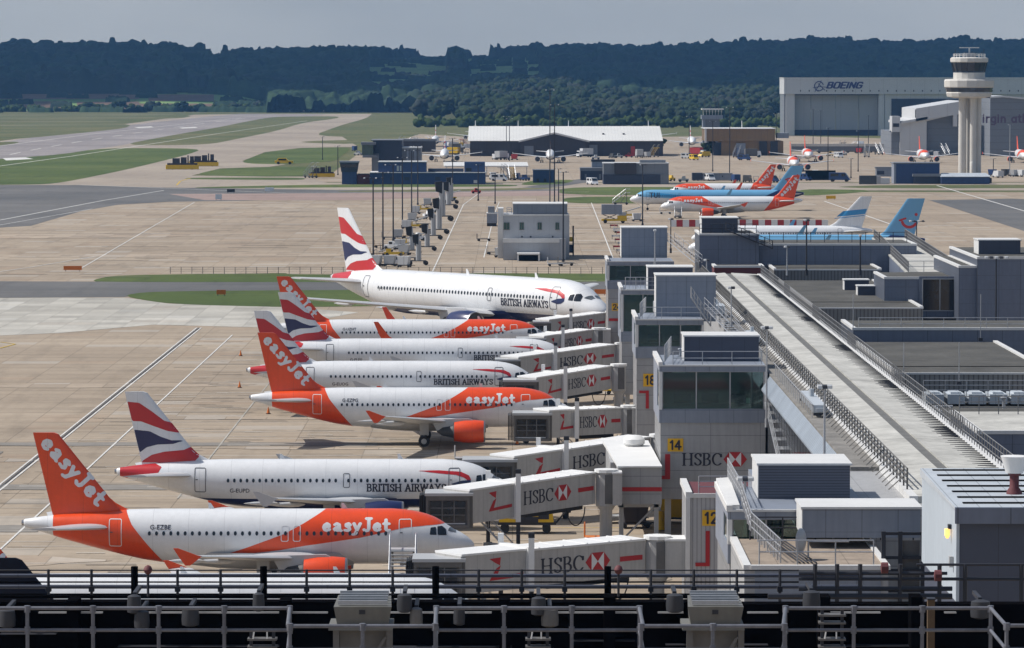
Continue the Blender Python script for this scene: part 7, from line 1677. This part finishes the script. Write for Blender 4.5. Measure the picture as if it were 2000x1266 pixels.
        pp('column', AGREY, lambda q: (q.tube((0, 0, 1.0), (0, 0, hh), .42, 12), q.tube((.55, 0, 1.0), (.55, 0, hh * .8), .2, 8))); pp('head', BLACK, lambda q: q.hexa([(-1.0, -.5, hh - 1.6), (.1, -.5, hh - 2.0), (.1, .5, hh - 2.0), (-1.0, .5, hh - 1.6)], [(-1.2, -.5, hh + .1), (.15, -.5, hh + .3), (.15, .5, hh + .3), (-1.2, .5, hh + .1)]))
        pp('undercarriage', GUNM, lambda q: (q.box(-1.8, 1.8, -.15, .15, .8, 1.05), q.box(-1.8, -1.6, -1.1, 1.1, .6, .85), q.box(1.6, 1.8, -1.1, 1.1, .6, .85))); wheels((-1.7, 1.7), (-.95, .95), .5)
    elif kind == 'passenger_steps':
        pp('steps', col, lambda q: [q.box(-3 + .3 * i, -2.7 + .3 * i, -.9, .9, .6 + .24 * i, .68 + .24 * i) for i in range(13)] + [q.box(.9, 2.3, -1.0, 1.0, 3.5, 3.62)])
        pp('handrail', GALV, lambda q: [(q.tube((-3, y, 1.6), (.9, y, 4.7), .06, 5), q.tube((.9, y, 4.7), (2.3, y, 4.7), .06, 5), q.tube((-3, y, .6), (.9, y, 3.6), .09, 5), [q.tube((-3 + .78 * i, y, .6 + .6 * i), (-3 + .78 * i, y, 1.6 + .62 * i), .05, 4) for i in range(6)]) for y in (-.95, .95)])
        pp('chassis', GUNM, lambda q: (q.box(-3, 1.8, -.8, .8, .4, .65), q.tube((1.2, -.8, .6), (1.2, -.8, 3.5), .1, 5), q.tube((1.2, .8, .6), (1.2, .8, 3.5), .1, 5), q.tube((-.6, .8, .6), (1.2, .8, 3.3), .07, 5))); wheels((-2.2, 1.2), (-.8, .8), .36)
    elif kind == 'belt_loader':
        pp('belt', col, lambda q: q.hexa([(-3.2, -.45, .7), (3.2, -.45, 2.6), (3.2, .45, 2.6), (-3.2, .45, .7)], [(-3.2, -.45, .95), (3.2, -.45, 2.85), (3.2, .45, 2.85), (-3.2, .45, .95)])); pp('chassis', YELP, lambda q: (q.box(-2, 2, -.75, .75, .35, .8), q.box(-1.6, -.6, -.75, -.5, .8, 1.5))); wheels((-1.4, 1.4), (-.7, .7), .34)
    elif kind == 'generator':
        pp('body', col, lambda q: (q.box(-2.3, -1.0, -.9, .9, .95, 2.2), q.hexa([(-1.0, -.9, .95), (2.3, -.9, .95), (2.3, .9, .95), (-1.0, .9, .95)], [(-1.0, -.9, 2.3), (2.1, -.9, 2.5), (2.1, .9, 2.5), (-1.0, .9, 2.3)])))
        pp('dark_panel', DSTEEL, lambda q: (q.box(-.9, 1.0, -.94, -.9, .95, 1.4), q.box(1.0, 1.9, -.94, -.9, 1.2, 1.7))); pp('chassis', DSTEEL, lambda q: (q.box(-2.4, 2.5, -.8, .8, .7, .93), q.tube((2.5, 0, .8), (3.3, 0, 1.8), .08, 5))); wheels((-1.8, 1.7), (-.75, .75), .36)
    elif kind == 'sweeper':
        pp('skirt', YELP, lambda q: q.box(-6.8, 6.8, -2.2, 2.2, .15, 1.9)); pp('deck', BROWNB, lambda q: q.box(-6.2, 6.2, -1.9, 1.9, 1.9, 2.6)); pp('machinery', BROWNB, lambda q: (q.box(-4, -1, -1.4, 1.4, 2.6, 4.6), q.box(-.6, 1.8, -1.3, 1.3, 2.6, 5.0), q.box(3.2, 4.8, -1.3, 1.3, 2.6, 5.4), q.tube((2.4, 0, 2.6), (2.4, 0, 5.8), .3, 8))); wheels((-4, 4), (-1.8, 1.8), .6)
    return o
veh('yellow and black mobile generator under the second nearest jet bridge', 'generator', 1028, 1040, 0, 'generator', YELP, name='mobile_generator')
veh('white passenger steps standing beside the forward door of G-EZBE', 'passenger steps', 788, 1130, math.pi / 2, 'passenger_steps', AGREY, 'passenger steps', XY=(PX(787, 306, 1100), 305.6))
veh('passenger steps at the front door of the orange airliner in the far group of three', 'passenger steps', 1324, 426, math.pi / 2, 'passenger_steps', AGREY, 'passenger steps')
veh('passenger steps at the nose of the long light blue airliner', 'passenger steps', 1216, 400, 0, 'passenger_steps', AGREY, 'passenger steps')
SWG = 'yellow skirted sweeper machines'
veh('left and nearer of two yellow skirted machines on the taxiway', 'airfield machine', 356, 331, .1, 'sweeper', YELP, SWG, name='airfield_sweeper', k=1.0)
veh('right and farther of two yellow skirted machines on the taxiway', 'airfield machine', 397, 325, .1, 'sweeper', YELP, SWG, name='airfield_sweeper', k=.95)
veh('small yellow car crossing the grass between taxiways', 'car', 555, 321, 0, 'car', YELP, k=1.9, name='yellow_car')
veh('white van driving on the service road before the grey block', 'van', 1157, 361, -1.2, 'van', WHITE, k=1.2)
veh('dark blue van near the black fence right of the blue fin', 'van', 1640, 355, -.2, 'van', VBLUE, k=1.6)
veh('grey box truck with yellow cab base on the stand left of the orange airliner', 'truck', 1200, 436, 0, 'catering_truck', CLADL, name='catering_truck')
CG = 'wheeled grey columns on the empty stands'
for i, (px, py) in enumerate([(816, 518), (803, 497), (833, 490), (845, 468), (856, 457), (862, 432), (875, 408), (880, 398)]):
    veh(['nearest wheeled grey column with a black head', 'wheeled grey column just left behind the nearest', 'third wheeled grey column, right of the masts', 'fourth wheeled grey column in the line', 'thick wheeled grey column with white panel', 'tallest looking wheeled grey column', 'wheeled grey column near the end of the line', 'farthest wheeled grey column'][i], 'wheeled column', px, py, .1, 'wheeled_column', AGREY, CG, k=[.95, 1, 1, 1.05, 1.2, 1.45, 1.3, 1.1][i])
ri = np.random.default_rng(3)
spots_ = [(748, 505), (762, 520), (752, 517), (776, 518), (790, 522), (770, 500), (756, 492), (790, 498), (745, 484), (765, 487), (782, 487), (800, 480), (760, 468), (778, 466), (800, 465), (818, 470), (795, 447), (810, 445), (825, 441), (806, 432), (822, 428), (838, 425), (812, 418), (828, 412), (842, 408), (835, 402), (850, 400), (858, 415), (870, 395), (878, 390), (800, 508), (735, 520), (738, 500)]
wd_ = ['leftmost near', 'front', 'low', 'brown', 'grey', 'small', 'angled', 'loaded', 'empty', 'pale', 'dark']
kinds = [('dolly', GUNM, 'baggage dolly'), ('container', AGREY, 'freight container'), ('dolly', M('rusty_tan', (.28, .20, .12), .7, .2, 2), 'tan dolly'), ('tug', WHITE, 'baggage tug'), ('container', SILVL, 'silver container'), ('belt_loader', AGREY, 'belt loader')]
EQ = {}
for i, (px, py) in enumerate(spots_):
    kd, cm, nm = kinds[i % 6]; row = 'front row nearest the grass' if py > 510 else 'second row' if py > 490 else 'middle rows' if py > 455 else 'rear rows' if py > 420 else 'farthest row'
    side = 'left' if px < 760 else 'centre left' if px < 785 else 'centre' if px < 815 else 'right' if px < 845 else 'far right'
    lb = '%s in the %s of the parked stand equipment, %s' % (nm, row, side)
    EQ[lb] = EQ.get(lb, 0) + 1
    if EQ[lb] > 1: lb += ', smaller one behind'
    veh(lb, 'stand equipment', px, py, ri.uniform(-.4, .4), kd, cm, 'equipment parked between the masts', k=1.05 if EQ[lb.replace(', smaller one behind', '')] < 2 else .9)
for i, (px, py, kd, cm, lb) in enumerate([(965, 497, 'dolly', GUNM, 'dolly with rails left of the pale grey stepped building'), (978, 503, 'container', AGREY, 'grey container at the left foot of the stepped building'), (1085, 520, 'dolly', AGREY, 'dolly in front of the thick mast'), (1105, 519, 'dolly', GUNM, 'second dolly in front of the thick mast'),
        (945, 471, 'dolly', BROWNB, 'dark dolly on the white line left of the stepped building'), (1228, 424, 'belt_loader', AGREY, 'belt loader by the light blue airliner nose'), (1212, 455, 'dolly', AGREY, 'dolly among the red and white barriers'), (1244, 432, 'container', SILVL, 'silver container near the light blue airliner nose'),
        (1300, 418, 'dolly', AGREY, 'dolly under the orange airliner nose'), (930, 378, 'tug', REDP, 'small red tug near the far mast'), (1215, 430, 'container', AGREY, 'container right of the catering truck'),
        (1180, 1062, 'dolly', ORG, 'orange dolly beside the white bridge column, under the link building'), (1240, 1030, 'container', BROWNB, 'brown container under the link building'), (1212, 1020, 'dolly', AGREY, 'grey dolly under the second nearest bridge rotunda'), (1318, 1020, 'container', YELP, 'yellow container glimpsed between the legs left of number 12'),
        (940, 985, 'dolly', GUNM, 'dark dolly half hidden behind the second nearest bridge'), (1170, 770, 'dolly', YELP, 'yellow dolly behind the railings under the bridge to G-EZPG'), (920, 905, 'dolly', AGREY, 'dolly by the cab at the nose of G-EUPD')]):
    veh(lb, 'stand equipment', px, py, ri.uniform(-.3, .3), kd, cm, 'loose stand equipment')
# far apron clutter, each vehicle its own thing
far_ = []
for (a, c, y, n) in [(1300, 1545, 352, 10), (1560, 1600, 350, 3), (1100, 1290, 307, 11), (1340, 1380, 310, 4), (1430, 1480, 309, 3), (960, 1010, 312, 3), (870, 915, 290, 7), (780, 845, 288, 5), (880, 915, 300, 4), (1600, 1740, 303, 10), (1930, 2000, 345, 5), (1640, 1700, 296, 4), (955, 1030, 350, 6), (690, 702, 300, 2), (1820, 1870, 305, 3), (1240, 1300, 333, 3), (600, 620, 350, 1)]:
    for k in range(n): far_.append((a + (c - a) * (k + .5) / n + ri.uniform(-4, 4), y + ri.uniform(-5, 5)))
cols_ = [(WHITE, 'white'), (AGREY, 'grey'), (DGREY, 'dark'), (YELP, 'yellow'), (VBLUE, 'blue'), (SILVL, 'silver'), (REDP, 'red'), (GUNM, 'brown grey')]
LM = [(600, 'by the machinery left of the lookout tower'), (690, 'beside the slate building'), (778, 'behind the slate building'), (860, 'left of the white roofed hangar'), (918, 'before the left hangar wall'), (1040, 'near the blue square hut'), (1100, 'along the hangar trees'), (1200, 'along the right half of the hangar wall'), (1295, 'between the hangar and the ochre building'), (1378, 'before the ochre building'), (1450, 'before the dark doors of the ochre building'), (1520, 'near the far orange airliner'), (1600, 'before the silver hangar doors'), (1680, 'left of the grey hangar'), (1760, 'under the grey hangar'), (1925, 'right of the control tower')]
seen_ = {}
for i, (px, py) in enumerate(far_):
    kd = ['van', 'box_truck', 'tug', 'container', 'van', 'passenger_steps', 'box_truck', 'dolly'][int(ri.integers(8))]; cm, cn = cols_[int(ri.integers(8))]
    nm = {'van': 'van', 'box_truck': 'box truck', 'tug': 'tug', 'container': 'freight container', 'passenger_steps': 'set of passenger steps', 'dolly': 'trailer'}[kd]
    lm = [t for x, t in LM if px >= x][-1]; lb = 'small far %s %s %s' % (cn, nm, lm)
    seen_[lb] = seen_.get(lb, 0) + 1
    if seen_[lb] > 1: lb += ', the one further right' if seen_[lb] == 2 else ', the rightmost'
    veh(lb, nm.split()[-1] if kd != 'passenger_steps' else 'passenger steps', px, py, ri.uniform(0, 6.28), kd, cm, 'vehicles parked on the far aprons', k=1.25)
veh('tan tracked machinery parked on the grass left of the lookout tower', 'machinery', 628, 346, 0, 'sweeper', M('tan_machine', (.22, .19, .12), .7, .3, 1), name='parked_machinery', k=.75)
bld('row of three grey site cabins behind the orange fin', [('wall', CLADL, 1373, 1430, 340, 352, 5), ('roof', GREYB, 1372, 1431, 338.5, 340, 5.3, -.2), ('dark_store', BLUED, 1352, 1372, 338, 352, 5)], DZ(353), name='site_cabin', cat='cabin', win=[(1379, 1381, 343, 346, DSTEEL), (1393, 1395, 343, 346, DSTEEL), (1410, 1412, 343, 346, DSTEEL)])
bld('long black screen fence behind the blue fin', [('panel', TARBLK, 1573, 1632, 333, 352, .4), ('panel', DGREY, 1678, 1712, 343, 360, .4, -60)], DZ(353), name='screen_fence', cat='fence')
bld('wide sand coloured blast fence before the silver hangar', [('panel', CONCW, 1545, 1740, 281, 286, 1), ('panel', GREYB, 1545, 1740, 286, 296, 1, 6), ('post', CONCW, 1545, 1546, 281, 300, 1, -1), ('post', CONCW, 1690, 1691, 281, 300, 1, -1)], DZ(300), name='blast_fence', cat='fence')
# striped barriers
dR = DZ(443); BG_ = 'red and white barrier blocks in a row'
b0 = MB(); b0.hexa([(-1.25, 0, 0), (1.25, 0, 0), (1.25, .8, 0), (-1.25, .8, 0)], [(-1.25, .15, 1.75), (1.25, .15, 1.75), (1.25, .65, 1.75), (-1.25, .65, 1.75)]); me_ = {}
for i in range(25):
    px = 1309 + 12.35 * i; x = PX(px + 6, dR, 440); c_ = i % 2
    o = MB(); o.v = list(b0.v); o.f = list(b0.f); o.m = list(b0.m)
    hh = .78 * dR / FPX * 12.35 / 2
    o.v = [(v_[0] * hh / 1.0, v_[1], v_[2]) for v_ in o.v]
    ob = o.build('barrier_block', REDP if c_ else JETT, loc=None); ob.location = (x, dR, 0)
    tag(ob, '%s block, %s from the left in the striped barrier row before the parked airliners' % ('red' if c_ else 'white', ['first', 'second', 'third', 'fourth', 'fifth', 'sixth', 'seventh', 'eighth', 'ninth', 'tenth', 'eleventh', 'twelfth', 'thirteenth', 'fourteenth', 'fifteenth', 'sixteenth', 'seventeenth', 'eighteenth', 'nineteenth', 'twentieth', 'twenty-first', 'twenty-second', 'twenty-third', 'twenty-fourth', 'twenty-fifth'][i]), 'barrier', BG_)
# barrier hurdles piled at the left of the far stand
for i in range(9):
    px, py = 1199 + 5 * (i % 3) + i * 1.2, 446 + 7 * (i // 1); x, y = G(px, py)[:2]
    o = empty('hurdle_barrier', (x, y, 0), ['first', 'second', 'third', 'fourth', 'fifth', 'sixth', 'seventh', 'eighth', 'nearest'][i] + ' red and white hurdle from the back, left of the far grey roof box', 'barrier', 'red and white hurdles')
    part(o, 'board', JETT if i % 2 else REDP, lambda q: q.box(x - 1, x + 1, y, y + .1, .55, .95)); part(o, 'leg', GUNM, lambda q: (q.box(x - .9, x - .8, y - .3, y + .4, 0, 1), q.box(x + .8, x + .9, y - .3, y + .4, 0, 1)))
# airfield signs and grass fence
for (px, py, w2, h2, m_, lb) in [(142, 530, 3.6, .8, ORG, 'orange sign board at the grass edge, far left'), (432, 578, 1.6, .8, ORG, 'small orange sign on the near grass strip'), (1172, 577, 2.0, .8, ORG, 'orange sign on the grass by the farthest gate block'), (770, 541, 1.2, .6, YEL, 'tiny yellow sign behind the wide body airliner'),
        (800, 541, 1.7, .8, MAROON, 'dark red sign behind the wide body airliner'), (451, 377, 2.6, 1.0, DSTEEL, 'black sign on the pink taxiway'), (427, 391, 2.0, 1.6, JETT, 'white box sign with handrails on the dark asphalt'), (526, 375, 3, 1.3, JETT, 'white sign left of the lookout tower'), (1623, 390, 3, 1.0, YEL, 'black and yellow sign right of the orange tail')]:
    x, y = G(px, py)[:2]; o = empty('airfield_sign', (x, y, 0), lb, 'sign', 'airfield signs')
    part(o, 'board', m_, lambda q: q.box(x - w2 / 2, x + w2 / 2, y, y + .15, .25, .25 + h2)); part(o, 'leg', DSTEEL, lambda q: (q.box(x - w2 * .4, x - w2 * .4 + .1, y + .02, y + .12, 0, .25), q.box(x + w2 * .4 - .1, x + w2 * .4, y + .02, y + .12, 0, .25)))
yF = DZ(535)
fo = empty('wire_fence', (PX(330, yF), yF, 0), 'low wire fence on thin posts along the grass behind the wide body airliner', 'fence')
part(fo, 'wire', GUNM, lambda q: [q.tube((PX(330, yF), yF, z), (PX(1180, yF), yF, z), .02, 4) for z in (.5, .9, 1.25)])
q = MB(); q.tube((0, 0, 0), (0, 0, 1.35), .06, 5); p0 = None
for k in range(41):
    x = PX(332, yF) + k * 2.1
    if p0 is None: p0 = q.build('post', GUNM, fo, local=True); c = p0
    else: c = p0.copy(); COL.objects.link(c); c.parent = fo
    c.location = (x - fo.location.x, 0, 0)
# cones and bollards near the aircraft
CNG = 'traffic cones on the stands'
for i, (px, py, lb) in enumerate([(468, 757, 'traffic cone behind the tail of G-EUOG'), (524, 808, 'traffic cone below the tail of G-EZPG'), (470, 695, 'traffic cone left of the wide fins'), (1010, 868, 'traffic cone by the short bridge on the empty stand')]):
    x, y = G(px, py)[:2]; o = empty('traffic_cone', (x, y, 0), lb, 'cone', CNG)
    part(o, 'cone', ORG, lambda q: q.lathe([(.2, .04), (.04, .75)], x, y, 10)); part(o, 'base', BLACK, lambda q: q.box(x - .26, x + .26, y - .26, y + .26, 0, .04))
o = empty('yellow_bollard', (G(1290, 1035)[0], G(1290, 1035)[1], 0), 'ringed yellow bollard under the link building by the number 12 block', 'bollard'); bx, by = o.location[0], o.location[1]
part(o, 'post', YELP, lambda q: q.lathe([(.5, 0), (.5, .3), (.42, .3), (.42, .6), (.5, .6), (.5, .9), (.42, .9), (.42, 1.2), (.5, 1.2), (.35, 1.6)], bx, by, 12), smooth=True); part(o, 'base', GUNM, lambda q: q.box(bx - .6, bx + .6, by - .6, by + .6, -.02, .02))

# ------------------------------------------------------------------ clouds added out of view above the hills, to keep their slopes in shade
V, F, k = [], [], 0; rc_ = np.random.default_rng(11)
off = to_sun * (1500 / to_sun.z)
for i in range(260):
    gx = -1500 + 3000 * rc_.random() + off.x; gy = 4900 + 4600 * rc_.random() + off.y
    s = np.array([rc_.uniform(220, 420), rc_.uniform(260, 480), rc_.uniform(60, 130)])
    n = 1 + .15 * (rc_.random((len(IV), 1)) - .5) * 2
    V.append(IV * n * s + np.array([gx, gy, 1500 + rc_.uniform(-60, 60)])); F.append(IF + k); k += len(IV)
tag(np_mesh('shade_cloud', np.concatenate(V), np.concatenate(F), M('cloud_white', (.8, .8, .82), 1, .03, .001), smooth=True), 'unseen clouds added high above the wooded hills to shade them', 'shade_cloud', kind='stuff')
HAZE = True
if HAZE:
    hm = bpy.data.materials.new('haze_air'); hm.use_nodes = True; t = NT(hm); t.n.clear()
    out = t.n.new('ShaderNodeOutputMaterial'); pv = t.n.new('ShaderNodeVolumePrincipled')
    pv.inputs['Color'].default_value = (.22, .52, 1.0, 1); pv.inputs['Density'].default_value = 4.0e-5; pv.inputs['Anisotropy'].default_value = 0.0
    t.l.new(pv.outputs[0], out.inputs['Volume'])
    hb = MB(); hb.box(-4200, 4200, -700, 9200, -1.5, 190)
    tag(hb.build('haze', hm), 'thin blue haze over the airfield and hills', 'haze', kind='stuff')
